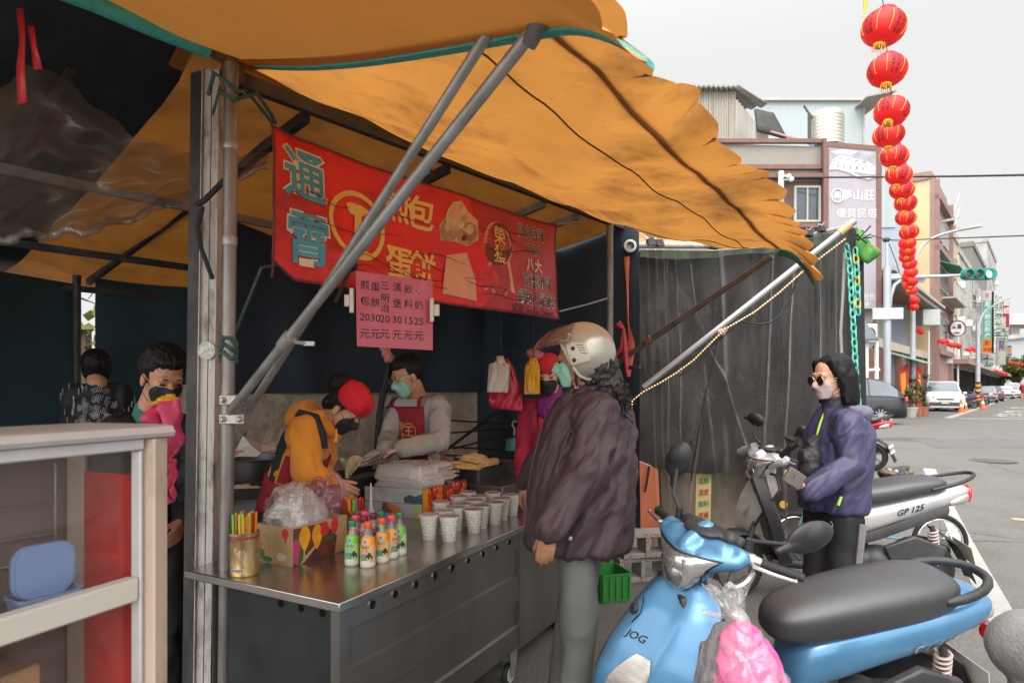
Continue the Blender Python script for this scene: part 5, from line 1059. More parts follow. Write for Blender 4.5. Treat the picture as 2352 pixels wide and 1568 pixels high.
# ---- steamer table at the back left: pot with paper, tray of buns
m=MB();m.hexa([V((-1.95,3.1,.0)),V((-1.2,3.1,0)),V((-1.2,3.75,0)),V((-1.95,3.75,0))],[V((-1.95,3.1,.96)),V((-1.2,3.1,.96)),V((-1.2,3.75,.96)),V((-1.95,3.75,.96))]);solo("steamer_table",m,inoxd,"dark steel table with the pot and bun tray behind the pipe","table",bevel=.008)
pt_=thing("cooking_pot","wide dark cooking pot with printed paper standing in it behind the pipe","pot",(-1.5,3.52,.962));part("pot_body",MB().lathe([(.2,0),(.225,.02),(.23,.14),(.235,.145),(.235,.15),(.215,.148),(.21,.02)],n=36),inoxd,pt_)
pap=mat("paper_white",(.62,.58,.53),.7,var=.05);paper=thing("paper_sheet","white printed paper folded to a point in the cooking pot","paper",(-1.5,3.5,1.0))
m=MB();q4=[at(535,1050,3.42),at(660,1045,3.5),at(655,1015,3.52),at(595,1018,3.5),at(558,1000,3.42)];m.add(q4+[at(590,1040,3.38),at(640,1030,3.4)],[(0,5,4),(5,6,3,4),(6,1,2,3)]);part("sheet",m,pap,paper,world=True,smooth=False,solid=.002)
m=MB();m.add([at(533,1048,3.38),at(536,1035,3.38),at(575,1022,3.4),at(600,1040,3.36),at(590,1048,3.36)],[(0,1,2,3,4)]);part("front_flap",m,pap,paper,world=True,smooth=False,solid=.002)
text("招牌",at(548,1041,3.375),(1,0,0),UP,.03,mat("print_red",(.5,.05,.04),.6),paper);text("包",at(640,1028,3.4),(1,0,.2),UP,.04,MATS["print_red"],paper)
bt_=tray("bun_tray","black tray of small pale buns behind the pipe",(xat(560,3.1),3.1,.962),.36,.22,.25,.055,blackm)
dough=mat("bun_dough",(.58,.45,.3),.6,var=.12,scale=30,dirt=(.4,.25,.12),damt=.5,dscale=20)
b0_=None
for i,(px,Y)in enumerate(((541,3.02),(557,3.03),(573,3.05),(588,3.08),(548,3.12),(565,3.14))):
 lb=["pale bun at the left end of the bun tray's front row","second pale bun of the tray's front row","third pale bun of the tray's front row","pale bun at the right end of the front row","left pale bun in the tray's back row","right pale bun in the tray's back row"][i]
 m=MB();m.ell((0,0,.02),(.034,.03,.024));o=solo("bun",m,dough,lb,"bun","buns on the black tray",origin=V((0,0,0)),ang=180)if i==0 else dup(b0_,label=lb)
 if i==0:b0_=o
 o.location=(xat(px,Y),Y,.975)
 # ========== people
from mathutils.bvhtree import BVHTree
def skinmat(n,c):return mat("skin_"+n,c,.5,var=.1,scale=14,bump=.12,bscale=120,spec=.4)
sk1=skinmat("warm",(.50,.26,.155));sk2=skinmat("tan",(.40,.185,.105));sk3=skinmat("fair",(.54,.3,.19))
hairm=mat("hair_black",(.010,.008,.008),.55,spec=.25,var=.5,scale=50,stretch=(1,1,.12),bump=.5,bscale=90)
def axes(yaw,pitch=0,roll=0):
 R=Matrix.Rotation(yaw,3,'Z')@Matrix.Rotation(pitch,3,'Y')@Matrix.Rotation(roll,3,'X');return R
def head_prims(c,R,s=1.0,nb=None):
 P=lambda f,l,u:c+R@V((f,l,u))*s
 E=lambda f,l,u,a,b,d:('e',P(f,l,u),(a*s,b*s,d*s),R)
 o=[E(-.012,0,.035,.092,.075,.084),E(.028,0,-.03,.062,.06,.084),E(.045,0,-.086,.04,.038,.026),E(.05,.032,-.03,.03,.026,.03),E(.05,-.032,-.03,.03,.026,.03),('c',P(.085,0,.004),P(.105,0,-.034),.009*s,.013*s),('c',P(.092,-.012,-.04),P(.092,.012,-.04),.009*s,.009*s),('c',P(.072,-.033,.02),P(.072,.033,.02),.017*s,.017*s),('c',P(.081,-.018,-.064),P(.081,.018,-.064),.0085*s,.0085*s),E(-.004,.074,-.014,.017,.009,.03),E(-.004,-.074,-.014,.017,.009,.03)]
 if nb is not None:o.append(('c',P(-.018,0,-.06),nb,.053*s,.06*s))
 return o
def hand_prims(w,d,n,side=1,curl=.5,spread=.0,thumb=.5,s=1.0):
 "w wrist, d towards the fingers, n where the palm faces, side +1 thumb along d x n"
 d=V(d).normalized();n=V(n);n=(n-d*n.dot(d)).normalized();x=d.cross(n)*side;o=[('c',w-d*.02*s,w+d*.02*s,.024*s,.022*s)]
 for k,(off,ln)in enumerate(((.029,.072),(.0095,.081),(-.0105,.075),(-.029,.058))):
  kn=w+d*(.088-.004*abs(k-1))*s+x*off*s;o.append(('c',w+d*.015*s+x*off*.5*s,kn,.0145*s,.0112*s));a=curl*(.55+.12*k);p=kn;q=d
  for j,(fr_,r0,r1)in enumerate(((.45,.0098,.009),(.31,.009,.0082),(.24,.0082,.007))):
   a2=a+curl*j*.55;v=(d*math.cos(a2)+n*math.sin(a2)+x*spread*(1.5-k)*.3).normalized();e=p+v*ln*fr_*s;o.append(('c',p,e,r0*s,r1*s));p=e
 p=w+d*.022*s+x*.024*s
 for ln,r0,r1,b in((.045,.0145,.012,0),(.034,.0115,.010,.25),(.028,.01,.008,.5)):
  v=(d*(.85+b*.2)+x*(.34-b*thumb*.6)+n*(.3+thumb*b)).normalized();e=p+v*ln*s;o.append(('c',p,e,r0*s,r1*s));p=e
 return o
def ray_patch(bv,cen,ax,aspan,vs,off,na=24,wid=None,smooth=2,th=.003):
 "sheet laid on a body: cen(v) axis point, ax (forward, left) directions, aspan(v)->(a0,a1)"
 rows=[]
 for v in vs:
  c=cen(v);a0,a1=aspan(v);row=[]
  for i in range(na+1):
   a=a0+(a1-a0)*i/na;d=(ax[0]*math.cos(a)+ax[1]*math.sin(a)).normalized();h=bv.ray_cast(c+d*.8,-d,.8)
   row.append((c,d,(h[0]-c).length if h[0]else None))
  good=[r for _,_,r in row if r]or[.15];rows.append([(c,d,r if r else sum(good)/len(good))for c,d,r in row])
 R=[[r for _,_,r in row]for row in rows]
 for _ in range(smooth):
  R=[[max(R[j][i],(R[j][max(i-1,0)]+R[j][min(i+1,na)]+R[max(j-1,0)][i]+R[min(j+1,len(R)-1)][i])/4)for i in range(na+1)]for j in range(len(R))]
 m=MB();m.rings([[c+d*(R[j][i]+off)for i,(c,d,_)in enumerate(row)]for j,row in enumerate(rows)],close=False,caps=False);return m
def bvh(me):return BVHTree.FromPolygons([v.co.copy()for v in me.vertices],[tuple(p.vertices)for p in me.polygons])
def mask_on(t,bv,c,R,mt,s=1.0,v0=.0,v1=-.108,strap=None,wd=1.12,name="face_mask"):
 cen=lambda v:c+R@V((.012,0,v))*s;vs=[v0+(v1-v0)*i/14 for i in range(15)]
 def sp(v):k=(v-v0)/(v1-v0);w_=wd*(1-.35*abs(2*k-1)**2.5)if name=="face_mask" else wd;return-w_,w_
 m=ray_patch(bv,cen,(R@V((1,0,0)),R@V((0,1,0))),sp,vs,.004,28,smooth=9);o=part(name,m,mt,t,world=True,solid=.003,ang=180)
 m=MB()
 for sg in(-1,1):
  for u0,u1 in((-.02,.012),(-.085,-.04)):m.tube([c+R@V((.052,sg*.064,u0))*s,c+R@V((.022,sg*.075,(u0+u1)/2))*s,c+R@V((-.004,sg*.082,u1))*s],.0014,5)
 part("mask_strap",m,strap or mt,t,world=True);return o
def eyes_on(t,c,R,s=1.0,op=.005):
 [part("eye",MB().ell(c+R@V((.081,sg*.031,-.001))*s,(.009*s,.0145*s,op*s),R,10,6),mat("eye_dark",(.02,.014,.012),.25),t,world=True)for sg in(-1,1)]
 m=MB()
 for sg in(-1,1):m.tube([c+R@V((.0865,sg*.014,.0225))*s,c+R@V((.0885,sg*.03,.0265))*s,c+R@V((.078,sg*.047,.0215))*s],[.0022*s,.003*s,.0015*s],6)
 part("eyebrows",m,hairm,t,world=True)
def person(label,J,skin,top,legs,vx=.0045,fold=.012,fsc=9,seed=0,sleeves=True,tr=(.135,.15),flat=.72,armr=(.062,.054,.046),group="people at the stall",hem=None,cuff=.97,voxt=.009,fst=(1,1,.55)):
 f,l=J['f'],J['l'];pel,che,nb,hc,R,s=J['pel'],J['che'],J['nb'],J['hc'],J['R'],J.get('s',1.0)
 t=thing("person",label,"person",(pel.x,pel.y,0),math.atan2(f.y,f.x),group)
 sk=head_prims(hc,R,s,nb)+[('c',nb,che,.052,.07),('c',che,pel,.08,.08),('c',J['shl'],J['shr'],.03,.03)]
 cl=[('c',pel,che,tr[0],tr[1],(f,flat)),('c',che,nb-(nb-che)*.3,tr[1]*.92,.075,(f,flat+.1)),('c',J['shl'],J['shr'],.062,.062),('c',J['shl']+(che-nb)*.3,J['shr']+(che-nb)*.3,.07,.07)]
 if hem:cl.append(('c',pel,hem,tr[0],tr[0]*1.02,(f,flat+.06)))
 if 'rings' in J:
  cl=[('r',[[c+f*(a*math.cos(q))+l*(b*math.sin(q))for q in[2*math.pi*k/26 for k in range(26)]]for c,a,b in J['rings']])]+cl[2:4]
 torso=list(cl)
 for sd in('l','r'):
  a,b,w_=J['sh'+sd],J['el'+sd],J['wr'+sd];sk+=[('c',a,b,.04,.036),('c',b,w_,.036,.026)]
  sk+=hand_prims(w_,J['hd'+sd][0],J['hd'+sd][1],J['hd'+sd][2],*J['hd'+sd][3:])
  cl+=[('c',a,b,armr[0],armr[1]),('c',b,b.lerp(w_,cuff),armr[1],armr[2])]
  hp=pel+l*(.09 if sd=='l' else-.09)-UP*.05;kn=J.get('kn'+sd,V((hp.x,hp.y,.48))+f*.02);an=J.get('an'+sd,V((hp.x,hp.y,.085)))
  sk+=[('c',hp,kn,.06,.045),('c',kn,an,.045,.035),('c',an,an+f*.12-UP*.05,.035,.03)];J['hp'+sd]=hp;J['kn'+sd]=kn;J['an'+sd]=an
 body=blob(sk,vx,3);part("body",body,skin,t,world=False);bw=t.children[-1]if t.children else None
 bv=bvh(body)
 Mi=Matrix.LocRotScale(t.location,t.rotation_euler,t.scale).inverted();body.transform(Mi)
 me=blob(cl,voxt,4);crumple(me,fold,fsc,fst,seed);crumple(me,fold*.32,fsc*2.3,fst,seed+9);jk=part("jacket",me,top,t,world=True)
 tb=bvh(blob(torso,.014,4))
 lg=[]
 for sd in('l','r'):lg+=[('c',J['hp'+sd],J['kn'+sd],.082,.066),('c',J['kn'+sd],J['an'+sd]+UP*.02,.066,.055)]
 lg.append(('c',J['hpl']*.85+J['hpr']*.15,J['hpr']*.85+J['hpl']*.15,.085,.085));me=blob(lg,.010,4);crumple(me,fold*.8,fsc*.9,(1,1,.6),seed+3);part("trousers",me,legs,t,world=True)
 m=MB()
 for sd in('l','r'):
  an=J['an'+sd];m.rings([[an+f*(fx+.0)+l*(w_*math.cos(a)*.042)+UP*(-an.z+.002+h*(.5+.5*math.sin(a)))for a in[2*math.pi*k/12 for k in range(12)]]for fx,w_,h in((-.075,.5,.06),(-.06,.9,.1),(0,.95,.11),(.07,1.05,.075),(.14,1.0,.06),(.18,.6,.04))])
 part("shoes",m,blackm,t,world=True);return t,bv,tb
def hair_cap(t,hc,R,s,extra=(),amp=.004,sc_=60,mt=None,st=(1,1,.25),vx=.006):
 P=lambda f,l,u:hc+R@V((f,l,u))*s
 me=blob([('e',P(-.028,0,.043),(.095*s,.084*s,.09*s),R)]+list(extra),vx,2);crumple(me,amp,sc_,st);return part("hair",me,mt or hairm,t,world=True)
apr=mat("apron_red",(.26,.012,.022),.75,var=.18,scale=6,bump=.3,bscale=90)
aprp=mat("apron_print",(.6,.35,.1),.7)
def apron(t,tb,J,v0,v1,a_top,a_bot,mt=None,na=26,lower=None):
 f,l=J['f'],J['l'];top,bot=J['che'],J['pel']
 ax_=(top-bot).normalized();ff=(f-ax_*f.dot(ax_)).normalized()
 cen=lambda v:top.lerp(bot,v)
 def sp(v):
  k=sstep(.35,.75,v);a=a_top+(a_bot-a_top)*k;return-a,a
 vs=[v0+(v1-v0)*i/20 for i in range(21)];m=ray_patch(tb,cen,(ff,l),sp,vs,.026,na);R=m
 o=part("apron",m,mt or apr,t,world=True,solid=.004,ang=180)
 m=MB()
 for sg in(-1,1):
  p0=on_torso(tb,J,v0+.02,sg*a_top*.8,.028)[0];p1=J['nb']+l*sg*.085+UP*.0-f*.06;pts=[p0.lerp(p1,k/8)+(ff*.055+UP*.035+l*sg*.01)*math.sin(math.pi*k/8*.95)for k in range(9)]
  r=[[p-l*.016,p-l*.016+ff*.004,p+l*.016+ff*.004,p+l*.016]for p in pts];m.rings(r)
 part("apron_strap",m,mt or apr,t,world=True);return o
def on_torso(tb,J,v,a,off=.031):
 ax_=(J['che']-J['pel']).normalized();ff=(J['f']-ax_*J['f'].dot(ax_)).normalized();c=J['che'].lerp(J['pel'],v);d=(ff*math.cos(a)+J['l']*math.sin(a)).normalized();h=tb.ray_cast(c+d*.6,-d,.6);return(h[0]if h[0]else c+d*.12)+d*off,d
def apron_text(t,tb,J,items):
 for s_,v,a,z in items:
  p,d=on_torso(tb,J,v,a);x=UP.cross(d).normalized();text(s_,p,x,UP,z,aprp,t,.01)
  # ---- 1 cook in orange bending over the counter
f=V((.96,-.28,0)).normalized();l=UP.cross(f)
J=dict(f=f,l=l,pel=at(652,1165,3.12),che=at(702,1022,3.12),nb=at(745,962,3.11),hc=at(793,938,3.08),R=axes(math.atan2(f.y,f.x),.72,-.1),s=.97)
J.update(shl=at(748,985,3.27),shr=at(702,985,2.98),ell=at(738,1078,3.34),wrl=at(752,1114,3.2),elr=at(706,1082,2.95),wrr=at(757,1112,3.0))
J['hdl']=((.2,-.2,-.9),(-.8,-.4,.0),-1,.5,0,.5);J['hdr']=((.9,.25,-.45),(.2,.8,-.3),1,.6,0,.5)
orange=mat("hoodie_orange",(.66,.235,.02),.85,var=.1,scale=8,bump=.3,bscale=12,sheen=.2)
t,bv,tb=person("person in orange hoodie and red cap bending over the counter",J,sk1,orange,blackm,tr=(.13,.135),fold=.014,fsc=6.5,fst=along((.5,0,-.8),.4,1.5),seed=2,armr=(.068,.062,.05))
ax_=(J['che']-J['pel']).normalized();hc,R=J['hc'],J['R']
vest=mat("vest_black",(.014,.017,.022),.8,var=.3,bump=.3,bscale=60)
ff=(f-ax_*f.dot(ax_)).normalized()
m=ray_patch(tb,lambda v:J['che'].lerp(J['pel'],v),(-ff,-l),lambda v:(-1.35,1.5),[-.25+.9*i/18 for i in range(19)],.013,30);part("black_vest_back",m,vest,t,world=True,solid=.006,ang=180)
m=MB();c_=J['shr'];m.tube([c_+V((-.075,.02,.0)),c_+V((-.02,-.01,.075)),c_+V((.05,-.01,.055)),c_+V((.085,-.02,-.02)),c_+V((.10,-.02,-.09))],[.02,.022,.022,.02,.014],8);part("vest_strap",m,vest,t,world=True)
m=ray_patch(tb,lambda v:J['che'].lerp(J['pel'],v),(ff,l),lambda v:(-1.5,1.2)if v<.55 else(-3.1,3.0),[.1+1.0*i/22 for i in range(23)],.026,60);part("apron",m,apr,t,world=True,solid=.004,ang=180)
apron_text(t,tb,J,(("煎",.38,-.75,.05),("包",.38,-.45,.05),("蛋",.56,-.75,.05),("餅",.56,-.45,.05)))
P=lambda a,b,c:hc+R@V((a,b,c))
hair_cap(t,hc,R,.97,[('e',P(-.1,0,.07),(.055,.06,.06),R),('e',P(-.07,0,-.02),(.04,.07,.05),R)])
me=blob([('e',P(.005,0,.062),(.098,.086,.075),R),('e',P(.035,0,.07),(.07,.075,.06),R),('e',P(-.005,0,.1),(.075,.07,.045),R)],.006,3);crumple(me,.006,14,(1,1,1),4)
me=clip(me,lambda p:(R.transposed()@(p-0*hc-hc)).z>.028+.25*max(0,-(R.transposed()@(p-hc)).x-.03));part("cap",me,mat("cap_red",(.52,.008,.018),.8,var=.12,bump=.3,bscale=120),t,world=True,solid=.004)
mask_on(t,bv,hc,R,mat("mask_black",(.012,.013,.015),.75,var=.2),.97,-.005);eyes_on(t,hc,R,.97,.003)
nb=J['nb'];me=blob([('c',nb+V((-.1,.08,.0)),nb+V((-.115,-.06,.0)),.05,.05),('c',nb+V((-.115,-.06,.0)),nb+V((.0,-.085,.01)),.05,.032),('c',nb+V((-.1,.08,0)),nb+V((0,.09,.0)),.05,.03),('e',nb+V((-.1,0,.03)),(.06,.1,.06)),('c',nb+V((0,-.085,.01)),nb+V((.045,-.05,-.06)),.03,.022)],.008,4);crumple(me,.012,10,(1,1,1),3);part("hood",me,orange,t,world=True)
m=MB();b=at(772,985,2.98);m.tube([b,b+V((.004,-.01,-.03)),b+V((0,-.012,-.06))],[.006,.007,.012],6);part("drawstring",m,orange,t,world=True)
# ---- 2 man in grey with a mint mask
f=V((-.62,-.78,0)).normalized();l=UP.cross(f)
J=dict(f=f,l=l,pel=at(968,1120,4.17),che=at(965,965,4.15),nb=at(957,912,4.14),hc=at(936,864,4.05),R=axes(math.atan2(-.55,-.83),.36,0),s=1.085)
J.update(shl=at(1008,932,4.06),shr=at(912,932,4.20),ell=at(1012,1012,3.92),wrl=at(922,1030,3.75),elr=at(893,1005,4.09),wrr=at(885,1033,3.82))
J['hdl']=((-.95,-.25,-.15),(.1,-.2,-.9),1,.75,0,.6);J['hdr']=((-.9,-.2,-.3),(.1,.2,-.9),-1,.5,0,.5)
greyk=mat("knit_grey",(.36,.33,.30),.9,var=.1,scale=12,bump=.3,bscale=14)
t,bv,tb=person("man in grey sweater and red apron, glasses and mint mask, holding tongs",J,sk1,greyk,blackm,seed=5,fold=.013,fsc=9,tr=(.135,.145),armr=(.064,.056,.046));hc,R=J['hc'],J['R'];P=lambda a,b,c:hc+R@V((a,b,c))*1.085
hair_cap(t,hc,R,1.06,[('e',P(.0,0,.075),(.085,.075,.055),R)],amp=.0025);mask_on(t,bv,hc,R,mat("mask_mint",(.28,.56,.43),.7,var=.05,bump=.3,bscale=60),1.085,-.008,strap=whp);eyes_on(t,hc,R,1.085,.004)
m=MB()
for sg in(-1,1):
 c_=P(.102,sg*.034,.0);m.tube([c_+R@V((0,.024*math.cos(q),.019*math.sin(q)))for q in[i*2*math.pi/16 for i in range(17)]],.0014,5);m.tube([P(.1,sg*.058,.006),P(.05,sg*.079,.01),P(-.01,sg*.081,.005)],.0013,5)
m.tube([P(.104,-.01,.004),P(.104,.01,.004)],.0013,5);part("glasses",m,mat("wire_gold",(.5,.4,.25),.3,metal=.9),t,world=True)
apron(t,tb,J,-.22,1.1,1.0,1.5)
apron_text(t,tb,J,(("煎",.06,-.46,.05),("包",.06,-.24,.05),("蛋",.22,-.46,.05),("餅",.22,-.24,.05),("王",.14,.22,.075)))
p,d=on_torso(tb,J,.14,.22,.032);x=UP.cross(d);m=MB();m.tube([p+x*.055*math.cos(q)+UP*.055*math.sin(q)for q in[i*2*math.pi/28 for i in range(29)]],.003,6);part("apron_emblem",m,aprp,t,world=True)
m=MB()
for sd in('shl','shr'):
 c_=J[sd];m.grid(lambda u,v:c_+((J['shl']-J['shr']).normalized()*(1 if sd=='shl' else-1)*(-.05+.1*u)+f*(.07-.14*v))+UP*(.066-.35*(u-.25)**2*.2-.055*(2*v-1)**2-.06*max(0,u-.5)),8,8)
part("shoulder_patch",m,mat("knit_dark_grey",(.13,.125,.125),.9),t,world=True,solid=.004,ang=180)
me=blob([('c',J['elr'].lerp(J['wrr'],.75),J['wrr'],.042,.034)]+hand_prims(J['wrr'],J['hdr'][0],J['hdr'][1],-1,.5,0,.5,1.1),.005,3);part("glove",me,mat("glove_white",(.62,.55,.45),.7,var=.08,bump=.4,bscale=40),t,world=True)
tg=thing("food_tongs","long steel tongs with pale grip held over the griddle","tongs",at(905,1036,3.69));a,b=at(908,1034,3.71),at(812,1064,3.54)
m=MB()
for o_ in(-.012,.012):m.bar(a+UP*o_*.3,b+UP*o_,.016,.003)
part("jaws",m,inoxt,tg,world=True);m=MB();m.bar(at(918,1030,3.73),at(888,1040,3.67),.024,.018);part("grip",m,whp,tg,world=True,bevel=.004)
m=MB()
def dsh(u,v):
 w_=(1-.82*v**1.5);x=806+(u-.5)*52*w_-4*v;y=1050+48*v*(1-.25*abs(2*u-1)**2)+4*math.sin(u*7);p=at(x,y,3.5);p.y+=.02*math.sin(u*9+v*3)+.012*noise.noise(V((u*4,v*4,2)));return p
m.grid(dsh,20,16);solo("dough_sheet",m,mat("dough_raw",(.66,.53,.34),.5,var=.12,scale=18,trans=.12),"limp raw dough sheet hanging from the tongs","dough",ang=180,solid=.007)
# ---- 3 woman in red apron behind the customer
f=V((-.25,-.97,0)).normalized();l=UP.cross(f)
J=dict(f=f,l=l,pel=at(1268,1140,4.05),che=at(1268,985,4.05),nb=at(1268,915,4.05),hc=at(1260,862,3.98),R=axes(math.atan2(-.96,-.25),.22),s=1.0)
J.update(shl=at(1322,940,4.0),shr=at(1217,940,4.1),ell=at(1340,1030,3.95),wrl=at(1325,1110,3.8),elr=at(1203,1030,4.08),wrr=at(1202,1108,3.9));J['hdl']=((0,-.3,-.9),(-.9,0,0),-1,.5);J['hdr']=((.1,-.3,-.9),(.9,0,0),1,.5)
t,bv,tb=person("woman in crimson jacket, red apron and black mask behind the customer",J,sk3,mat("jacket_crimson",(.34,.012,.05),.75,var=.15,scale=8,bump=.3,bscale=80),blackm,seed=8,fold=.012);hc,R=J['hc'],J['R'];P=lambda a,b,c:hc+R@V((a,b,c))
hair_cap(t,hc,R,1.0);apron(t,tb,J,.0,1.1,.8,1.5);apron_text(t,tb,J,(("煎",.3,-.5,.055),("包",.3,-.2,.055),("蛋",.5,-.5,.055),("餅",.5,-.2,.055)))
me=blob([('e',P(-.0,0,.058),(.1,.086,.085),R)],.006,2);me=clip(me,lambda p:(R.transposed()@(p-hc)).z>.03);part("cap",me,mat("cap_red_dark",(.45,.012,.02),.8,bump=.3,bscale=100),t,world=True,solid=.004)
mask_on(t,bv,hc,R,MATS["mask_black"],1.0,-.012);eyes_on(t,hc,R,1.0,.0035)
me=blob([('c',J['nb']+UP*-.02,J['nb']+UP*.035,.082,.068),('c',J['nb']+UP*-.06+f*.03,J['nb']+UP*-.02,.1,.085)],.008,3);crumple(me,.006,20,(1,1,1),2);part("collar",me,mat("collar_purple",(.16,.014,.12),.75,var=.15),t,world=True)
# ---- 4 customer with the helmet
f=V((-.93,.36,0)).normalized();l=UP.cross(f)
J=dict(f=f,l=l,pel=at(1338,1225,2.78),che=at(1346,1010,2.78),nb=at(1352,905,2.76),hc=at(1330,828,2.74),R=axes(math.atan2(.12,-.99),.10),s=1.02)
J.update(shl=at(1368,955,2.60),shr=at(1318,950,2.96),ell=at(1352,1085,2.52),wrl=at(1266,1212,2.48),elr=at(1262,1050,3.12),wrr=at(1212,1098,3.22),knl=at(1330,1490,2.66),anl=V((.26,2.64,.09)),knr=at(1308,1470,2.86),anr=V((.22,2.88,.09)))
J['hdl']=((-.25,.0,-.97),(.3,.95,-.1),-1,.42,.0,.5);J['hdr']=((-.42,.1,-.9),(.85,.1,-.4),1,.55,.12,.45)
plum=mat("jacket_plum",(.056,.034,.039),.55,spec=.35,var=.12,scale=5,bump=.35,bscale=10,stretch=(1,1,.6));slate=mat("trousers_slate",(.115,.12,.11),.75,var=.12,scale=6,bump=.3,bscale=9,stretch=(1,1,.5))
hem=at(1330,1232,2.78)
J['rings']=[(at(x,y,2.78),a,b)for x,y,a,b in((1326,1252,.218,.19),(1326,1249,.222,.195),(1330,1190,.222,.20),(1336,1120,.218,.205),(1345,1050,.208,.205),(1352,990,.19,.195),(1356,950,.165,.175),(1356,920,.12,.13),(1352,900,.085,.09))]
t,bv,tb=person("customer in plum jacket and gold helmet with long curly hair reaching for a cup",J,sk2,plum,slate,seed=11,fold=.021,fsc=6.5,tr=(.175,.165),flat=.86,armr=(.085,.074,.054),cuff=.98,fst=along((-.45,.1,-.8),.4,1.5),voxt=.007);hc,R=J['hc'],J['R'];P=lambda a,b,c:hc+R@V((a,b,c))*1.02
m=MB();w_=(J['ell']-J['wrl']).normalized();c_=J['wrl'];m.tube([c_+w_*.045,c_+w_*.02,c_-w_*.002],[.056,.054,.047],16);part("cuff",m,plum,t,world=True)
for k in(-.03,.05):
 m=MB();q,d=on_torso(tb,J,.93,1.35+k*5,.02);m.ell(q,(.011,.008,.011));part("toggle",m,galv,t,world=True)
m=MB();pts=[J['nb']+f*.09+UP*.01]+[on_torso(tb,J,v_,.12,.024)[0]for v_ in(-.2,0,.25,.5,.75,.98)];m.tube(pts,.008,6);part("zip_edge",m,mat("zip_grey",(.1,.09,.095),.5),t,world=True)
me=blob([('c',J['nb']+V((-.075,.03,.015)),J['nb']+V((.04,.05,.04)),.03,.04),('c',J['nb']+V((-.07,-.03,.01)),J['nb']+V((.05,-.045,.03)),.03,.045),('c',J['nb']+V((-.075,.03,.015)),J['nb']+V((-.07,-.03,.01)),.028,.028)],.007,3);crumple(me,.006,18,(1,1,1),3);part("collar",me,plum,t,world=True)
mask_on(t,bv,hc,R,MATS["mask_mint"],1.02,-.0,strap=whp);eyes_on(t,hc,R,1.02)
rh=random.Random(9);m=MB()
for k in range(300):
 a=rh.uniform(-1.2,1.2);st0=P(-.055-.05*rh.random(),.07*a,-.03-.04*rh.random());e=at(rh.uniform(1372,1452),rh.uniform(895,985),2.72+.1*a);md=st0.lerp(e,.45)+UP*.03+V((.02,0,0));pts=[];ph=rh.uniform(0,6.28);fr_=rh.uniform(5,8)
 for i in range(15):
  q=i/14;p=st0*(1-q)**2+md*2*q*(1-q)+e*q*q;d1=V((math.sin(ph+q*fr_*3),math.cos(ph*1.3+q*fr_*3),math.sin(ph+1+q*fr_*2.6)))*.011*min(1,q*3);pts.append(p+d1)
 m.tube(pts,[.0048*(1-.5*i/14)for i in range(15)],4)
me=blob([('c',P(-.07,.0,-.04),at(1412,915,2.72),.085,.05)],.01,2);crumple(me,.018,26,(1,1,1),5);o=len(m.v);m.add([v.co for v in me.vertices],[tuple(p.vertices)for p in me.polygons])
part("hair",m,mat("hair_curly",(.022,.016,.017),.5,var=.4,scale=30),t,world=True)
shell=mat("helmet_champagne",(.43,.39,.32),.3,metal=.45,var=.06,scale=3,coat=.4,dirt=(.3,.26,.19),damt=.3,dscale=8)
def hshell(az,el,k=1.0):
 "helmet surface direction: az around from the front, el up"
 return P(-.018+.142*k*math.cos(el)*math.cos(az),.125*k*math.cos(el)*math.sin(az),.03+.135*k*math.sin(el))
def lowel(az):
 a=abs(az);return.50-.30*sstep(.75,1.0,a)-1.02*sstep(.95,1.4,a)-.20*sstep(1.3,1.75,a)+.30*sstep(1.9,2.6,a)
m=MB();m.grid(lambda u,v:hshell(-math.pi+2*math.pi*u,lowel(-math.pi+2*math.pi*u)*(1-v)+math.pi/2*.999*v),96,24);hel=part("helmet",m,shell,t,world=True,solid=.02,off=-1,ang=180)
m=MB();m.tube([hshell(-math.pi+2*math.pi*i/96,lowel(-math.pi+2*math.pi*i/96),.985)for i in range(97)],.0075,8);part("trim",m,mat("helmet_trim",(.45,.42,.33),.4),hel,world=True)
vis=mat("visor_smoke",(.17,.11,.09),.08,alpha=.55,var=.1,spec=.8)
def vs_(u,v):
 az=-1.28+2.56*u;return hshell(az,1.12-.95*v+.12*v*(1-math.cos(az)),1.03+.52*v**1.25*max(0,math.cos(az))**1.3)
m=MB();m.grid(vs_,40,16);part("visor",m,vis,hel,world=True,ang=180)
for sg in(-1,1):
 m=MB();m.grid(lambda u,v:hshell(sg*(1.18+.62*u-.12*v),-.42+.78*v*(1-.25*u)+.1*u,1.018),10,10);part("ear_plate",m,mat("helmet_plate",(.46,.42,.33),.4,coat=.2),hel,world=True,solid=.006,ang=180)
 m=MB()
 for e_ in(-.22,.12):c_=hshell(sg*1.32,e_,1.04);m.ell(c_,(.009,.005,.009),R,10,6)
 for k in range(4):m.tube([hshell(sg*(1.42+.03*k),.22-.08*k,1.043),hshell(sg*(1.62+.02*k),.17-.08*k,1.043)],.0016,5)
 m.tube([hshell(sg*1.2,-.1,1.04),hshell(sg*1.72,-.06,1.04)],.0014,5);part("plate_screw",m,blackm,hel,world=True)
 m=MB();m.tube([hshell(sg*1.12,.36,1.05),hshell(sg*1.2,.52,1.06)],.005,6);m.tube([hshell(sg*.95,.40,1.06),hshell(sg*1.2,.36,1.05)],.006,6);m.ell(hshell(sg*1.2,.54,1.06),(.009,.006,.009),R);part("visor_hinge",m,mat("hinge_white",(.66,.66,.64),.4),hel,world=True)
m=MB();m.tube([hshell(1.25,-.5,.95),P(.02,.062,-.12),P(.045,.03,-.14)],.006,6);part("chin_strap",m,blackm,hel,world=True);m=MB();m.box(P(.022,.066,-.105),(.016,.01,.026),R);part("strap_buckle",m,mat("strap_pink",(.4,.12,.1),.5),hel,world=True)
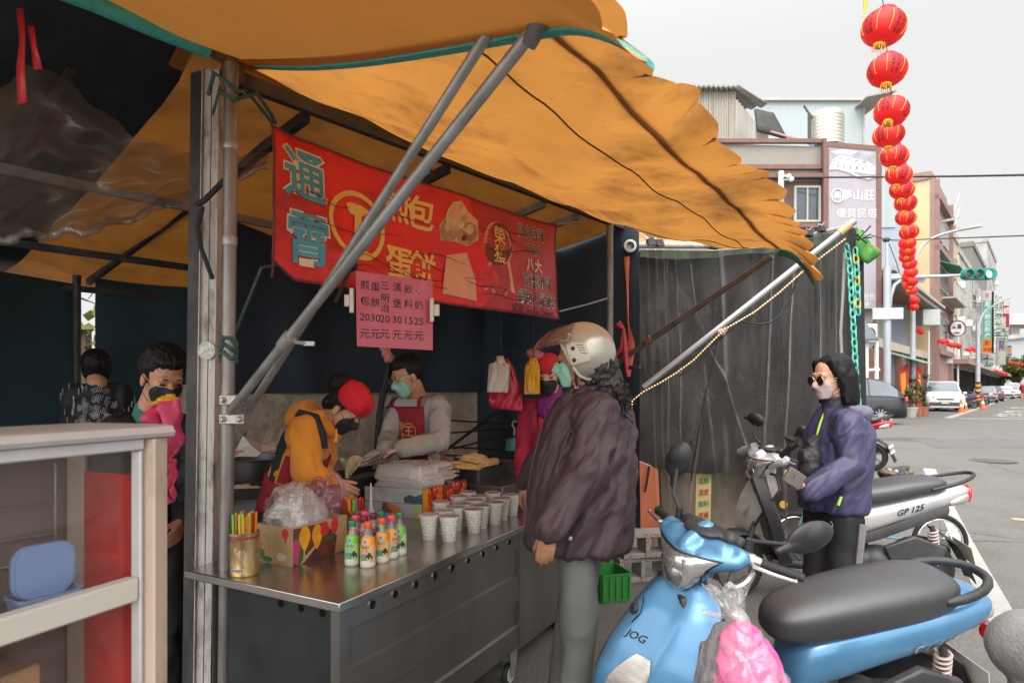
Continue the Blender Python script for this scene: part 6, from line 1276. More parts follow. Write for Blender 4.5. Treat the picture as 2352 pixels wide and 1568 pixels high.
# ---- 5 woman in the purple rain jacket
f=V((-.95,-.30,0)).normalized();l=UP.cross(f)
J=dict(f=f,l=l,pel=at(1912,1160,3.42),che=at(1922,1015,3.42),nb=at(1922,938,3.42),hc=at(1908,868,3.4),R=axes(math.atan2(-.25,-.97),.10),s=1.0)
J.update(shl=at(1943,970,3.27),shr=at(1902,968,3.56),ell=at(1962,1068,3.2),wrl=at(1857,1128,3.16),elr=at(1868,1060,3.52),wrr=at(1842,1105,3.3))
J['hdl']=((-.85,.2,.3),(.1,.4,.8),-1,.9,0,.7);J['hdr']=((-.6,-.5,-.2),(.1,-.3,.9),1,.8,0,.6)
J['rings']=[(at(x,y,3.42),a,b)for x,y,a,b in((1912,1166,.140,.185),(1912,1163,.144,.19),(1914,1110,.146,.19),(1920,1050,.15,.19),(1926,1000,.145,.185),(1928,965,.115,.15),(1924,940,.085,.1))]
purple=mat("rain_jacket_purple",(.042,.038,.092),.5,var=.12,scale=5,bump=.3,bscale=11,stretch=(1,1,.6))
t,bv,tb=person("woman with black bob, sunglasses and pink mask in a purple rain jacket",J,sk3,purple,blackm,seed=15,fold=.013,fsc=6.5,tr=(.15,.15),flat=.9,armr=(.07,.062,.05),fst=along((-.6,0,-.7),.4,1.5),voxt=.007,group="people at the stall");hc,R=J['hc'],J['R'];P=lambda a,b,c:hc+R@V((a,b,c))
me=blob([('e',P(-.032,0,.045),(.1,.09,.093),R),('c',P(-.06,.03,0),P(-.07,.04,-.12),.07,.055),('c',P(-.06,-.03,0),P(-.07,-.04,-.12),.07,.055),('c',P(.0,.082,.03),P(-.01,.088,-.13),.028,.018),('c',P(.0,-.082,.03),P(-.01,-.088,-.13),.028,.018),('c',P(.03,.06,.085),P(.0,.09,-.03),.024,.02),('c',P(.03,-.06,.085),P(.0,-.09,-.03),.024,.02)],.006,4);crumple(me,.0025,70,(1,1,.15));part("hair",me,mat("hair_bob",(.010,.009,.010),.5,spec=.2,var=.4,scale=60,stretch=(1,1,.06),bump=.25,bscale=160),t,world=True)
mask_on(t,bv,hc,R,mat("mask_pink",(.5,.38,.38),.75,var=.05,bump=.3,bscale=50),1.0,-.012,strap=whp,wd=1.05);eyes_on(t,hc,R)
m=MB()
for sg in(-1,1):m.lathe([(.025,-.0015),(.026,0),(.025,.0015)],P(.1,sg*.034,-.006),20,0,R@Matrix.Rotation(math.pi/2,3,'Y'))
gl=part("sunglasses",m,mat("sun_lens",(.02,.015,.014),.08),t,world=True);m=MB()
for sg in(-1,1):m.tube([P(.1,sg*.034,-.006)+R@V((0,.026*math.cos(q),.026*math.sin(q)))for q in[i*.4 for i in range(17)]],.0016,5);m.tube([P(.098,sg*.06,.0),P(.05,sg*.082,.004),P(-.01,sg*.083,0)],.0015,5)
part("frame",m,MATS["wire_gold"],gl,world=True)
dk=mat("jacket_navy_collar",(.02,.022,.045),.6,var=.1)
me=blob([('c',J['nb']+UP*-.03,J['nb']+UP*.035+f*.01,.085,.068)],.008,3);crumple(me,.006,20,(1,1,1),3);part("collar",me,dk,t,world=True)
me=blob([('c',J['nb']-f*.09+l*.09+UP*-.03,J['nb']-f*.09-l*.09+UP*-.03,.045,.045),('c',J['nb']-f*.09+l*.09+UP*-.03,J['nb']+l*.1+f*.0+UP*-.01,.045,.025),('e',J['nb']-f*.13+UP*-.07,(.05,.09,.06))],.008,4);crumple(me,.01,12,(1,1,1),2);part("hood",me,mat("hood_grey_purple",(.13,.12,.17),.7,var=.15),t,world=True)
pz=[on_torso(tb,J,v,.08+.1*v,.014)[0]for v in(-.32,-.15,.05,.25,.42)];m=MB();m.tube([J['nb']+f*.08+l*.01]+pz,.006,6);part("zip",m,mat("zip_lime",(.35,.62,.05),.5),t,world=True)
m=MB();m.tube([at(1932,1140,3.2),at(1925,1160,3.195)],.008,6);part("pocket_zip",m,MATS["zip_lime"],t,world=True)
m=MB();w_=(J['ell']-J['wrl']).normalized();m.tube([J['wrl']+w_*.04,J['wrl']-w_*.005],[.053,.048],14);part("cuff",m,purple,t,world=True)
m=MB();hl,kl,al=J['hpl'],J['knl'],J['anl'];side=l*.088-f*.02
m.tube([hl+side+UP*-.02,kl+side*.8,al+side*.7+UP*.03],[.02,.018,.016],6);part("trouser_stripe",m,mat("stripe_grey",(.2,.19,.19),.85,var=.15,scale=60),t,world=True)
m=MB();lg_=at(1908,1207,3.23);m.tube([lg_+V((.012*math.sin(q)*math.cos(q*.5),0,.02*math.cos(q)))for q in[i*.35 for i in range(18)]],.0018,5);part("trouser_logo",m,whp,t,world=True)
sb=thing("sling_bag","black sling bag worn across the chest of the woman in purple","bag",at(1862,1075,3.26))
me=blob([('c',at(1868,1015,3.27),at(1858,1075,3.25),.035,.052),('c',at(1855,1050,3.25),at(1862,1085,3.26),.045,.045)],.007,3);crumple(me,.008,14,(1,1,1),4);part("bag_body",me,mat("bag_black",(.014,.014,.015),.55,var=.2,bump=.3,bscale=60),sb,world=True)
m=MB();pts=[at(1866,1012,3.24),at(1885,990,3.22),at(1912,962,3.22),at(1935,938,3.3),at(1945,930,3.38)];m.rings([[p+V((-.012,-.004,-.012)),p+V((-.012,0,-.012)),p+V((.012,0,.012)),p+V((.012,-.004,.012))]for p in pts]);part("strap",m,blackm,sb,world=True)
wl_=thing("wallet","grey brown zip wallet with wrist strap in the woman's hands","wallet",at(1823,1100,3.12));RW=Matrix.Rotation(.55,3,'Y')@Matrix.Rotation(.2,3,'Z')
m=MB();m.box(at(1824,1098,3.11),(.105,.022,.082),RW);part("wallet_body",m,mat("leather_taupe",(.13,.115,.1),.5,var=.1,bump=.2,bscale=150),wl_,world=True,bevel=.006)
m=MB();c_=at(1824,1098,3.098);m.tube([c_+RW@V((-.05,0,.022)),c_+RW@V((.05,0,.022))],.002,5);m.tube([c_+RW@V((-.01,-.003,.022)),c_+RW@V((-.002,-.003,-.002))],.003,5);part("zip",m,MATS["wire_gold"],wl_,world=True)
m=MB();m.tube([at(1806,1105,3.1),at(1804,1140,3.1),at(1806,1180,3.1),at(1806,1200,3.1)],[.005,.004,.004,.007],6);part("wrist_strap",m,mat("leather_dark",(.05,.045,.04),.5),wl_,world=True)
# ---- 6 young man with the black mask behind the post
f=V((.75,-.66,0)).normalized();l=UP.cross(f)
J=dict(f=f,l=l,pel=at(335,1230,2.85),che=at(335,1060,2.85),nb=at(345,950,2.84),hc=at(374,866,2.78),R=axes(math.atan2(-.62,.78),.42),s=1.06)
J.update(shl=at(420,985,2.98),shr=at(262,985,2.75),ell=at(440,1120,2.95),wrl=at(420,1200,2.75),elr=at(245,1120,2.7),wrr=at(310,1190,2.55));J['hdl']=((.1,-.8,-.4),(-.8,0,0),-1,.5);J['hdr']=((.8,-.4,-.3),(0,.5,-.8),1,.5)
t,bv,tb=person("young man with cropped black hair, black mask and black jacket left of the post",J,sk1,mat("jacket_black",(.012,.012,.014),.65,var=.3,bump=.3,bscale=60),blackm,seed=21);hc,R=J['hc'],J['R'];P=lambda a,b,c:hc+R@V((a,b,c))*1.06
hair_cap(t,hc,R,1.06,[('e',P(-.005,0,.088),(.085,.078,.06),R),('e',P(.04,0,.09),(.05,.065,.035),R)],amp=.006,sc_=45);mask_on(t,bv,hc,R,MATS["mask_black"],1.06,-.01);eyes_on(t,hc,R,1.06,.0035)
me=blob([('c',J['nb']+UP*-.02,J['nb']+UP*.01,.082,.07)],.009,2);part("collar",me,mat("collar_teal",(.03,.14,.12),.8),t,world=True)
# ---- 7 diner seen from the back
f=V((-.35,.93,0)).normalized();l=UP.cross(f)
J=dict(f=f,l=l,pel=at(222,1060,4.1),che=at(224,945,4.05),nb=at(224,880,4.02),hc=at(222,848,4.06),R=axes(math.atan2(.93,-.35),.15),s=.96)
J.update(shl=at(172,905,4.0),shr=at(278,905,4.1),ell=at(160,1000,4.1),wrl=at(180,1050,4.3),elr=at(290,1000,4.2),wrr=at(260,1050,4.4));J['hdl']=((.2,.9,-.2),(0,0,-1),1,.4);J['hdr']=((-.2,.9,-.2),(0,0,-1),-1,.4)
pat=mat("shirt_black_pattern",(.012,.013,.015),.75,var=.2)
t,bv,tb=person("diner in a black patterned shirt seen from behind at the back left",J,sk1,pat,blackm,seed=25);hair_cap(t,J['hc'],J['R'],.98,[('e',J['hc']+UP*.01,(.085,.08,.1))])
m=MB();rp_=random.Random(12)
for k in range(170):
 v,a=rp_.uniform(-.75,1.0),rp_.uniform(-1.9,1.9);c_=J['che'].lerp(J['pel'],v);d=(-f*math.cos(a)-l*math.sin(a)).normalized();h=tb.ray_cast(c_+d*.6,-d,.6)
 if h[0]:
  x=UP.cross(d).normalized();q=rp_.choice((.4,1.3));ux=x*math.cos(q)+UP*math.sin(q);p=h[0]+d*.016
  for j in range(3):e_=p+ux.cross(d)*.011*j;m.tube([e_-ux*.02,e_+ux*.02],.0018,4,caps=False)
part("shirt_pattern",m,mat("pattern_white",(.42,.42,.42),.8),t,world=True)["kind"]="stuff"
# ========== scooters
def paint(n,c,rough=.32,metal=.35):return mat("paint_"+n,c,rough,metal=metal,var=.05,scale=3,coat=.5,dirt=tuple(x*.55 for x in c),damt=.35,dscale=5,bump=0)
plas=mat("scooter_plastic",(.02,.02,.021),.5,var=.25,scale=9,dirt=(.06,.058,.055),damt=.45,dscale=7)
plasg=mat("scooter_plastic_grey",(.045,.045,.048),.5,var=.2,dirt=(.1,.095,.09),damt=.5,dscale=8)
rubber=mat("tyre",(.016,.016,.016),.85,var=.3,scale=30,dirt=(.06,.055,.05),damt=.5,dscale=20)
seatm=mat("seat_vinyl",(.034,.035,.039),.36,spec=.8,var=.15,scale=4,bump=.12,bscale=350,dirt=(.06,.058,.056),damt=.4,dscale=5)
chrome=mat("chrome",(.6,.6,.6),.2,metal=.95,var=.08);alloy=mat("alloy",(.45,.45,.45),.35,metal=.85,var=.12,scale=9)
lampg=mat("headlight_glass",(.55,.55,.54),.1,metal=.8,var=.3,scale=7,coat=1.0,rvar=.05,stretch=(1,4,1))
lampc=mat("indicator_clear",(.5,.47,.43),.15,metal=.5,var=.25,scale=12,coat=1.0,stretch=(1,1,5));lampr=mat("tail_red",(.55,.012,.02),.15,var=.3,scale=20,coat=1.0);ambr=mat("lamp_amber",(.6,.2,.03),.2,coat=.8)
def sec(x,zc,hw,hh,n=22,p=2.6,top=1.0):
 o=[]
 for k in range(n):
  a=2*math.pi*k/n;c,s=math.cos(a),math.sin(a);o.append(V((x,hw*math.copysign(abs(c)**(2/p),c),zc+hh*math.copysign(abs(s)**(2/p),s)*(top if s>0 else 1))))
 return o
def secs(T,**k):return[sec(*t,**k)for t in T]
def spring(a,b,r,w_,turns):
 d=b-a;x,y=frame(d);n=turns*12;return[a+d*(i/n)+(x*math.cos(i*2*math.pi/12)+y*math.sin(i*2*math.pi/12))*r for i in range(n+1)]
def cast(bv,o,d):
 h=bv.ray_cast(V(o),V(d),3);return h[0]
def facing_patch(bv,outline,d=(-1,0,0),off=.006,n=14):
 "lamp glass lying on the bodywork: outline(v)->(y0,y1,z), seen along d"
 m=MB();R=[];d=V(d)
 for j in range(n+1):
  y0,y1,z=outline(j/n);row=[]
  for i in range(n+1):
   y=y0+(y1-y0)*i/n;o=V((2.2,y,z))if abs(d.x)>.5 else V((y,2.0,z));h=cast(bv,o,d);row.append((o,h))
  good=[h for o,h in row if h]or[V((1.1,0,z))]
  R.append([(h-d*off if h else V((good[-1].x if abs(d.x)>.5 else o.x,o.y if abs(d.x)>.5 else good[-1].y,z))-d*off)for o,h in row])
 m.rings(R,close=False,caps=False);return m
def make_scooter(S,label,loc,yaw,lean=-.1,steer=.4,s=1.0,group="scooters parked at the kerb"):
 t=thing("motor_scooter",label,"scooter",loc,0,group,rot=(lean,0,yaw));t.scale=(s,s,s)
 body,sm=S['paint'],S.get('seat',seatm);piv=V((1.0,0,0));RS_=Matrix.Translation(piv)@Matrix.Rotation(steer,4,'Z')@Matrix.Translation(-piv)
 def stm(m):
  if isinstance(m,MB):m.xf(RS_)
  else:m.transform(RS_)
  return m
 def wheel(x,st):
  c=V((x,0,.225));Ry=Matrix.Rotation(math.pi/2,3,'X');m=MB();m.lathe([(.15,-.038),(.19,-.05),(.215,-.04),(.225,-.015),(.225,.015),(.215,.04),(.19,.05),(.15,.038)],c,36,0,Ry,caps=False)
  w_=part("wheel",stm(m)if st else m,rubber,t);m=MB();m.lathe([(.152,-.036),(.156,-.03),(.14,-.012),(.14,.012),(.156,.03),(.152,.036)],c,30,0,Ry,caps=False);m.lathe([(.04,-.05),(.045,-.03),(.045,.03),(.04,.05)],c,16,0,Ry)
  for k in range(5):a=k*2*math.pi/5;m.bar(c+V((.03*math.cos(a),0,.03*math.sin(a))),c+V((.146*math.cos(a),0,.146*math.sin(a))),.03,.022,up=V((0,1,0)))
  part("rim",stm(m)if st else m,alloy,w_,ang=30)
 wheel(0,False);wheel(1.24,True)
 m=MB();
 for k in(-1,1):m.tube([V((1.24,k*.065,.225)),V((1.12,k*.06,.56))],.018,8)
 part("fork",stm(m),plasg,t)
 m=MB();R=[]
 for a in[math.radians(q)for q in range(10,171,16)]:R.append([V((1.24+.258*math.cos(a)*(1+.03*abs(k)),k*.075,.225+(.262-.02*abs(k)**2)*math.sin(a)))for k in(-1,-.6,0,.6,1)])
 m.rings(R,close=False,caps=False);part("front_fender",stm(m),body if S.get('fender')else plas,t,solid=.006,ang=180)
 A=S['apron'];m=MB()
 def ap(u,v):
  k=v*(len(A)-1);i=min(len(A)-2,int(k));q=k-i;z,xf,w_,d=[A[i][j]*(1-q)+A[i+1][j]*q for j in range(4)];q2=u*2-1
  return V((xf-d*abs(q2)**1.7+.03*math.exp(-(q2/.3)**2)-.03+.012*math.exp(-((abs(q2)-.62)/.12)**2),w_*q2,z))
 m.grid(ap,36,30);apm=m.mesh("front_apron",body,True,180);apo=part("front_apron",apm,None,t,solid=.016,off=-1);abv=bvh(apm)
 m=MB();m.tube([ap(0,i/14)for i in range(15)]+[ap(i/10,1)for i in range(1,10)]+[ap(1,1-i/14)for i in range(15)],.009,8);part("apron_trim",m,plas,t)
 m=MB();I=S.get('inner',((.26,.90,.15),(.36,.945,.17),(.55,.97,.19),(.72,1.0,.18),(.83,1.02,.11)))
 m.rings([[V((x-.02*(1-abs(k)**3),w_*k,z))for k in(-1,-.8,-.4,0,.4,.8,1)]+[V((x+.09,w_*k*.98,z))for k in(1,0,-1)]for z,x,w_ in I]);part("inner_shield",m,plas,t,bevel=.01)
 m=MB();m.tube([V((1.02,0,.80)),V((.985,0,.93))],[.055,.045],14);part("steering_neck",m,plas,t)
 for sg in(-1,1):
  z0,z1,ya,yb=S.get('ind',(.44,.62,.055,.175));nm=facing_patch(abv,lambda v:(sg*(ya+.05*v**2),sg*(ya+(yb-ya)*(.35+.65*math.sin(math.pi*(.12+.62*v)))),z0+(z1-z0)*v),off=.008);part("indicator",nm,lampc,t,ang=180)
 if S.get('badge'):
  h=cast(abv,(2,0,.735),(-1,0,0));m=MB();m.lathe([(.021,-.004),(.021,.01),(.018,.013),(.002,.012)],h,20,0,Matrix.Rotation(math.pi/2-.25,3,'Y'));part("badge",m,plas,t)
  m=MB();h2=[cast(abv,(2,y,z),(-1,0,0))+V((.003,0,0))for y,z in((.03,.70),(.034,.735),(.02,.765),(.0,.78))];m.rings([[p+V((.0,0,-.008)),p+V((.004,0,0)),p+V((0,0,.008))]for p in h2],close=False,caps=False);part("badge_slot",m,plas,t)
 for s_,y0,z0,sz,mt in S.get('ftext',()):
  me=text_me(s_,sz,.01,.0)
  for v in me.vertices:a,b,c_=v.co;h=cast(abv,(2,y0-(-a),z0+b),(-1,0,0));v.co=(h+V((.004,0,0)))if h else V((1.1,y0+a,z0+b))
  me.name="lettering";part("lettering",me,mt,t)
 dz=S.get('cowlz',0);P=lambda x,y,z:V((x,y,z+dz))
 pr=[('c',P(.975,-.17,.965),P(.975,.17,.965),.034,.034),('c',P(1.0,-.11,.955),P(1.0,.11,.955),.05,.05),('e',P(1.045,0,.905),(.085,.105,.085)),('e',P(1.075,0,.86),(.06,.075,.065)),('c',P(1.0,-.17,.955),P(1.05,-.06,.93),.028,.05),('c',P(1.0,.17,.955),P(1.05,.06,.93),.028,.05),('c',P(1.07,0,.97),P(.97,0,1.0),.035,.045),('c',P(.99,0,.9),P(.985,0,.84),.06,.055)]
 me=stm(blob(pr,.0065,7));cw=part("handlebar_cowl",me,body,t)
 inv=RS_.inverted();loc_me=me.copy();loc_me.transform(inv);cbv=bvh(loc_me);bpy.data.meshes.remove(loc_me)
 def lampo(k):return lambda v:(-(.03+.075*min(1,v*1.9)**.7+.03*max(0,v-.55))*k,(.03+.075*min(1,v*1.9)**.7+.03*max(0,v-.55))*k,.805+dz+.155*v*1.0)
 def lamp2(k):
  def f(v):
   w_=(.025+.07*math.sin(math.pi/2*min(1,v*1.6)))*k+.045*max(0,(v-.6)/.4)**1.4*k;return-w_,w_,.805+dz-.006*(k-1)*20*(.5-v)+.15*v
  return f
 part("headlight_bezel",stm(facing_patch(cbv,lamp2(1.09),off=.004)),plas,t,ang=180);hl=part("headlight",stm(facing_patch(cbv,lamp2(1.0),off=.010)),lampg,t,ang=180)
 m=MB();m.lathe([(.05,0),(.045,.02),(.02,.03),(.002,.032)],cast(cbv,(2,0,.865+dz),(-1,0,0))+V((-.02,0,0)),24,0,Matrix.Rotation(math.pi/2,3,'Y'));part("lamp_bulb",stm(m),chrome,hl)
 me=blob([('c',P(.93,-.12,.99),P(.93,.12,.99),.03,.03),('c',P(.955,-.10,1.005),P(.955,.10,1.005),.03,.03),('e',P(.985,0,1.015),(.06,.085,.018))],.007,5);part("meter_hood",stm(me),plas,t)
 for sg in(-1,1):
  m=MB();a,b=P(.955,sg*.17,.965),P(.87,sg*.345,.945);d=(b-a).normalized();m.tube([a,a+d*.03],.024,14);m.tube([a+d*.03,a+d*.055],[.021,.017],14);part("switch_housing",stm(m),alloy if S.get('alloysw')else plas,t)
  m=MB();pts=[a+d*(.055+.0145*i)for i in range(9)];m.tube(pts,[.0165,.0178,.0165,.0178,.0165,.0178,.0165,.0178,.017],14);m.tube([pts[-1],pts[-1]+d*.008,pts[-1]+d*.009,pts[-1]+d*.026],[.021,.021,.0155,.014],14);part("grip",stm(m),blackr,t)
  m=MB();n_=V((-d.y,d.x,0))*(-sg if False else 1);fw=V((1,0,0));l0=a+d*.03+fw*.02;m.tube([l0,l0+fw*.03+d*.03,l0+fw*.035+d*.10,l0+fw*.028+d*.16],[.008,.009,.0075,.006],8);m.ell(l0+fw*.027+d*.165,(.0085,.0085,.0085));part("brake_lever",stm(m),alloy,t)
  mb_,hd,rr,yw=S['mirror'][0 if sg<0 else 1];m0=P(.935,sg*.165,.985);m1=V(mb_);m=MB();m.tube([m0,m0+UP*.045],[.017,.013],10);m.tube([m0+UP*.04,m0.lerp(m1,.5)+V(hd),m1],[.007,.007,.009],8);mo=part("mirror",stm(m),plas,t)
  me=blob([('e',(0,0,0),(.022*rr,.08*rr,.05*rr)),('e',(0,.015*rr,.005),(.03*rr,.055*rr,.042*rr)),('c',(0,-.05*rr,-.01),(0,-.105*rr,-.02),.02*rr,.012*rr)],.006,4);me.transform(Matrix.Translation(m1)@Matrix(yw).to_4x4()if not isinstance(yw,(tuple,list))else Matrix.Translation(m1)@Euler(yw).to_matrix().to_4x4());part("mirror_shell",stm(me),plas,mo)
 m=MB();m.rings(secs(S['seatsec'],p=3.0));part("seat",m,sm,t,subsurf=2,ang=180)
 tail=MB();tail.rings(secs(S['tailsec'],p=2.9));tme=tail.mesh("tail_body",body,True,180)
 part("tail_body",tme,None,t,subsurf=2);dg=bpy.context.evaluated_depsgraph_get();tbv=bvh(bpy.data.meshes.new_from_object(t.children[-1].evaluated_get(dg))if False else evaluated(tme.copy(),lambda o:mods(o,subsurf=2)))
 m=MB();m.tube([V(p)for p in S['rail']],S.get('railr',.017),10);part("grab_rail",m,plas,t,subsurf=1)
 m=MB();m.rings(secs(S['lamp'],p=2.4));part("tail_light",m,lampc,t,subsurf=2,ang=180)
 m=MB();m.rings(secs(S['lampred'],p=2.4));part("tail_lens",m,lampr,t,subsurf=2,ang=180)
 for s_,x0,z0,sz,mt,bd,sh in S.get('stext',()):
  for sg in(1,-1):
   me=text_me(s_,sz,bd,.0)
   for v in me.vertices:a,b,c_=v.co;x=x0-sg*(a+sh*b);z=z0+b+S.get('trise',.28)*(x0-x)*1.0;h=cast(tbv,(x,sg*2,z),(0,-sg,0));v.co=h+V((0,sg*.004,0))if h else V((x,sg*.15,z))
   me.name="lettering";part("lettering",me,mt,t)
 m=MB();m.rings(secs(((.98,.27,.14,.03),(.8,.265,.16,.035),(.6,.27,.16,.045),(.5,.36,.14,.10),(.42,.42,.12,.12)),p=4));part("floorboard",m,plas,t,bevel=.008)
 m=MB()
 for k in range(7):m.box((.66+.045*k,.08,.3),(.018,.11,.006))
 part("foot_mat",m,plasg,t)
 me=blob([('c',(.42,.05,.30),(.0,.085,.235),.085,.08),('e',(.28,.06,.30),(.13,.1,.1)),('c',(.05,.11,.25),(-.02,.11,.22),.065,.06),('b',(.12,.09,.34),(.2,.1,.08))],.01,4);part("engine_case",me,plasg,t)
 m=MB();m.poly([(.28,.13,.42),(.24,.13,.33),(-.08,.13,.36),(-.1,.13,.43),(.1,.13,.5)],.04,(0,1,0));part("air_box",m,plasg,t,bevel=.01)
 m=MB();a,b=V((-.06,.115,.27)),V((-.02,.125,.56));m.tube([a,b],.014,8);ss=part("shock_absorber",m,plasg,t);m=MB();m.tube(spring(a.lerp(b,.25),b.lerp(a,.08),.028,.006,9),.0065,6);part("spring",m,S.get('spring',whp),ss)
 m=MB();m.rings([[V((x,k*.07,z+.015*(1-k*k)))for k in(-1,-.5,0,.5,1)]for x,z in((-.08,.50),(-.2,.42),(-.27,.30),(-.33,.16))],close=False,caps=False);mg=part("rear_mudguard",m,plas,t,solid=.008,ang=180)
 m=MB();m.poly([(-.262,-.12,.42),(-.262,.12,.42),(-.295,.12,.30),(-.295,-.12,.30)],.004,(-1,0,-.2));pl_=part("number_plate",m,lab_w,t)
 if S.get('plate'):
  me=text_me(S['plate'],.062,.02,.0);me.transform(tmat(V((-.284,0,.362)),(0,-1,0),(.033,0,.12)));me.name="lettering";part("lettering",me,ink,pl_)
 m=MB();m.tube([V((.25,-.12,.26)),V((.05,-.15,.27)),V((-.25,-.16,.33))],[.02,.05,.055],14);part("exhaust",m,plasg,t)
 m=MB();m.tube([V((.52,.13,.22)),V((.49,.2,.03+.0)),V((.45,.24,.0))],[.012,.011,.014],8);part("side_stand",m,steeld,t)
 return t,tbv,abv
silv=mat("letter_silver",(.55,.55,.53),.3,metal=.8)
blueS=dict(paint=paint("sky_blue",(.095,.26,.45)),fender=True,badge=True,alloysw=True,cowlz=.03,apron=((.30,1.36,.17,.12),(.40,1.385,.24,.18),(.50,1.37,.275,.205),(.61,1.32,.28,.21),(.70,1.26,.268,.2),(.77,1.21,.24,.18),(.83,1.155,.19,.14),(.875,1.10,.11,.07)),mirror=(((.89,-.235,1.235),(.02,-.01,-.02),1.05,(1.25,.0,.35)),((.79,.30,1.09),(.03,.03,.02),1.22,(.18,.05,1.25))),seatsec=((.70,.645,.03,.03),(.67,.65,.095,.07),(.54,.672,.14,.09),(.34,.71,.155,.095),(.15,.74,.16,.092),(-.02,.755,.145,.085),(-.09,.765,.10,.055),(-.11,.765,.06,.025)),tailsec=((.60,.44,.09,.10),(.52,.50,.13,.12),(.35,.56,.155,.11),(.15,.61,.162,.10),(-.05,.655,.158,.085),(-.2,.69,.13,.062),(-.27,.705,.09,.04)),rail=((.03,.13,.755),(-.04,.15,.775),(-.16,.135,.80),(-.24,.07,.812),(-.255,0,.812),(-.24,-.07,.812),(-.16,-.135,.80),(-.04,-.15,.775),(.03,-.13,.755)),railr=.02,lamp=((-.17,.675,.12,.03),(-.24,.672,.112,.042),(-.29,.665,.075,.04),(-.305,.66,.03,.02)),lampred=((-.26,.60,.05,.02),(-.30,.60,.045,.03),(-.315,.6,.02,.012)),stext=(("Sweet",.05,.585,.085,silv,.012,.35),),trise=.22,ftext=(("JOG",.07,.665,.036,ink),),plate=None)
BY=3.31;bloc=(1.60,2.62,0)
bs,tbv,abv=make_scooter(blueS,"sky blue scooter nearest the camera with a black seat and pink bag on its hook",bloc,BY,-.2,.40,.965)
m=MB();m.lathe([(.03,0),(.032,.006),(.026,.018),(.003,.026)],(-.225,.105,.598),20,0,Matrix.Rotation(-math.pi/2,3,'Y'));part("reflector",m,lampr,bs);
silS=dict(paint=paint("silver",(.50,.50,.50),.35,.3),badge=False,cowlz=.02,plate=None,apron=((.40,1.17,.05,.03),(.50,1.2,.11,.07),(.60,1.195,.155,.10),(.70,1.17,.185,.13),(.80,1.12,.19,.14),(.88,1.06,.12,.07)),ind=(.58,.66,.06,.10),inner=((.27,.84,.15),(.36,.88,.17),(.55,.93,.2),(.70,.985,.2),(.82,1.02,.14),(.88,1.03,.08)),mirror=(((.9,-.26,1.20),(.02,-.01,-.02),1.0,(-.2,0,.2)),((.88,.2,1.18),(.02,.01,-.02),.9,(.2,0,-.2))),seatsec=((.67,.69,.03,.02),(.63,.70,.09,.05),(.5,.715,.125,.07),(.3,.74,.14,.075),(.12,.79,.142,.07),(-.05,.815,.12,.055),(-.12,.82,.08,.035),(-.14,.82,.04,.015)),tailsec=((.58,.48,.08,.09),(.5,.53,.12,.11),(.3,.60,.145,.10),(.1,.67,.14,.085),(-.1,.73,.115,.065),(-.24,.77,.07,.04),(-.28,.785,.04,.02)),rail=((.0,.12,.80),(-.06,.135,.82),(-.2,.115,.855),(-.30,.05,.89),(-.31,0,.892),(-.30,-.05,.89),(-.2,-.115,.855),(-.06,-.135,.82),(.0,-.12,.80)),railr=.013,lamp=((-.10,.705,.118,.03),(-.2,.725,.10,.05),(-.27,.74,.06,.045),(-.285,.745,.03,.02)),lampred=((-.255,.745,.075,.055),(-.29,.76,.05,.062),(-.30,.765,.02,.04)),stext=(("GP 125",.12,.665,.055,ink,.02,.25),),trise=.3)
sloc=(2.86,4.43,0)
ss_,_,_=make_scooter(silS,"silver grey scooter with black inner panels standing behind the woman in purple",sloc,2.98,-.1,.42,1.03)
m=MB();m.lathe([(.026,0),(.026,.003)],(.93,.202,.70),20,0,Matrix.Rotation(-math.pi/2,3,'X'));part("round_sticker",m,mat("sticker_gold",(.6,.36,.08),.4),ss_)
m=MB();m.rings([[V((x,.155,z)),V((x,.163,z+.03)),V((x,.15,z+.07))]for x,z in((.5,.40),(.3,.47),(.1,.56),(-.1,.65))],close=False,caps=False);part("side_strip",m,plasg,ss_)
m=MB();m.tube([(.95,.18,1.02),(.90,.22,1.10),(.93,.2,1.16),(.88,.24,1.14)],.018,6);m.tube([(.93,.2,1.04),(.86,.26,1.12)],.012,6);part("phone_mount",m,blackm,ss_)
me=blob([('c',(1.02,-.2,.99),(1.1,-.33,.93),.05,.04),('c',(1.0,-.18,1.0),(.96,-.3,.97),.04,.03)],.01,3);crumple(me,.012,12,(1,1,1),3);part("bar_muff",me,mat("muff_grey",(.2,.2,.2),.7,var=.2,bump=.3),ss_)
redS=dict(silS);redS.update(paint=paint("red",(.36,.015,.02)),stext=(),plate="MGH-9913",spring=whp)
rs,_,_=make_scooter(redS,"red and black scooter seen from behind past the woman's back",(5.88,10.2,gz(0,10.2)),2.35,-.1,.2,1.02)
gS=dict(silS);gS.update(seat=mat("seat_cover_grey",(.17,.17,.165),.8,var=.1,scale=20,bump=.3,bscale=120),stext=(),paint=paint("graphite",(.08,.08,.085)))
gsc,_,_=make_scooter(gS,"scooter with a grey seat cover cut off at the lower right corner",(1.46,1.33,0),-1.2,-.1,.1,1.0)
me=blob([('c',(.62,0,.70),(.1,0,.76),.12,.13),('c',(.1,0,.76),(-.36,0,.80),.13,.10),('c',(.5,0,.6),(-.3,0,.64),.13,.11)],.012,6);crumple(me,.006,6,(1,1,1),2);part("seat_cover",me,MATS["seat_cover_grey"],gsc)
pinks=mat("shirt_pink",(.75,.09,.30),.85,var=.25,scale=9,bump=.5,bscale=40)
cb=thing("pink_laundry_bag","clear plastic bag knotted round pink clothes hanging on the blue scooter","plastic bag",at(1720,1568,1.98))
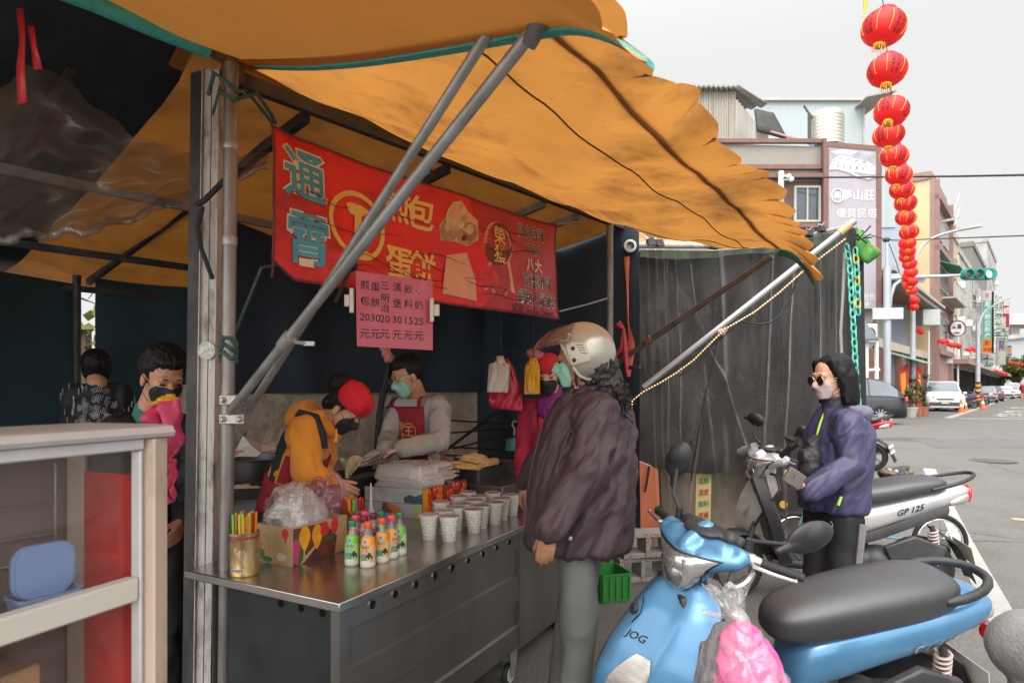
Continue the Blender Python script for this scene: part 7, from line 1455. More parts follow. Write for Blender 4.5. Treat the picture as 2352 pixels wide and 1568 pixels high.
me=blob([('c',at(1705,1470,2.0),at(1718,1540,2.0),.05,.085),('c',at(1745,1500,2.02),at(1752,1580,2.0),.04,.07),('c',at(1685,1465,2.0),at(1682,1560,1.98),.03,.05),('c',at(1718,1560,1.98),at(1725,1660,1.98),.095,.09)],.007,3);crumple(me,.016,14,(1,1,1),6);part("clothes",me,pinks,cb,world=True)
me=blob([('c',at(1692,1430,2.0),at(1712,1530,1.99),.04,.105),('c',at(1728,1470,2.0),at(1752,1570,1.99),.04,.085),('c',at(1676,1450,2.0),at(1676,1550,1.98),.03,.06),('c',at(1690,1408,2.0),at(1690,1430,2.0),.025,.035),('c',at(1715,1550,1.98),at(1725,1670,1.98),.11,.10)],.007,2);crinkle(me,.02,13,4);part("film_bag",me,film2,cb,world=True)
m=MB()
def tuft(u,v):
 a=u*2*math.pi;r=.016+.05*v**.8;q=noise.noise(V((math.cos(a)*2.2,math.sin(a)*2.2,v*2.5)))
 return at(1690,1410,2.0)+V((-.03*v+r*math.cos(a)*(1+.6*q),r*math.sin(a)*.6,v*(.085+.05*q)+.03*noise.noise(V((a*2,v*5,3)))))
m.grid(tuft,40,14);part("bag_neck",m,film2,cb,world=True,ang=180)
m=MB();c_=at(1690,1410,2.0);m.tube([c_+V((.026*math.cos(q),.026*math.sin(q),.006*math.sin(q*2)))for q in[i*.45 for i in range(15)]],.009,7);m.tube([c_+V((-.02,0,0)),at(1655,1412,2.02),at(1615,1405,2.05)],[.01,.014,.012],7);part("knot",m,film2,cb,world=True)
me=blob([('c',at(1655,1440,2.08),at(1640,1560,2.05),.025,.05),('c',at(1640,1500,2.08),at(1635,1600,2.05),.04,.05)],.007,3);crumple(me,.014,14,(1.3,1.3,.4),3);solo("grey_cloth_bag",me,mat("cloth_grey",(.2,.2,.205),.85,var=.15,bump=.4,bscale=90),"grey cloth bag hanging left of the pink bag on the blue scooter","bag",ang=180)
bi=thing("bicycle","small bicycle leaning behind the silver scooter, wheels showing past it","bicycle",(2.95,5.2,0),0)
fw_,rw=V((2.36,5.22,.235)),V((3.50,5.12,.235));RyB=Matrix.Rotation(math.pi/2,3,'X')
for c in(fw_,rw):
 m=MB();m.tube([c+V((.215*math.cos(q),0,.215*math.sin(q)))for q in[i*2*math.pi/40 for i in range(41)]],.019,8,caps=False);wh=part("wheel",m,rubber,bi,world=True);m=MB()
 m.tube([c+V((.19*math.cos(q),0,.19*math.sin(q)))for q in[i*2*math.pi/40 for i in range(41)]],.009,6,caps=False);m.lathe([(.02,-.03),(.02,.03)],c,10,0,RyB)
 for k in range(20):a=k*math.pi/10;m.tube([c+V((0,.018*(-1)**k,0)),c+V((.19*math.cos(a),0,.19*math.sin(a)))],.0014,4)
 part("spokes",m,chrome,wh,world=True)
bb_,st0,hd_=V((3.06,5.17,.27)),V((3.26,5.15,.62)),V((2.5,5.2,.68));m=MB()
for a,b,r in((bb_,st0,.016),(bb_,hd_,.02),(st0,hd_,.016),(bb_,rw,.011),(st0,rw,.01),(hd_,fw_,.015),(hd_,hd_+V((.02,0,.2)),.014)):m.tube([a,b],r,8)
m.tube([hd_+V((.02,-.25,.2)),hd_+V((.02,.25,.2))],.012,8);part("frame",m,mat("bike_frame",(.12,.3,.36),.4,metal=.3),bi,world=True)
m=MB();m.tube([st0,st0+V((.03,0,.12))],.012,8);part("seat_post",m,chrome,bi,world=True)
sc0=at(2055,1086,4.95);me=blob([('e',sc0,(.13,.09,.035)),('c',sc0+V((-.1,0,-.005)),sc0+V((.09,0,.005)),.03,.05)],.008,4);crumple(me,.008,18,(1,1,1),2);part("saddle",me,mat("saddle_wrapped",(.03,.028,.026),.4,var=.4,scale=16,dirt=(.5,.26,.03),damt=.9,dscale=9),bi,world=True)
m=MB();m.tube([sc0+V((0,.0,-.03)),st0+V((.03,0,.1))],.012,8);m.grid(lambda u,v:sc0+V((-.06+.12*u,-.06+.1*v,.036-.02*(2*v-1)**2+.004*math.sin(u*20))),12,6);part("saddle_tape",m,mat("tape_white",(.6,.6,.6),.3),bi,world=True)
# ========== closed stall on the right, things hung in the stall
wA,wD=V((.95,5.0,0)),V((.9,.43,0)).normalized();wN=V((wD.y,-wD.x,0))
def wp(px,py,off=0):
 r=(px-CX)/FP;o=wA+wN*off;t=(r*o.y-o.x)/(wD.x-r*wD.y);p=o+wD*t;p.z=H-(py-HY)/FP*p.y;return p
def lerpP(P,x):
 for(a,b),(c,d)in zip(P,P[1:]):
  if x<=c:return b+(d-b)*max(0,(x-a))/(c-a)
 return P[-1][1]
topP=[(1460,572),(1640,574),(1760,566),(1860,545),(1955,520)]
netB=[(1450,1050),(1480,1062),(1515,1076),(1560,1086),(1640,1088),(1690,1078),(1730,1068),(1760,1100),(1800,1180),(1955,1240)]
def sheet(px0,px1,topf,botf,off,am,seed,nu=90,nv=60,pleat=0):
 m=MB()
 def f(u,v):
  px=px0+(px1-px0)*u;y=topf(px)+(botf(px)-topf(px))*v;p=wp(px,y,off)
  d=am*(noise.noise(V((u*4+seed,v*2.5,seed)))+.7*abs(noise.noise(V((u*7+v*3+seed,v*3-u*2,4))))-.3+.5*math.sin((u*14-v*5)+3*noise.noise(V((u*3,v*3,seed))))*(.4+.6*(1-v)))
  return p+wN*(d+pleat*math.sin(u*70+seed)*(1-v)**2)
 return m.grid(f,nu,nv)
net=mat("tarp_black_brown",(.013,.0105,.009),.6,var=.5,scale=1.8,dirt=(.05,.042,.036),damt=.5,dscale=2,bump=.4,bscale=6,spec=.4)
solo("dark_tarp_wall",sheet(1448,1962,lambda x:lerpP(topP,x)+4,lambda x:lerpP(netB,x),-.10,.06,2,pleat=.008),net,"black tarpaulin closing the neighbouring stall behind the clear plastic","tarpaulin",ang=180)
film_w=mat("wall_film",(.5,.42,.34),.08,var=.3,scale=2,alpha=.007,bump=.3,bscale=4,fres=1.18,gmul=1.5)
m=MB()
def fw(u,v):
 px=1466+(1945-1466)*u;y0=lerpP(topP,px);y=y0+(1250-y0)*v;p=wp(px,y,.03)
 d=0
 for cx,a,w_ in((.02,.05,.02),(.06,.09,.02),(.10,.12,.022),(.16,.18,.025),(.22,.30,.03),(.36,.38,.05),(.62,.60,.03),(.72,.70,.03),(.85,.85,.025),(.93,.93,.02)):
  c=cx+(a-cx)*v*2.2;d+=.055*math.exp(-((u-c)/(w_*.62))**2)*(1.15-v)
 g=u-(.12+.55*v);d+=.075*math.exp(-(g/.022)**2)*sstep(.05,.35,v)*(1-sstep(.6,.85,v))
 g=u-(.30-.22*(v-.45));d+=.075*math.exp(-(g/.025)**2)*sstep(.45,.7,v)
 q=V((u*9,v*6,1));dd=noise.voronoi(q+noise.noise_vector(q)*.5)[0];d+=.012*(dd[1]-dd[0])+.035*noise.noise(q*.5)+.006*noise.noise(q*2)
 return p+wN*d
m.grid(fw,330,150);solo("clear_plastic_wall",m,film_w,"wrinkled glossy clear plastic sheet hung over the black tarpaulin","plastic sheet",ang=180)
m=MB();m.grid(lambda u,v:wp(1470+(1930-1470)*u,lerpP(topP,1470+460*u)+2+(16+4*math.sin(u*9))*v,.045)+wN*.01*math.sin(u*60)*v,60,4);solo("olive_hem_strip",m,mat("tarp_olive",(.035,.045,.022),.6,var=.3),"dark olive tarp hem along the top of the closed stall","tarpaulin",ang=180)
cor=mat("tarp_coral",(.60,.17,.075),.55,var=.15,scale=2,bump=.3,bscale=7,trans=.15)
m=MB();m.grid(lambda u,v:wp(1474+(1815-1474)*u,lerpP(topP,1474+341*u)-2-14*v-8*math.sin(u*3.1)*v,.02-.06*v)+UP*.01*noise.noise(V((u*9,v,0))),50,4);solo("coral_top_flap",m,mat("tarp_coral_faded",(.62,.30,.2),.6,var=.15,scale=3),"faded coral tarp flap over the closed stall's top tube","tarpaulin",ang=180)
m=MB();m.grid(lambda u,v:wp(1433+(8*v if u<.5 else-10*v)+30*u-6*math.sin(v*7)*u,590+275*v,.06)+wN*.03*math.sin(u*7+v*3),16,30);solo("coral_strip_tarpaulin",m,mat("tarp_coral_dark",(.42,.09,.04),.5,var=.25,scale=4,bump=.5,bscale=10),"narrow coral tarp strip hanging beside the end post","tarpaulin",ang=180)
m=MB();q4=[wp(1448,1052,-.05),wp(1514,1078,-.05),wp(1530,1240,-.05),wp(1440,1235,-.05)];m.grid(lambda u,v:q4[0].lerp(q4[1],u).lerp(q4[3].lerp(q4[2],u),v)+wN*.02*math.sin(u*4+v*2),12,12);solo("coral_tarpaulin",m,cor,"bright coral tarp panel low behind the customer","tarpaulin",ang=180)
m=MB();m.tube([wp(1514,1076,.0),wp(1519,1180,.0),wp(1520,1235,0)],.008,6);m.tube([wp(1491,1070,0),wp(1487,1100,0),wp(1481,1130,0)],.01,6);solo("black_tie_strap",m,blackm,"black tie strap hanging over the coral panel","strap")
cf=thing("closed_stall_frame","grey tube frame with a long slanting prop in front of the clear plastic","stall frame",wp(1450,1300).xy.to_3d())
m=MB();m.tube([wp(1444,564,.05),wp(1640,566,.04),wp(1800,556,.03),wp(1958,516,.02)],.02,10);part("top_tube",m,galv,cf,world=True)
m=MB();m.lathe([(.045,-.05),(.05,-.02),(.05,.03),(.032,.031),(.03,-.02)],wp(1446,566,.09),16,0,Matrix.Rotation(math.pi/2,3,'X'));part("tube_socket",m,galv,cf,world=True)
pl0,pl1=at(1478,890,4.9),at(1957,512,4.72)
m=MB();m.tube([pl0,pl1],.023,14);m.tube([pl1-(pl1-pl0).normalized()*.06,pl1+(pl1-pl0).normalized()*.02],.027,12);part("slanting_prop",m,mat("prop_grey",(.34,.34,.34),.4,metal=.5,var=.12,dirt=(.18,.15,.12),damt=.5,dscale=6),cf,world=True)
m=MB();m.tube([pl1-(pl1-pl0).normalized()*.12,pl1-(pl1-pl0).normalized()*.02],.029,12);part("tape",m,mat("tape_tan",(.5,.33,.17),.6),cf,world=True)
m=MB();m.tube([at(1445,925,4.92),at(1540,855,4.9),at(1660,770,4.88)],.010,8);part("thin_rod",m,steeld,cf,world=True)
m=MB();e=pl1+V((.02,.1,0));
for px,w_ in((1958,.02),(1968,.028),(1977,.02)):m.tube([at(px,530,4.9),at(px+2,700,4.9),at(px+7,940,4.9),V((xat(px+12,4.9),4.9,.02))],w_,8)
part("wrapped_post",m,blackm,cf,world=True)
m=MB();c_=at(1657,763,4.82);m.ell(c_,(.035,.03,.03));m.ell(c_+V((.03,0,.02)),(.02,.02,.02));solo("pink_rag_knot",m,mat("rag_pink",(.5,.3,.27),.8,bump=.5),"small pink rag knotted on the slanting prop","rag")
lr=thing("light_rope","string of small warm lights wound along the slanting prop","string lights",at(1450,966,4.85))
LP=[(1452,985),(1448,960),(1452,920),(1477,900),(1520,877),(1554,856),(1592,828),(1624,796),(1665,756),(1731,718),(1790,672),(1842,625),(1890,588),(1944,547)]
pts=[at(x,y,4.83-.1*i/13)for i,(x,y)in enumerate(LP)];m=MB();m.tube(pts,.0065,8);part("rope_tube",m,mat("rope_clear",(.16,.11,.07),.4),lr,world=True)
m=MB();n_=95;L_=[0]
for a,b in zip(pts,pts[1:]):L_.append(L_[-1]+(b-a).length)
for k in range(n_):
 d=L_[-1]*k/n_;i=max(j for j in range(len(L_))if L_[j]<=d);i=min(i,len(pts)-2);p=pts[i].lerp(pts[i+1],(d-L_[i])/(L_[i+1]-L_[i]))
 m.ell(p+V((0,-.009,.003)),(.0055,.0055,.0055),None,6,4)
part("bulbs",m,mat("bulb_warm",(.9,.7,.4),.4,emit=(1,.62,.25),estr=1.6),lr,world=True)["kind"]="stuff"
m=MB();m.tube([at(1702,736,4.8),at(1722,742,4.8),at(1747,744,4.8),at(1770,740,4.8),at(1790,726,4.8),at(1808,700,4.8),at(1822,665,4.78),at(1838,615,4.76)],.008,7);m.tube([at(1562,862,4.84),at(1600,835,4.84),at(1640,790,4.84),at(1702,736,4.8)],.008,7);solo("black_cable",m,blackr,"black cable sagging below the slanting prop","cable")
m=MB();m.tube([at(1648,780,4.84),at(1630,860,4.82),at(1612,950,4.8),at(1587,1105,4.75)],.005,6);solo("thin_cord",m,blackm,"thin dark cord hanging across the clear plastic","cord")
m=MB();m.tube([at(1940,580,4.85),at(1936,680,4.85),at(1931,760,4.86),at(1935,860,4.85)],.011,8);solo("grey_rope",m,mat("rope_grey",(.3,.29,.27),.9,bump=.6,bscale=90),"grey rope hanging beside the green chain","rope")
def chain(P,Y,label,mts,n):
 pts=[at(x,y,Y)for x,y in P];L_=[0]
 for a,b in zip(pts,pts[1:]):L_.append(L_[-1]+(b-a).length)
 t=thing("plastic_chain",label,"chain",pts[-1],0,"plastic chains on the wrapped post");lk=L_[-1]/n;m=MB()
 for k in range(n):
  d=lk*(k+.5);i=min(max(j for j in range(len(L_))if L_[j]<=d),len(pts)-2);c=pts[i].lerp(pts[i+1],(d-L_[i])/(L_[i+1]-L_[i]));ax=(pts[i+1]-pts[i]).normalized();s_=V((1,0,0))if k%2 else V((.35,-.94,0));hl,hw=lk*.62,.018;q=[]
  for j in range(13):
   a=2*math.pi*j/12;q.append(c+ax*(hl*math.copysign(abs(math.sin(a))**.7,math.sin(a)))+s_*(hw*math.copysign(abs(math.cos(a))**.7,math.cos(a))))
  m.tube(q,.0065,6,mi=(1 if len(mts)>1 and k%3==1 else 0),caps=False)
 part("links",m,mts,t,world=True);return t
chg=mat("chain_mint",(.10,.48,.37),.45,var=.08);chy=mat("chain_yellow",(.6,.42,.06),.45)
chain([(1944,562),(1952,610),(1956,680),(1961,760),(1966,860),(1972,930)],4.78,"long mint green plastic chain hanging down the wrapped post",[chg],22)
chain([(1964,570),(1968,620),(1970,680),(1971,722)],4.78,"short mint and yellow plastic chain right of the long one",[chg,chy],9)
gs=thing("green_awning_scrap","rolled up green awning scrap with an orange edge at the post top","awning",at(1990,605,4.8))
G=[(1966,520),(1976,535),(1986,552),(1994,566),(2020,578),(2016,590),(2002,602),(1988,607),(1976,598),(1970,570)]
m=MB();gc=[at(x,y,4.82)for x,y in G];cc=sum(gc,V((0,0,0)))/len(gc);R=[[cc.lerp(p,k)+V((.3,-1,0)).normalized()*(.05*(1-k*k)+.02*math.sin(i*1.9)*k)for i,p in enumerate(gc)]for k in(.05,.4,.75,1)];m.rings(R,caps=False);part("cloth",m,mat("awning_bright_green",(.10,.36,.06),.6,trans=.2,var=.15),gs,world=True,ang=180,solid=.006)
m=MB();m.tube([at(1994,562,4.8),at(2008,568,4.8),at(2021,579,4.8)],.014,7);part("orange_edge",m,cor,gs,world=True)
m=MB();rr=random.Random(3)
for k in range(4):a=at(1962+rr.uniform(-6,8),535+rr.uniform(-8,12),4.74);m.tube([a,a+V((rr.uniform(-.02,.05),0,rr.uniform(-.04,.04))),a+V((rr.uniform(.03,.15),0,rr.uniform(-.08,.08)))],.006,6)
for k in range(4):m.tube([at(1935+8*k,560-10*k,4.72),at(1950+5*k,575-8*k,4.7)],.004,5)
solo("wire_tangle",m,blackm,"tangle of black wires and ties at the wrapped post's top","wires")
cl0=None
for i,(x,y)in enumerate(((1495,558),(1514,560),(1641,566),(1888,527),(1859,538))):
 lb=["black binder clip at the far left of the top tube","black binder clip right next to the leftmost one","black binder clip at the middle of the top tube","black binder clip nearest the post with the chains","black binder clip just left of the clip nearest the chains"][i]
 if cl0 is None:
  cl0=thing("binder_clip",lb,"clip",(0,0,0),0,"binder clips along the top tube");m=MB();m.hexa([V((-.035,-.028,-.02)),V((.035,-.028,-.02)),V((.035,.028,-.02)),V((-.035,.028,-.02))],[V((-.035,-.008,.035)),V((.035,-.008,.035)),V((.035,.008,.035)),V((-.035,.008,.035))]);part("jaw",m,black,cl0);m=MB()
  for s_ in(-1,1):m.tube([V((-.02,s_*.012,.03)),V((-.012,s_*.03,.06)),V((.012,s_*.03,.06)),V((.02,s_*.012,.03))],.003,5)
  part("handle",m,chrome,cl0);c=cl0
 else:c=dup(cl0,label=lb)
 c.location=wp(x,y,.07);c.rotation_euler=(0,.1*(i-2),math.atan2(wD.y,wD.x))
ps=thing("peach_poster","torn peach coloured poster above the closed stall","poster",at(1500,560,5.9));m=MB();m.poly([at(x,y,5.9)for x,y in((1428,500),(1592,520),(1592,566),(1428,566))],.01,(0,1,0));part("sheet",m,mat("poster_peach",(.60,.38,.2),.7,var=.2,scale=4,dirt=(.7,.6,.5),damt=.6,dscale=4),ps,world=True)
text("OK",at(1520,532,5.88),(1,.1,-.1),UP,.16,mat("poster_brown",(.25,.13,.06),.7),ps);m=MB();m.tube([at(1446,522,5.86),at(1478,534,5.86),at(1500,548,5.86)],.008,6);part("twig",m,MATS["bark"],ps,world=True)
yp=thing("yellow_price_sheet","yellow price sheet with red and green writing behind the clear plastic","notice",wp(1615,1160,-.18));m=MB();m.poly([wp(x,y,-.16)for x,y in((1600,1090),(1634,1084),(1632,1200),(1597,1205))],.006,-wN);part("sheet",m,mat("sheet_yellow",(.6,.48,.2),.6,var=.1),yp,world=True)
for i,s_ in enumerate(("蛋餅","漢堡","飲料","早餐")):text(s_,wp(1617,1105+i*26,-.15),wD,UP,.06,mat("ink_red",(.45,.06,.04),.6)if i%2 else mat("ink_green",(.05,.25,.15),.6),yp)
m=MB();m.poly([wp(x,y,-.55)for x,y in((1500,1050),(1960,1020),(1960,1300),(1500,1300))],.02,-wN);solo("back_board",m,mat("board_tan",(.3,.24,.18),.8,var=.25,scale=2,dirt=(.14,.11,.09),damt=.6,dscale=3),"dim tan board inside the closed stall under the tarpaulin","board")
m=MB();m.tube([at(1418,742,4.6),at(1432,756,4.6),at(1436,800,4.6),at(1441,862,4.6)],[.03,.012,.022,.012],7);m.tube([at(1432,760,4.6),at(1428,800,4.6),at(1405,828,4.62)],[.012,.016,.006],6);solo("red_plastic_ribbon",m,rb,"shiny red plastic strip tied at the far end post","ribbon")
m=MB();m.tube([at(1436,844,4.7),at(1470,843,4.6)],.016,10);solo("pipe_stub",m,steeld,"short dark pipe stub sticking out beside the red strip","pipe")
blk=mat("block_concrete",(.36,.33,.29),.95,var=.18,scale=20,dirt=(.2,.18,.16),damt=.6,dscale=9,bump=.9,bscale=70)
b0=None
for i,(px,z,Y,rz,lb)in enumerate(((1466,.0,4.92,.02,"hollow concrete block at the bottom of the left stack"),(1478,.192,4.9,-.03,"hollow concrete block on top of the left stack"),(1566,.0,5.02,.05,"hollow concrete block at the bottom behind the blue scooter"),(1592,.192,5.0,.0,"hollow concrete block on top behind the blue scooter"))):
 if b0 is None:
  b0=thing("concrete_block",lb,"concrete block",(0,0,0),0,"hollow concrete blocks by the closed stall");m=MB();w_,h_,d_=.39,.19,.19
  for x in(-.195+.018,0,.195-.018):m.box((x,0,h_/2),(.036,d_,h_))
  for x in(-.097,.097):
   for z2 in(.018,h_-.018):m.box((x,0,z2),(.158,d_-.004,.036))
  part("block",m,blk,b0,bevel=.005);c=b0
 else:c=dup(b0,label=lb)
 c.location=(xat(px,Y),Y,z);c.rotation_euler=(0,0,rz+.2)
cg=thing("green_crate","green plastic crate standing behind the customer's legs","crate",(xat(1396,4.5),4.5,0),.3);gm=mat("crate_green",(.03,.22,.04),.45,var=.08);m=MB();m.rings([[(x*k,y*k,z)for x,y in rrect(.24,.28,.03)]for k,z in((.94,.002),(.98,.19),(1.02,.19),(1.02,.2),(.96,.2),(.92,.01))]);part("crate_body",m,gm,cg)
m=MB()
for k in range(5):m.box((-.1+.05*k,-.143,.1),(.012,.008,.15))
part("ribs",m,gm,cg)
hb_=[("white_bag",[((1141,818),(1156,818)),((1138,832),(1160,832)),((1124,836),(1172,838)),((1121,868),(1170,870)),((1119,900),(1166,902))],3.9,wb_,"cream bag bundle hanging on a hook between the two vendors",1),("red_bag",[((1158,824),(1166,824)),((1140,842),(1182,846)),((1122,890),(1196,890)),((1121,915),(1200,915)),((1126,935),(1202,946))],3.96,rb,"crimson bag bundle behind the cream bags",2),("yellow_bag",[((1218,822),(1232,822)),((1206,842),(1240,840)),((1204,905),(1240,905))],3.88,yb,"orange yellow bag bundle beside the red capped woman",3)]
for nm,P,Y,mt,lb,sd in hb_:bagstack(nm,P,Y,mt,lb,"plastic bags","bag bundles on hooks in the stall",.05,sd,.007)
m=MB();m.tube([at(1149,822,3.9),at(1150,740,4.0),at(1152,560,4.2)],.003,5);m.tube([at(1225,824,3.88),at(1226,740,4.0),at(1227,600,4.2)],.003,5);solo("hook_line",m,blackm,"thin lines holding the hanging bag bundles","line")
m=MB();me=blob([('c',at(1222,812,3.95),at(1240,818,3.95),.03,.03)],.008,2);crumple(me,.01,20,(1,1,1),2);solo("pink_bag_tuft",me,mat("bag_dusty_pink",(.4,.12,.14),.35,trans=.2),"dusty pink bag tuft above the yellow bag","plastic bag",ang=180)
rk=thing("wire_rack","rack of black wires on the concrete wall behind the pancakes","rack",at(1110,1100,5.0));m=MB()
for a,b in(((1015,964),(1200,975)),((1015,995),(1200,982)),((1040,1030),(1200,990)),((1018,1025),(1200,1036)),((1018,1045),(1190,1050)),((880,965),(905,967)),((880,1005),(905,1006))):m.tube([at(a[0],a[1],5.05),at(b[0],b[1],4.75)],.008,6)
m.tube([at(1030,1030,5.05),at(1142,945,4.9)],.013,7);part("wires",m,blackm,rk,world=True)
dp=thing("dustpan","teal dustpan hanging on a white hook beside the red jacket","dustpan",at(1180,1030,4.55));m=MB();m.grid(lambda u,v:at(1163+32*u-3*v,1000+8*(1-u)*(1-v)+34*v,4.5)+V((0,-.05*math.sin(math.pi*u),0)),10,8);part("pan",m,mat("plastic_teal",(.06,.3,.3),.45),dp,world=True,solid=.006,ang=180);m=MB();m.tube([at(1180,1000,4.5),at(1182,985,4.5),at(1176,975,4.5),at(1180,966,4.5),at(1187,968,4.5)],.006,6);part("hook",m,whp,dp,world=True)
m=MB();m.tube([at(888,800,4.1),at(893,850,4.1),at(880,900,4.1),at(872,950,4.1),at(866,1030,4.1)],.022,8);m.tube([at(894,830,4.08),at(890,880,4.08),at(878,920,4.08),at(872,1030,4.08)],.006,6);solo("cable_bundle",m,blackr,"dark cable bundle with a pale cord hanging between the two cooks","cable")
me=blob([('c',at(884,800,4.05),at(893,822,4.05),.025,.03)],.008,2);crumple(me,.012,20,(1,1,1),2);solo("red_white_cloth",me,mat("cloth_red_white",(.5,.2,.18),.8,var=.5,scale=30),"red and white cloth scrap knotted below the price board","cloth",ang=180)
# ========== lanterns, poles, signs, vehicles down the street
lanm=mat("lantern_red",(.86,.035,.04),.4,var=.05,trans=.45,spec=.6);goldl=mat("lantern_gold",(.75,.38,.04),.5,var=.15);lcap=mat("lantern_cap_pink",(.6,.03,.09),.5)
def lan_r(z):return.2*(max(0,1-(z/.172)**2))**.5 if abs(z)<.158 else.2*(1-(.158/.172)**2)**.5
def lan_mesh(t,hi):
 n=24 if hi else 8;m=MB();pr=[]
 for i in range(n*2+1):z=-.158+.316*i/(2*n);pr.append((lan_r(z)*(1-.012*(i%2)if hi else 1),z))
 m.lathe(pr,n=40 if hi else 18);part("shade",m,lanm,t,ang=180)
 m=MB();m.lathe([(.075,.150),(.078,.155),(.078,.185),(.07,.19),(.06,.188),(.055,.16)],n=20);part("top_cap",m,lcap,t)
 m=MB();m.lathe([(.05,-.188),(.056,-.185),(.056,-.16),(.05,-.155)],n=20);part("bottom_cap",m,goldl,t)
 m=MB()
 for k in range(16 if hi else 7):a=k*2*math.pi/(16 if hi else 7);m.tube([V((+.052*math.cos(a),.052*math.sin(a),-.18)),V((.06*math.cos(a),.06*math.sin(a),-.21-.02*(k%3)))],.004,4)
 part("fringe",m,goldl,t)
 if hi:
  for a0 in(0,math.pi/2,math.pi,-math.pi/2):
   m=MB()
   for col,s_ in((.026,"祝風調雨順"),(-.026,"恭國泰民安")):
    for k,ch in enumerate(s_):
     me=text_me(ch,.046,.0,0);o=[(v.co.x+col,v.co.y+.095-.048*k)for v in me.vertices]
     P=[]
     for x,z in o:r=lan_r(z)+.004;a=a0-math.pi/2+x/.2;P.append((r*math.cos(a),r*math.sin(a),z))
     m.add(P,[tuple(p.vertices)for p in me.polygons])
   part("lettering",m,ink,t,smooth=False)
   for sg in(-1,1):m=MB();m.tube([V(((lan_r(z)+.003)*math.cos(a0-math.pi/2+sg*.46),(lan_r(z)+.003)*math.sin(a0-math.pi/2+sg*.46),z))for z in[-.1+.02*i for i in range(11)]],.0028,4);part("gold_line",m,mat("lantern_line",(.85,.55,.05),.5),t)
LN=[(2029.5,64,93),(2037.7,162,82),(2047.6,256,73),(2041,310,65),(2054,359,59),(2064.6,402,55),(2071.5,436,51),(2079.7,466,47.5),(2080.4,500,43),(2088,533,40),(2084,558,36),(2084,576,34),(2083,590,32),(2089,606,31),(2092,625,29),(2086,637,27),(2093.6,646,27),(2087,656,25),(2094.7,668,23),(2100,690,22),(2099,705,20)]
ordn=["topmost and largest","second from the top","third from the top","fourth from the top","fifth from the top","sixth from the top","seventh from the top","eighth from the top","ninth from the top","tenth from the top","eleventh from the top","twelfth from the top","thirteenth from the top","fourteenth from the top","fifteenth from the top","sixteenth from the top","sixth from the bottom","fifth from the bottom","fourth from the bottom","second from the bottom","lowest and smallest"]
hi=lo=None;rl=random.Random(2);lpos=[]
for i,(px,py,d)in enumerate(LN):
 Y=.395*FP/d;p=at(px,py,Y);lpos.append(p);lb="red paper lantern in the hanging string, %s"%ordn[i]
 if i<10:
  if hi is None:hi=thing("red_lantern",lb,"lantern",p,0,"red lanterns strung over the street");lan_mesh(hi,True);o=hi
  else:o=dup(hi,p,None,lb)
 else:
  if lo is None:lo=thing("red_lantern",lb,"lantern",p,0,"red lanterns strung over the street");lan_mesh(lo,False);o=lo
  else:o=dup(lo,p,None,lb)
 o.rotation_euler=(rl.uniform(-.12,.12),(.18,.12,.45,.0,.1,.2,.1,.15,.1)[i]if i<9 else rl.uniform(-.2,.2),rl.uniform(-.25,.25)+(.6 if i in(2,3)else 0)+(.12 if i<2 else 0))
m=MB();m.tube([at(2020,-60,5.4)]+[p+UP*.2 for p in lpos]+[at(2097,712,30)],[.004]+[.004+.0005*i for i in range(len(lpos))]+[.02],5);solo("lantern_wire",m,blackm,"wire carrying the string of red lanterns","wire")
m=MB();m.tube([at(1986,-10,5.8),at(1988,12,5.8),at(1986,30,5.8),at(1980,40,5.8)],[.012,.02,.01,.006],6);solo("lantern_tassel",m,goldl,"tassel of a lantern above the picture's top edge","tassel")
def farlan(P,Y,grp,lbs):
 global lo
 for i,(px,py,d)in enumerate(P):
  Yi=Y if not isinstance(Y,(list,tuple))else Y[0]+(Y[1]-Y[0])*i/max(1,len(P)-1);o=dup(lo,at(px,py,Yi),(0,.1*(i%3-1),i),lbs%["first from the left","second from the left","third from the left","fourth from the left","fifth from the left","sixth from the left","seventh from the left","eighth from the left","ninth from the left"][i]);s_=d*Yi/FP/.395;o.scale=(s_,s_,s_*1.1);o["group"]=grp
farlan([(2104,757,12),(2110,759,12),(2116,763,12)],36,"lanterns behind the lamp post","small red lantern just right of the lamp post, %s")
farlan([(2158,783,10),(2166,785,11),(2173,783,11),(2180,790,11),(2186,793,11),(2193,793,11),(2202,795,12)],(38,44),"lanterns under the round sign","small red lantern under the round sign, %s")
farlan([(2221,803,8),(2227,804,9),(2233,801,10),(2240,805,10),(2247,803,10)],(52,56),"lanterns beside the second lamp post","tiny red lantern left of the second lamp post, %s")
farlan([(2252,826,7),(2258,838,8),(2265,842,9),(2272,848,8),(2281,850,8),(2290,853,8),(2299,856,8),(2307,858,7),(2313,859,7)],(58,75),"lanterns below the shop signs","tiny red lantern below the shop signs, %s")
farlan([(2318,831,6),(2325,833,6),(2332,834,6),(2339,836,6),(2347,837,6)],(80,84),"lanterns before the far trees","tiny red lantern in front of the far trees, %s")
bluep=mat("pole_pale_blue",(.38,.42,.46),.5,metal=.2,var=.08,dirt=(.25,.25,.24),damt=.4);sgreen=mat("signal_green_case",(.03,.2,.17),.5)
YT=25;tl=thing("traffic_light","horizontal traffic light with its green lamp lit on a pale blue pole","traffic light",(xat(2037.5,YT),YT,gz(0,YT)))
m=MB();b=V((xat(2037.5,YT),YT,.22));m.tube([b,at(2038,612,YT)],.14,14);m.tube([at(2038,612,YT),at(2037,552,YT)],.07,10);m.lathe([(.2,0),(.2,.5),(.15,.6)],b,14);part("pole",m,bluep,tl,world=True)
m=MB();m.tube([at(2036,640,YT),at(2060,638,YT),at(2214,632,YT-.5)],[.1,.085,.05],12);m.bar(at(2036,632,YT),at(2066,631,YT),.1,.1);m.bar(at(2085,645,YT),at(2122,643,YT),.16,.16);part("arm",m,bluep,tl,world=True)
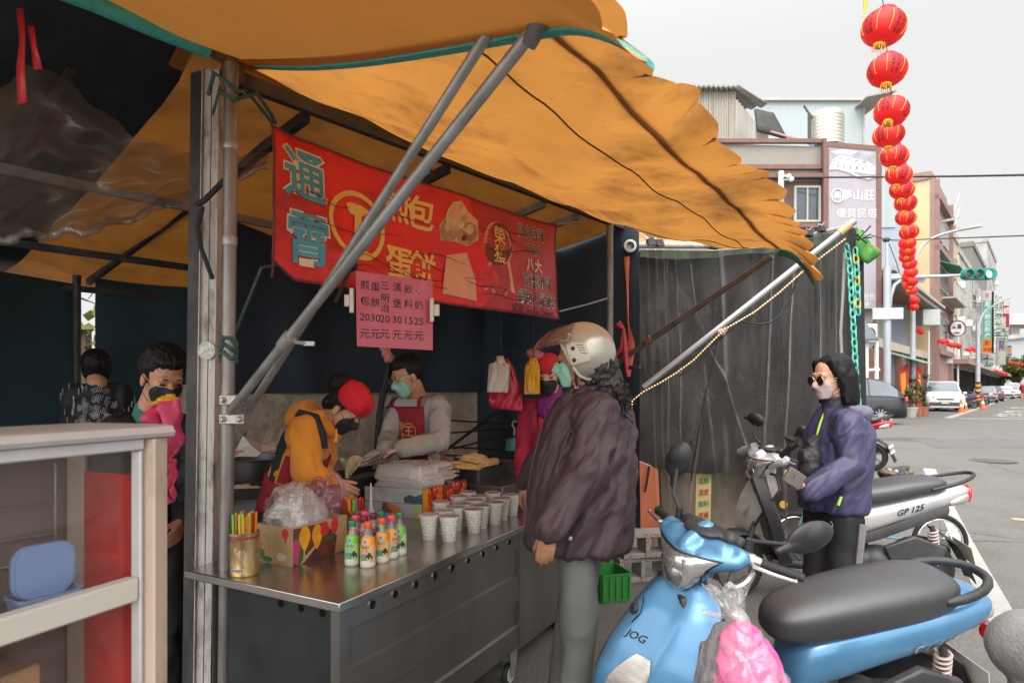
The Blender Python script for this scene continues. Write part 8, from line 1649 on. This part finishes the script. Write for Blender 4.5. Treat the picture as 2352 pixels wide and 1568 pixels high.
m=MB();c0_,c1_=at(2226,629.5,YT-.6),at(2270,629.5,YT-.6);R=[]
for f_,z_ in((-.12,1),(.14,1)):
 R.append([c0_.lerp(c1_,.5)+V((x,f_,z))for x,z in rrect(1.28,.43,.2,7)])
m.rings(R);part("signal_case",m,sgreen,tl,world=True)
for k in range(3):
 c=at(2224+k*23.3,629.5,YT-.73);m=MB();m.lathe([(.185,.0),(.185,.1),(.165,.1),(.165,.0)],c+V((0,0,0)),24,0,Matrix.Rotation(math.pi/2,3,'X'),caps=False);hd=part("visor_ring",m,sgreen,tl,world=True)
 m=MB();m.lathe([(.16,0),(.12,.03),(.01,.045)],c+V((0,.02,0)),24,0,Matrix.Rotation(math.pi/2,3,'X'));part("lamp",m,mat("lamp_green_lit",(.6,.9,.8),.4,emit=(.55,1,.85),estr=1.6)if k==2 else mat("lamp_off",(.05,.055,.05),.3),hd,world=True)
m=MB();m.poly([at(2005,707,YT-.2),at(2075,706,YT-.2),at(2075,732,YT-.2),at(2005,733,YT-.2)],.03,(0,1,0));part("sign_board",m,mat("sign_white",(.5,.5,.48),.5,var=.05,dirt=(.35,.34,.3),damt=.4),tl,world=True)
m=MB();m.tube([at(2044,705,YT),at(2046,680,YT),at(2054,655,YT),at(2070,642,YT)],.07,10);part("brace",m,bluep,tl,world=True)
m=MB();m.ell(at(2036,551,YT),(.14,.14,.1));part("insulator",m,steeld,tl,world=True)
stripe=[mat("post_yellow",(.6,.3,.02),.6),mat("post_black",(.03,.03,.03),.6)]
def lamp_post(px,Y,ytop,arm,label,rr):
 t=thing("street_lamp",label,"street lamp",(xat(px,Y),Y,.22),0,"street lamps along the road");b=V((xat(px,Y),Y,.22));m=MB();m.tube([b,at(px,ytop,Y)],[rr,rr*.75],12);part("pole",m,bluep,t,world=True)
 m=MB();n=40
 for k in range(10):
  m.rings([[b+V((rr*1.12*math.cos(a),rr*1.12*math.sin(a),.15+.16*j+k*.16-.16*0+.09*math.sin(a+.5)))for a in[2*math.pi*i/16 for i in range(16)]]for j in(0,1)],k%2,caps=False)
 part("striped_sleeve",m,stripe,t,world=True)
 m=MB();pts=[at(x,y,Y+dy)for x,y,dy in arm];m.tube(pts,[rr*.75]+[rr*.5]*(len(pts)-1),10);part("arm",m,bluep,t,world=True,subsurf=1)
 m=MB();e=pts[-1];d=(pts[-1]-pts[-2]).normalized();m.rings([[e+d*q+V((0,-w_,z))for w_,z in((-a,0),(-a*.6,.09),(a*.6,.09),(a,0),(a*.6,-.05),(-a*.6,-.05))]for q,a in((-.3,.08),(0,.16),(.5,.16),(.7,.06))]);part("lamp_head",m,greyl,t,world=True);return t
lamp_post(2096.5,29,600,((2096.5,690,0),(2099,610,0),(2106,585,0),(2119,562,0),(2140,547,-.2),(2161,539,-.4),(2190,531,-.7),(2212,527,-1)),"pale blue street lamp with a striped foot behind the lantern string",.13)
lamp_post(2246,42,740,((2246,790,0),(2247,750,0),(2252,730,0),(2262,714,0),(2280,703,-.3),(2296,695,-.6)),"smaller street lamp with a striped foot before the shop signs",.15)
m=MB();m.tube([at(1800,408,25.4),at(2000,407,24.5),at(2200,405,22),at(2360,402,20),at(2600,398,17)],.035,6);solo("power_cable",m,blackm,"thick black power cable crossing the sky at the right","cable")
m=MB();m.tube([at(2037,551,YT),at(2060,552,YT),at(2200,547,22),at(2360,541,20),at(2500,536,18)],.022,5);m.tube([at(2037,551,YT),at(1985,535,26),at(1880,430,27),at(1782,350,26.5)],.02,5);m.tube([at(2040,555,YT),at(2058,600,YT),at(2070,640,YT)],.015,5);solo("signal_cable",m,blackm,"thin cables running to the traffic light pole top","cable")
up_=thing("wall_insulator_pole","white pole with insulators on the beige house wall","pole",at(1795,444,25.5));m=MB();m.tube([at(1794,444,25.5),at(1794,394,25.5)],.11,10);part("pole",m,whitea,up_,world=True)
for x,y in((1812,405),(1818,412)):m=MB();m.tube([at(1798,y,25.5),at(x,y,25.3)],.05,7);m.ell(at(x,y,25.3),(.1,.1,.1));part("insulator",m,whitea,up_,world=True)
def sign(name,label,x0,x1,y0,y1,Y,panels,texts,group="shop signs over the street",frame_=None):
 t=thing(name,label,"sign",at((x0+x1)/2,y1,Y),0,group);y_=lambda x:Y-(x-x0)/(x1-x0)*.8*((x1-x0)*Y/FP)
 def S(x,y,o=0):p=at(x,y,y_(x));p.y-=o;return p
 m=MB();m.hexa([S(x0,y1),S(x1,y1),S(x1,y1)+V((.1,.3,0)),S(x0,y1)+V((.1,.3,0))],[S(x0,y0),S(x1,y0),S(x1,y0)+V((.1,.3,0)),S(x0,y0)+V((.1,.3,0))]);part("cabinet",m,frame_ or whitea,t,world=True)
 for a,b,c,d,mt in panels:m=MB();m.poly([S(a,d,.02),S(b,d,.02),S(b,c,.02),S(a,c,.02)],.03,(0,1,0));part("panel",m,mt,t,world=True)
 for s_,x,y,z,mt in texts:text(s_,S(x,y,.06),S(x1,y)-S(x0,y),UP,z*Y/FP*1.15,mt,t,.015)
 m=MB();m.bar(S(x0,y0+(y1-y0)*.15)+V((0,.15,0)),S(x0-8,y0+(y1-y0)*.15)+V((-1.5,1,0)),.08);part("bracket",m,galv,t,world=True);return t
tg_=mat("sign_teal",(.10,.42,.34),.5);dgn=mat("sign_dark_green",(.02,.14,.10),.5);rd=mat("sign_red",(.42,.03,.05),.5);orr=mat("sign_orange",(.7,.28,.03),.5);lgt=mat("sign_pale",(.55,.54,.5),.5);pur=mat("sign_purple",(.06,.045,.16),.5);pink_=mat("sign_pink",(.6,.2,.22),.5);wtx=mat("sign_text_white",(.7,.7,.68),.5);cyb=mat("sign_blue",(.06,.2,.45),.5);sblk=mat("sign_film_edge",(.02,.02,.02),.6)
t=sign("vertical_sign","tall teal and orange vertical sign of a photo shop",2256.5,2283,668,812,56,[(2257,2277,669,689,lgt),(2257,2277,690,779,tg_),(2257,2277,779.5,811,orr),(2277.5,2282.5,669,811,sblk)],[(c,2267,699+i*14.6,12,wtx)for i,c in enumerate("富士數位影像")]+[("彩",2267,789,11,rd),("快速",2267,803,8,rd),("冨",2266,679,9,pink_)])
m=MB()
for k in range(22):m.box(at(2280,672+k*6.4,54.9)+V((0,-.25,0)),(.09,.03,.12))
part("film_holes",m,wtx,t,world=True)
sign("vertical_sign","dark green vertical pharmacy sign right of the teal sign",2283,2302,678,747,58,[(2284,2301,679,746,dgn)],[(c,2292.5,688+i*16.5,14,wtx)for i,c in enumerate("長生藥局")])
sign("vertical_sign","red vertical sign behind the green pharmacy sign",2302.5,2319,687,753,60,[(2303,2318,688,752,rd)],[(c,2310.5,697+i*17,13,wtx)for i,c in enumerate("寶盛")])
sign("small_sign","cyan and white square sign over the lower end of the red sign",2291,2310,728,751,59,[(2292,2309,729,750,lgt),(2296,2307,731,744,cyb)],[("D",2301,738,10,wtx)])
sign("small_sign","wide green sign with a red square under the pharmacy sign",2282,2316,752.5,781,58,[(2283,2315,753.5,780,dgn),(2286,2297,754.5,771,pink_)],[("藥",2291.5,763,11,wtx),("健保",2306,758,7.5,wtx),("處方",2306,767,7.5,wtx),("調劑藥局",2298,776,6,wtx)])
sign("vertical_sign","white clinic sign with purple characters below the green sign",2290.5,2310,781.5,837,60,[(2291,2309.5,782,836,lgt),(2293,2304,806,835,pur)],[("診",2300.5,788,12,pur),("所",2300.5,800,12,pur),("內",2298.5,812,7,wtx),("兒",2298.5,820,7,wtx),("科",2298.5,828,7,wtx)])
sign("small_sign","purple and green two row sign low beside the second lamp post",2253,2281,811.5,842,57,[(2253.5,2280.5,812,826,pur),(2253.5,2280.5,827,841,dgn)],[("經營",2267,819,11,wtx),("服務",2267,834,11,wtx)])
sign("small_sign","little blue and yellow sign at the far right of the shop signs",2313,2324,792,818,66,[(2313.5,2323.5,793,799,cyb),(2313.5,2323.5,800,811,orr),(2313.5,2323.5,812,817,cyb)],[])
t=thing("round_sign","round white sign with a brown rim and black characters","sign",at(2198,774,43));c=at(2198,754.5,43);RX=Matrix.Rotation(math.pi/2,3,'X');m=MB();m.lathe([(.50,-.1),(.57,-.1),(.57,.1),(.50,.1)],c,36,0,RX,caps=False);part("rim",m,mat("sign_rim_brown",(.14,.05,.04),.5),t,world=True);m=MB();m.lathe([(.5,-.07),(.5,.07)],c,32,0,RX);part("face",m,lgt,t,world=True)
for s_,x,y,z in(("雙",2191.5,750,.34),("喜",2204,750,.34),("甜鋪仔",2198,764.5,.15)):text(s_,at(x,y,42.88),(1,0,0),UP,z,ink,t,.02)
m=MB();m.bar(c+V((-.5,0,.2)),c+V((-1.6,.5,.2)),.06);m.bar(c+V((-.5,0,-.25)),c+V((-1.6,.5,-.25)),.06);part("bracket",m,blackm,t,world=True)
for i,(px,Y,y0,lb)in enumerate(((2200,46,772,"thin white pole under the round sign"),(2133,38,760,"thin white pole left of the parked white car"))):
 m=MB();m.tube([V((xat(px,Y),Y,.22)),at(px,y0,Y)],.06,8);solo("sign_pole",m,whitea,lb,"pole","thin poles along the pavement")
m=MB();m.box(at(2131,730,36),(1.0,.7,.9));solo("projecting_light_box",m,mat("lightbox_grey",(.4,.41,.4),.5,var=.1),"blank grey light box sticking out under the arcade eave","sign",bevel=.03)
m=MB();m.box(at(2172,807,45),(.9,.25,1.7));solo("white_shop_sign",m,lgt,"white shop sign with a faint mark below the small lanterns","sign",bevel=.02)
for i,(px,Y,lb)in enumerate(((2085,28.5,"red and yellow banner flag left of the street lamp's foot"),(2101,29.5,"yellow and red banner flag right of the street lamp's foot"))):
 t=thing("banner_flag",lb,"flag",(xat(px,Y),Y,.22),0,"banner flags by the street lamp");m=MB();m.tube([V((xat(px,Y),Y,.22)),V((xat(px,Y),Y,2.7))],.015,6);part("pole",m,whitea,t,world=True);m=MB();m.grid(lambda u,v:V((xat(px,Y)+.35*u*(-1 if i==0 else 1),Y,.5+2.1*v))+V((.0,.06*math.sin(v*6+u*3),-.25*u)),6,14,lambda u,v:1 if(.25<v<.8 and.2<u<.7)else 0);part("cloth",m,[mat("flag_red",(.5,.03,.03),.7),mat("flag_yellow",(.75,.3,.03),.7)],t,world=True)
 # -------------- vehicles
carglass=mat("car_glass",(.13,.155,.18),.08,var=.2,scale=.8,spec=.9);tyre=MATS["tyre"]  # pale blue of the sky's reflection is mixed into the car glass colour
def car(label,paintm,loc,yaw,L_,W_,hgt,kind,grp="cars parked along the street",plate=None,detail=True):
 t=thing("parked_car",label,"car",loc,yaw,grp);h=hgt;hw=W_/2;lo_=.22;belt=h*.56
 if kind=='suv':top=[(-.49,.60),(-.47,.66),(-.37,.92),(-.24,.99),(-.1,1.0),(.0,.995),(.08,.96),(.23,.66),(.28,.62),(.45,.55),(.49,.45)]
 elif kind=='van':top=[(-.495,.5),(-.49,.8),(-.46,.98),(-.40,1.0),(.12,1.0),(.2,.97),(.36,.6),(.40,.57),(.47,.5),(.495,.40)]
 else:top=[(-.49,.58),(-.47,.63),(-.36,.66),(-.22,.97),(-.14,1.0),(.02,1.0),(.08,.98),(.24,.66),(.28,.63),(.45,.54),(.49,.44)]
 def top_at(x):
  for(a,b),(c,d)in zip(top,top[1:]):
   if a<=x<=c:return h*(b+(d-b)*(x-a)/(c-a))
  return h*top[-1][1]
 R=[];xs=[-.5,-.49,-.47,-.43,-.38,-.30,-.2,-.1,0,.1,.2,.28,.36,.43,.465,.485,.5]
 for x in xs:
  e=abs(x)*2;w_=hw*(1-.16*max(0,(e-.84)/.16)**2);tz=min(belt,top_at(max(-.49,min(.49,x))));tz=tz if e<.97 else tz*.86;R.append([V((x*L_,w_*k,z))for k,z in((-.86,lo_),(-.98,lo_+.12),(-1,lo_+.3),(-.985,tz-.12),(-.93,tz),(-.5,tz+.012),(0,tz+.018),(.5,tz+.012),(.93,tz),(.985,tz-.12),(1,lo_+.3),(.98,lo_+.12),(.86,lo_))])
 m=MB();m.rings(R);body=part("body",m,paintm,t,ang=50)
 xs2=[x for x in[-.47,-.44,-.40,-.34,-.26,-.16,-.05,.04,.10,.15,.20,.25]if top_at(x)>belt+.015];R=[]
 for x in xs2:
  tz=top_at(x);k=(tz-belt)/(h-belt);wt=hw*(.93-.17*k);R.append([V((x*L_,-hw*.925,belt-.01)),V((x*L_,-wt,tz-.05)),V((x*L_,-wt*.9,tz-.008)),V((x*L_,0,tz+.012)),V((x*L_,wt*.9,tz-.008)),V((x*L_,wt,tz-.05)),V((x*L_,hw*.925,belt-.01))])
 m=MB();m.rings(R,close=False,caps=True);part("cabin",m,paintm,t,ang=40)
 x0,x1=xs2[0],xs2[-1]
 for sg in(-1,1):
  cuts=[x0*.93,(x0+x1)*.5-.12,(x0+x1)*.5+.06,x1*.8]
  for a,b in zip(cuts,cuts[1:]):
   m=MB();q=[]
   def wpt(x,f):tz=top_at(x);k=(tz-belt)/(h-belt);wt=hw*(.93-.17*k);y0,z0,y1,z1=hw*.925,belt,wt,tz-.06;return V((x*L_,sg*(y0+(y1-y0)*f+.008),z0+(z1-z0)*f))
   m.rings([[wpt(a+(b-a)*(i/6)*.96+.006,f)for f in(.12,.55,.98)]for i in range(7)],close=False,caps=False);part("side_window",m,carglass,t)
 for fr_ in(1,-1):
  rng=[x for x in(xs2 if fr_>0 else xs2[::-1])];seg=[x for x in([.09,.13,.17,.21,.245]if kind!='van' else[.19,.23,.27,.31,.35])if fr_>0]or([-.46,-.44,-.42,-.40]if kind!='sedan' else[-.35,-.31,-.27,-.23]);R=[]
  for x in seg:
   tz=top_at(x);k=(tz-belt)/(h-belt);wt=hw*(.93-.17*k)*.9;R.append([V((x*L_+.012*fr_,y,tz+.016-.012*abs(y/wt)**2))for y in(-wt,-wt/2,0,wt/2,wt)])
  m=MB();m.rings(R,close=False,caps=False);part("windscreen" if fr_>0 else "rear_window",m,carglass,t)
 for wx in(-.30,.31):
  for sg in(-1,1):
   r=.335 if h>1.5 else.31;c=V((wx*L_,sg*(hw-.10),r));m=MB();m.lathe([(r*.62,-.1),(r*.93,-.115),(r,-.08),(r,.08),(r*.93,.115),(r*.62,.1)],c,28,0,RX,caps=False);w_=part("wheel",m,tyre,t)
   m=MB();m.lathe([(r*.64,-.105),(r*.6,-.07),(r*.6,.07),(r*.64,.105)],c,24,0,RX,caps=False);m.lathe([(r*.6,-.03),(r*.6,.03)],c,20,1,RX)
   for k in range(10):a=k*2*math.pi/10;m.bar(c+V((.05*math.cos(a),sg*.09,.05*math.sin(a))),c+V((r*.62*math.cos(a),sg*.095,r*.62*math.sin(a))),.035,.03,up=V((0,1,0)))
   m.lathe([(.06,-.1),(.06,.1)],c,12,0,RX);part("rim",m,[alloy,blackm],w_,ang=30)
   m=MB();m.rings([[c+V((q*math.cos(a),sg*dy,q*math.sin(a)))for q,dy in((r*1.03,.085),(r*1.16,.105),(r*1.16,.02))]for a in[math.radians(-12+204*i/14)for i in range(15)]],close=False,caps=False);part("wheel_arch",m,plas,t,ang=180)
 m=MB();m.box((.497*L_,0,lo_+.18),(.05,W_*.82,.2));m.box((.499*L_,0,h*.40),(.03,W_*.42,.09));part("front_bumper",m,plasg,t,bevel=.02)
 for sg in(-1,1):
  m=MB();m.hexa([V((.47*L_,sg*hw*.55,h*.40)),V((.445*L_,sg*hw*.95,h*.42)),V((.44*L_,sg*hw*.9,h*.42)),V((.46*L_,sg*hw*.5,h*.40))],[V((.47*L_,sg*hw*.55,h*.47)),V((.43*L_,sg*hw*.97,h*.51)),V((.42*L_,sg*hw*.9,h*.51)),V((.45*L_,sg*hw*.5,h*.47))]);part("headlight",m.xf(Matrix.Translation((.06,0,0))),lampc,t)
  m=MB();m.box((-.488*L_,sg*hw*.78,h*.53),(.1,hw*.36,h*.10));part("tail_light",m,lampr,t,bevel=.02)
  m=MB();m.ell((.17*L_,sg*(hw+.09),belt+.06),(.06,.1,.07));part("wing_mirror",m,paintm,t)
  m=MB()
  for x in(-.13,.08):m.box((x*L_,sg*(hw*.995),belt-.14),(.18,.02,.03))
  part("door_handle",m,chrome,t)
 m=MB();m.box((-.499*L_,0,lo_+.2),(.05,W_*.85,.26));part("rear_bumper",m,plasg,t,bevel=.02)
 m=MB();m.box((.512*L_,0,h*.30),(.02,.36,.14));pl_=part("number_plate",m,lab_w,t)
 if plate:me=text_me(plate,.11,.02,0);me.transform(tmat(V((.512*L_+.012,0,h*.30)),(0,1,0),UP));me.name="lettering";part("lettering",me,ink,pl_)
 return t
pt_w=mat("car_white",(.6,.6,.59),.3,metal=.1,var=.03,coat=.7);pt_k=mat("car_black",(.008,.009,.012),.3,metal=0,var=.1,coat=.35);pt_d=mat("car_grey_dark",(.05,.052,.06),.28,metal=.4,coat=.8);pt_s=mat("car_silver",(.42,.43,.44),.28,metal=.5,coat=.7)
AS=math.atan2(DS.y,DS.x);G_=.22
car("black SUV seen from its rear side behind the woman in purple",pt_k,(xat(1902,22.6),22.6,G_),math.pi-.12,4.6,1.85,1.66,'suv')
car("white SUV parked facing the camera right of the street lamp",pt_w,(xat(2163,35.2),35.2,G_),math.pi+AS+.18,4.3,1.8,1.66,'suv',plate="AYC-7027")
car("dark saloon parked nearest beyond the second lamp post",pt_d,(xat(2276,60),60,G_),AS+.1,4.5,1.8,1.45,'sedan')
car("silver saloon half hidden behind the far motorbikes",pt_s,(xat(2262,54),54,G_),AS+.05,4.4,1.78,1.42,'sedan')
car("white hatchback parked beyond the dark saloon",pt_w,(xat(2305,73),73,G_),AS+.1,4.2,1.75,1.5,'suv')
car("white minivan facing the camera at the far end of the parked row",pt_w,(xat(2323,80),80,G_),math.pi+AS+.1,4.7,1.85,1.9,'van')
car("pale small van at the right edge beyond the minivan",pt_s,(xat(2338,98),98,G_),math.pi+AS,4.4,1.75,1.85,'van')
blS=dict(silS);blS.update(paint=paint("deep_blue",(.02,.05,.16)),stext=())
fb_,_,_=make_scooter(blS,"dark blue motorbike parked among the cones down the street",(xat(2236,38),38,G_),2.6,-.1,.2,1.05);fb_["group"]="motorbikes parked down the street"
for px,Y,yw,lb,src in((2206,36,2.9,"motorbike nearest the white SUV in the parked row"),(2218,37,2.7,"motorbike between the first cone and the blue one"),(2252,40,2.5,"motorbike right of the blue one"),(2262,44,2.5,"motorbike at the far end of the bike row"))[0:0]:pass
for px,Y,yw,lb,src in((2207,37,2.9,"red motorbike nearest the white SUV in the parked row",rs),(2220,38.5,2.7,"dark motorbike between the two cones and the blue bike",fb_),(2254,41,2.5,"motorbike just right of the dark blue one",rs),(2264,45,2.5,"motorbike at the far end of the bike row",fb_)):
 o=dup(src,(xat(px,Y),Y,G_),(-.1,0,yw),lb);o["group"]="motorbikes parked down the street"
conem=mat("cone_orange",(.75,.13,.02),.5,var=.08);cn=None
for i,(px,Y,lb)in enumerate(((2208,32,"orange traffic cone nearest the white SUV"),(2216,34.5,"orange traffic cone just behind the nearest one"),(2257,38,"orange traffic cone in front of the blue motorbike's right side"),(2232,44,"small far traffic cone under the motorbikes"))):
 if cn is None:
  cn=thing("traffic_cone",lb,"traffic cone",(0,0,0),0,"traffic cones along the parked bikes");m=MB();m.lathe([(.15,.03),(.11,.25),(.035,.66),(.03,.7),(.01,.7)],n=20);part("cone_body",m,conem,cn);m=MB();m.box((0,0,.015),(.4,.4,.03));part("base",m,conem,cn,bevel=.01);m=MB();m.lathe([(.102,.3),(.072,.46)],n=20,caps=False);part("white_band",m,lab_w,cn);c=cn
 else:c=dup(cn,label=lb)
 c.location=(xat(px,Y),Y,G_);c.rotation_euler=(0,0,.3*i)
terr=mat("terracotta",(.32,.12,.07),.85,var=.2)
for i,(px,Y,h,r,lb)in enumerate(((2104,27.6,1.35,.42,"tall leafy potted plant in a terracotta pot by the street lamp"),(2091,27,.8,.35,"smaller potted plant left of the tall one by the street lamp"),(2118,28,1.0,.3,"potted shrub between the street lamp and the white SUV"))):
 t=thing("potted_plant",lb,"plant",(xat(px,Y),Y,G_),0,"potted plants at the street lamp");part("pot",MB().lathe([(.2,0),(.27,.38),(.29,.38),(.29,.44),(.24,.44),(.2,.3)],n=18),terr if i!=1 else greyl,t);m=MB();rp=random.Random(i)
 for k in range(5):m.tube([V((0,0,.4)),V((rp.uniform(-.1,.1),rp.uniform(-.1,.1),.4+h*.4)),V((rp.uniform(-r,r)*.7,rp.uniform(-r,r)*.7,.4+h*.8))],.012,5)
 part("stems",m,bark,t);part("leaves",leafcrown(V((0,0,.45+h*.5)),(r,r,h*.5),420,.075,20+i),mat("leaf_pot",(.08,.12,.05),.7,var=.5,scale=3),t,smooth=False)
f=V((-.8,-.6,0));l=UP.cross(f);c=V((xat(2350,60),60,G_));t=thing("person","tiny far person in a red top at the right edge of the street","person",c)
me=blob([('c',c+UP*.95,c+UP*1.4,.16,.19),('e',c+UP*1.6,(.1,.1,.13)),('c',c+UP*.1+l*.1,c+UP*.9+l*.08,.07,.1),('c',c+UP*.1-l*.1,c+UP*.9-l*.08,.07,.1),('c',c+UP*1.4+l*.2,c+UP*.95+l*.26,.06,.045),('c',c+UP*1.4-l*.2,c+UP*.95-l*.26,.06,.045)],.02,3);part("body",me,sk1,t,world=True)
me=blob([('c',c+UP*.9,c+UP*1.4,.18,.21),('c',c+UP*1.4+l*.2,c+UP*1.0+l*.26,.075,.06),('c',c+UP*1.4-l*.2,c+UP*1.0-l*.26,.075,.06)],.02,3);part("jacket",me,mat("top_red",(.3,.02,.03),.8),t,world=True)
